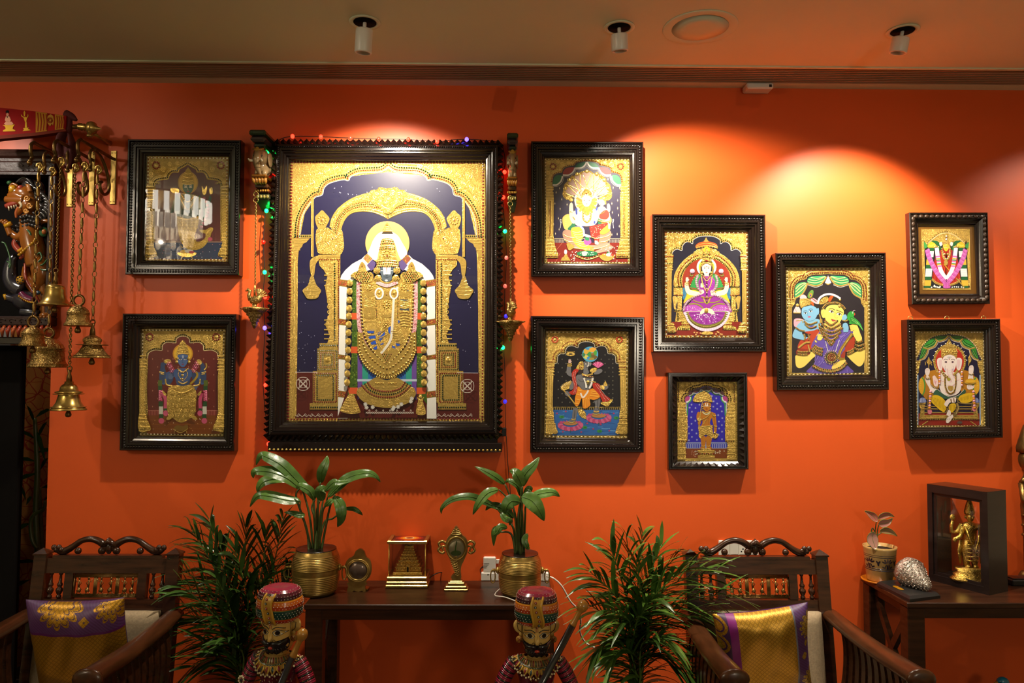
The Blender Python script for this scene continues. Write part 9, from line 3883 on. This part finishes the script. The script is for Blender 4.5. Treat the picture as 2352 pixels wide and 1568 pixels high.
 fl("1234,1426 1234,1433",.0008,'a8202a')
 for sg in(-1,1):
  q=[(sg*.074,.0,zc(1508)),(sg*.100,.0,zc(1535)),(sg*.122,-.004,zc(1568)),(sg*.128,-.02,zc(1598)),(sg*.085,-.085,zc(1602)),(sg*.02,-.10,zc(1574 if sg>0 else 1570))]
  q=cr(q,False,9)
  rr=[.026,.026,.0245,.022,.019,.016]
  for i in range(len(q)-1):
   u=i/(len(q)-2)
   r0=rr[min(5,int(u*5))]+(rr[min(5,int(u*5)+1)]-rr[min(5,int(u*5))])*(u*5%1)
   b.tube([q[i],q[i+1]],r0,14,0,('8a1636' if i%3 else bk) if u<.86 else('c8402a' if u>.9 else 'd8902a'))
  for i in range(4,30,2):
   p=Vector(q[i])
   for j in range(5):
    an=-pi*(.1+.8*j/4)
    b.ell(p+Vector((math.cos(an)*.0245,math.sin(an)*.0245,.002)),(.0016,.0016,.0016),0,'e0b848',5,4)
  for j in range(9):
   an=j*2*pi/9
   c=Vector(q[16])
   b.ell(c+Vector((sg*.010+.010*math.cos(an),-.0235,.012*math.sin(an))),(.0042,.003,.0042),0,'d8caa0',7,5)
  b.ell(Vector(q[16])+Vector((sg*.010,-.0245,0)),(.005,.002,.005),0,'20303a',8,5)
  h=Vector((0.012*sg,-.110,zc(1567)))
  for j in range(4):
   b.tube([h+Vector((-sg*.004,.006,.012-j*.009)),h+Vector((-sg*.016,-.012,.012-j*.009)),h+Vector((-sg*.022,.004,.013-j*.009))],.0055,8,0,'c8502a' if sg<0 else sk)
  b.ell(h,(.016,.014,.020),0,'c8502a' if sg<0 else sk,10,8)
  b.tube([h+Vector((0,0,.014)),h+Vector((-sg*.012,-.014,.024))],[.006,.0045],8,0,'c8502a' if sg<0 else sk)
 rnd=random.Random(2)
 for i in range(110):
  a,z=rnd.uniform(-pi*.92,-pi*.08),zc(rnd.uniform(1536,1600))
  b.ell((.0605*math.cos(a),.0575*math.sin(a),z),(.0014,.0014,.0014),0,rnd.choice(('e0b848','e8dcc0')),5,4)
 b.build('body','lac',t)
 b=MB()
 def shell(rows_,off):
  vs=[]
  m=len(rows_[0])
  for r in rows_:
   vs+=[F(x,y,off) for x,y in r]
  b.add(vs,[(i*m+j,i*m+j+1,(i+1)*m+j+1,(i+1)*m+j) for i in range(len(rows_)-1) for j in range(m-1)],0,bk,True)
 rows_=[]
 for i,y in enumerate((1460,1466,1472,1478,1484,1490,1491.5)):
  w_=(31,31.5,30,28,25,20,15)[i]
  rows_.append([(1232+w_*(2*j/16-1),y-(6*(abs(2*j/16-1))**2 if i==0 else 0)+(2*math.cos(3*pi*(2*j/16-1)) if i>4 else 0)-(2.2 if i>4 else 0)) for j in range(17)])
 shell(rows_,.0035)
 for sg in(-1,1):
  b.tube([F(1232+sg*2,1465,.004),F(1232+sg*10,1464,.007),F(1232+sg*20,1465,.006),F(1232+sg*29,1459,.004),F(1232+sg*31,1454,.001)],[.005,.008,.007,.005,
.001],10,0,bk)
  for j in range(5):
   b.tube([F(1232+sg*(6+j*5),1476,.0035),F(1232+sg*(7+j*4.4),1487,.0035)],.0022,6,0,'1c1618')
 b.ell(F(1232,1474.5,.005),(.009,.004,.0052),0,'b8301e',10,7)
 b.build('beard','lac',t,label='black beard and moustache with red lips')
 for sg in(-1,1):
  b=MB()
  c=Vector((sg*.058,-.004,zc(1459)))
  b.lathe([(0,.004),(.011,.003),(.012,0),(.011,-.003),(0,-.004)],c,18,0,'a8762a',ax=(0,-1,0))
  for a in(pi/4,-pi/4):
   b.obox(c+Vector((math.cos(a)*.009,-.0045,math.sin(a)*.009)),c-Vector((math.cos(a)*.009,.0045,math.sin(a)*.009)),.0025,.0012,0,'7a1418')
  b.build('earring','lac',t)
 b=MB()
 def R(a,s_,o=0):
  sn=max(0,-math.sin(a))
  return(math.cos(a)*(.042+.036*s_+o),math.sin(a)*(.041+.025*max(s_,0)**.6+o)-.002,zc(1494+s_*(8+28*sn))+o*.4)
 A=lambda j,n_:-pi*1.08+pi*1.16*j/n_
 for s0,s1,c_ in((-.05,.42,'8a6428'),(.42,.78,'c89a3a')):
  vs,m=[],30
  for j in range(m+1):
   a=A(j,m)
   vs+=[R(a,s0,.001),R(a,(s0+s1)/2,.003),R(a,s1,.002)]
  b.add(vs,[(j*3+e,j*3+3+e,j*3+4+e,j*3+1+e) for j in range(m) for e in(0,1)],0,c_,True)
 for j in range(22):
  a=A(j+.5,22)
  b.tube([R(a,.06,.004),R(a+.03,.36,.004)],.0019,6,0,['7a1824','1c4a2a','5a3a1a'][j%3])
 b.tube([R(A(j,30),.45,.003) for j in range(31)],.0026,6,0,'203a20')
 for j in range(44):
  b.ell(R(A(j+.5,44),.45,.006),(.0013,.0013,.0013),0,'e8e0c8',5,4)
 for j in range(13):
  a=A(j+.5,13)
  b.tube([R(a,.5,.003),R(a,.75,.004),R(a,1.0,.003)],[.006,.0095,.002],8,0,'d0a244',flat=.35)
  b.tube([R(a,.55,.007),R(a,.72,.0085),R(a,.90,.007)],[.002,.0044,.001],6,0,['8a1a30','1c3a3a'][j%2],flat=.4)
 for j in range(36):
  b.ell(R(A(j+.5,36),.98+(.08 if j%2 else 0),.003),(.0036,.0026,.0036),0,'d8c89a',7,5)
 b.build('collar','lac',t,label='gold petal collar with cream beads')
 b=MB()
 prof=[(1423,.044,'b8381a'),(1420,.060,'b8381a'),(1414,.068,'b8381a'),(1411,.0695,'c89a2a'),(1410,.071,'0f3a30'),(1401,.0745,'0f3a30'),(1393,.0735,'154a38'),
(1391.5,.072,'c89a2a'),(1390,.0735,'b8401a'),(1382,.0745,'c8641a'),(1373,.0715,'d88a1e'),(1371,.0695,'c89a2a'),(1370,.070,'401424'),(1362,.0690,'54182a'),
(1355,.0635,'8a2440'),(1350,.053,'9a2a48'),(1347.6,.034,'9a2a48'),(1347,.0,'9a2a48')]
 n=40
 def tp(a,r,z,o=0):
  c,s_=math.cos(a),math.sin(a)
  return((r+o)*math.copysign(abs(c)**.82,c),(r*.92+o)*math.copysign(abs(s_)**.82,s_),z)
 for(y0,r0,c0),(y1,r1,c1) in zip(prof,prof[1:]):
  b.add([tp(2*pi*j/n,r0,zc(y0)) for j in range(n)]+[tp(2*pi*j/n,max(r1,.0005),zc(y1)) for j in range(n)],[(j,(j+1)%n,n+(j+1)%n,n+j) for j in range(n)],
0,c0,True)
 for y in(1420,1416,1407,1402,1397,1387,1382,1377,1367,1361,1355,1351):
  r=next(r0+(r1-r0)*(y0-y)/(y0-y1) for(y0,r0,_),(y1,r1,_) in zip(prof,prof[1:]) if y1<=y<=y0)
  m=int(r*2*pi/.0125)
  for j in range(m):
   a=2*pi*(j+(.5 if int(y)%2 else 0))/m
   b.ell(tp(a,r,zc(y)),(.00135,.00135,.00135),0,'f0e8d8',5,4)
 tb_=b.build('turban','lac',t,label='striped turban in pink, orange and green')
 b=MB()
 yl='b8862a'
 path=[(1424,.050),(1419,.064),(1410,.0735),(1400,.0765),(1390,.076),(1380,.0765),(1370,.073),(1362,.069),(1355,.058)]
 for dx in(-.012,.012):
  b.tube([tp(-pi/2+(dx+.004*math.sin(i*.9))/r,r,zc(y),.0015) for i,(y,r) in enumerate(path)],.0042,8,0,'c8962e')
 vs=[]
 for i,(y,r) in enumerate(path):
  for dx in(-.014,0,.014):
   vs.append(tp(-pi/2+(dx+.004*math.sin(i*.9))/r,r,zc(y),.002))
 b.add(vs,[(i*3+j,i*3+j+1,i*3+j+4,i*3+j+3) for i in range(len(path)-1) for j in(0,1)],0,yl,True)
 for i,(y,r) in enumerate(cr(path,False,2)[1:-1]):
  if i%2==0:
   p=tp(-pi/2+.004*math.sin(i*.45)/r,r,zc(y),.003)
   b.ell(p,(.0044,.0026,.0044),0,['8a1c20','1a2a20'][(i//2)%2],9,6)
   b.ell((p[0],p[1]-.0022,p[2]),(.0016,.001,.0016),0,'e8e0d0',6,4)
 b.build('turban_band','lac',tb_,label='ochre turban band set with round stones')
 return t
gd=make_guard()
g2=P(1232,1460,-.85)
g1=P(642,1453,-.85)
gd.location=(g2.x,-.85,0)
gd['label']='painted wooden guardsman facing straight ahead, beside the white cable and the palm'
cp=copy_tree(gd)
cp.location=(g1.x,-.85,P(642,1340,-.85).z-P(1232,1347,-.85).z+.001)
cp.location.z=max(0,cp.location.z)
cp.rotation_euler=(0,0,math.radians(-17))
cp['label']='painted wooden guardsman turned slightly aside, between the dark palm and the table'
def staff(label,knob,neck,end,Y0,Y1):
 a,n_,e=P(*knob,Y0),P(*neck,Y0+(Y1-Y0)*.3),P(*end,Y1)
 d=(e-a).normalized()
 foot=a+d*min(.62,a.z/max(-d.z,.1))
 t=thing('staff',label,'staff',foot,'staffs held by the guardsmen')
 b=MB()
 s_=(n_-a).length
 b.lathe([(0,-.021),(.010,-.018),(.017,-.009),(.0185,0),(.017,.009),(.011,.017),(.009,.022),(.0095,.05),(.0115,s_-.004),(.0115,s_)],a,18,0,'a8742a',ax=d)
 b.build('knob','lac',t,label='ochre knobbed end')
 b=MB()
 b.tube([a+d*s_,foot],[.0118,.0118],14,0,'0d0b12')
 b.build('shaft','lac',t)
staff('black staff with an ochre knob raised high in front of the palm',(1338,1392),(1316,1437),(1248,1562),-.935,-.965)
staff('black staff with ochre knob held close by the guardsman who looks aside',(694,1457),(674,1508),(652,1556),-.945,-.965)
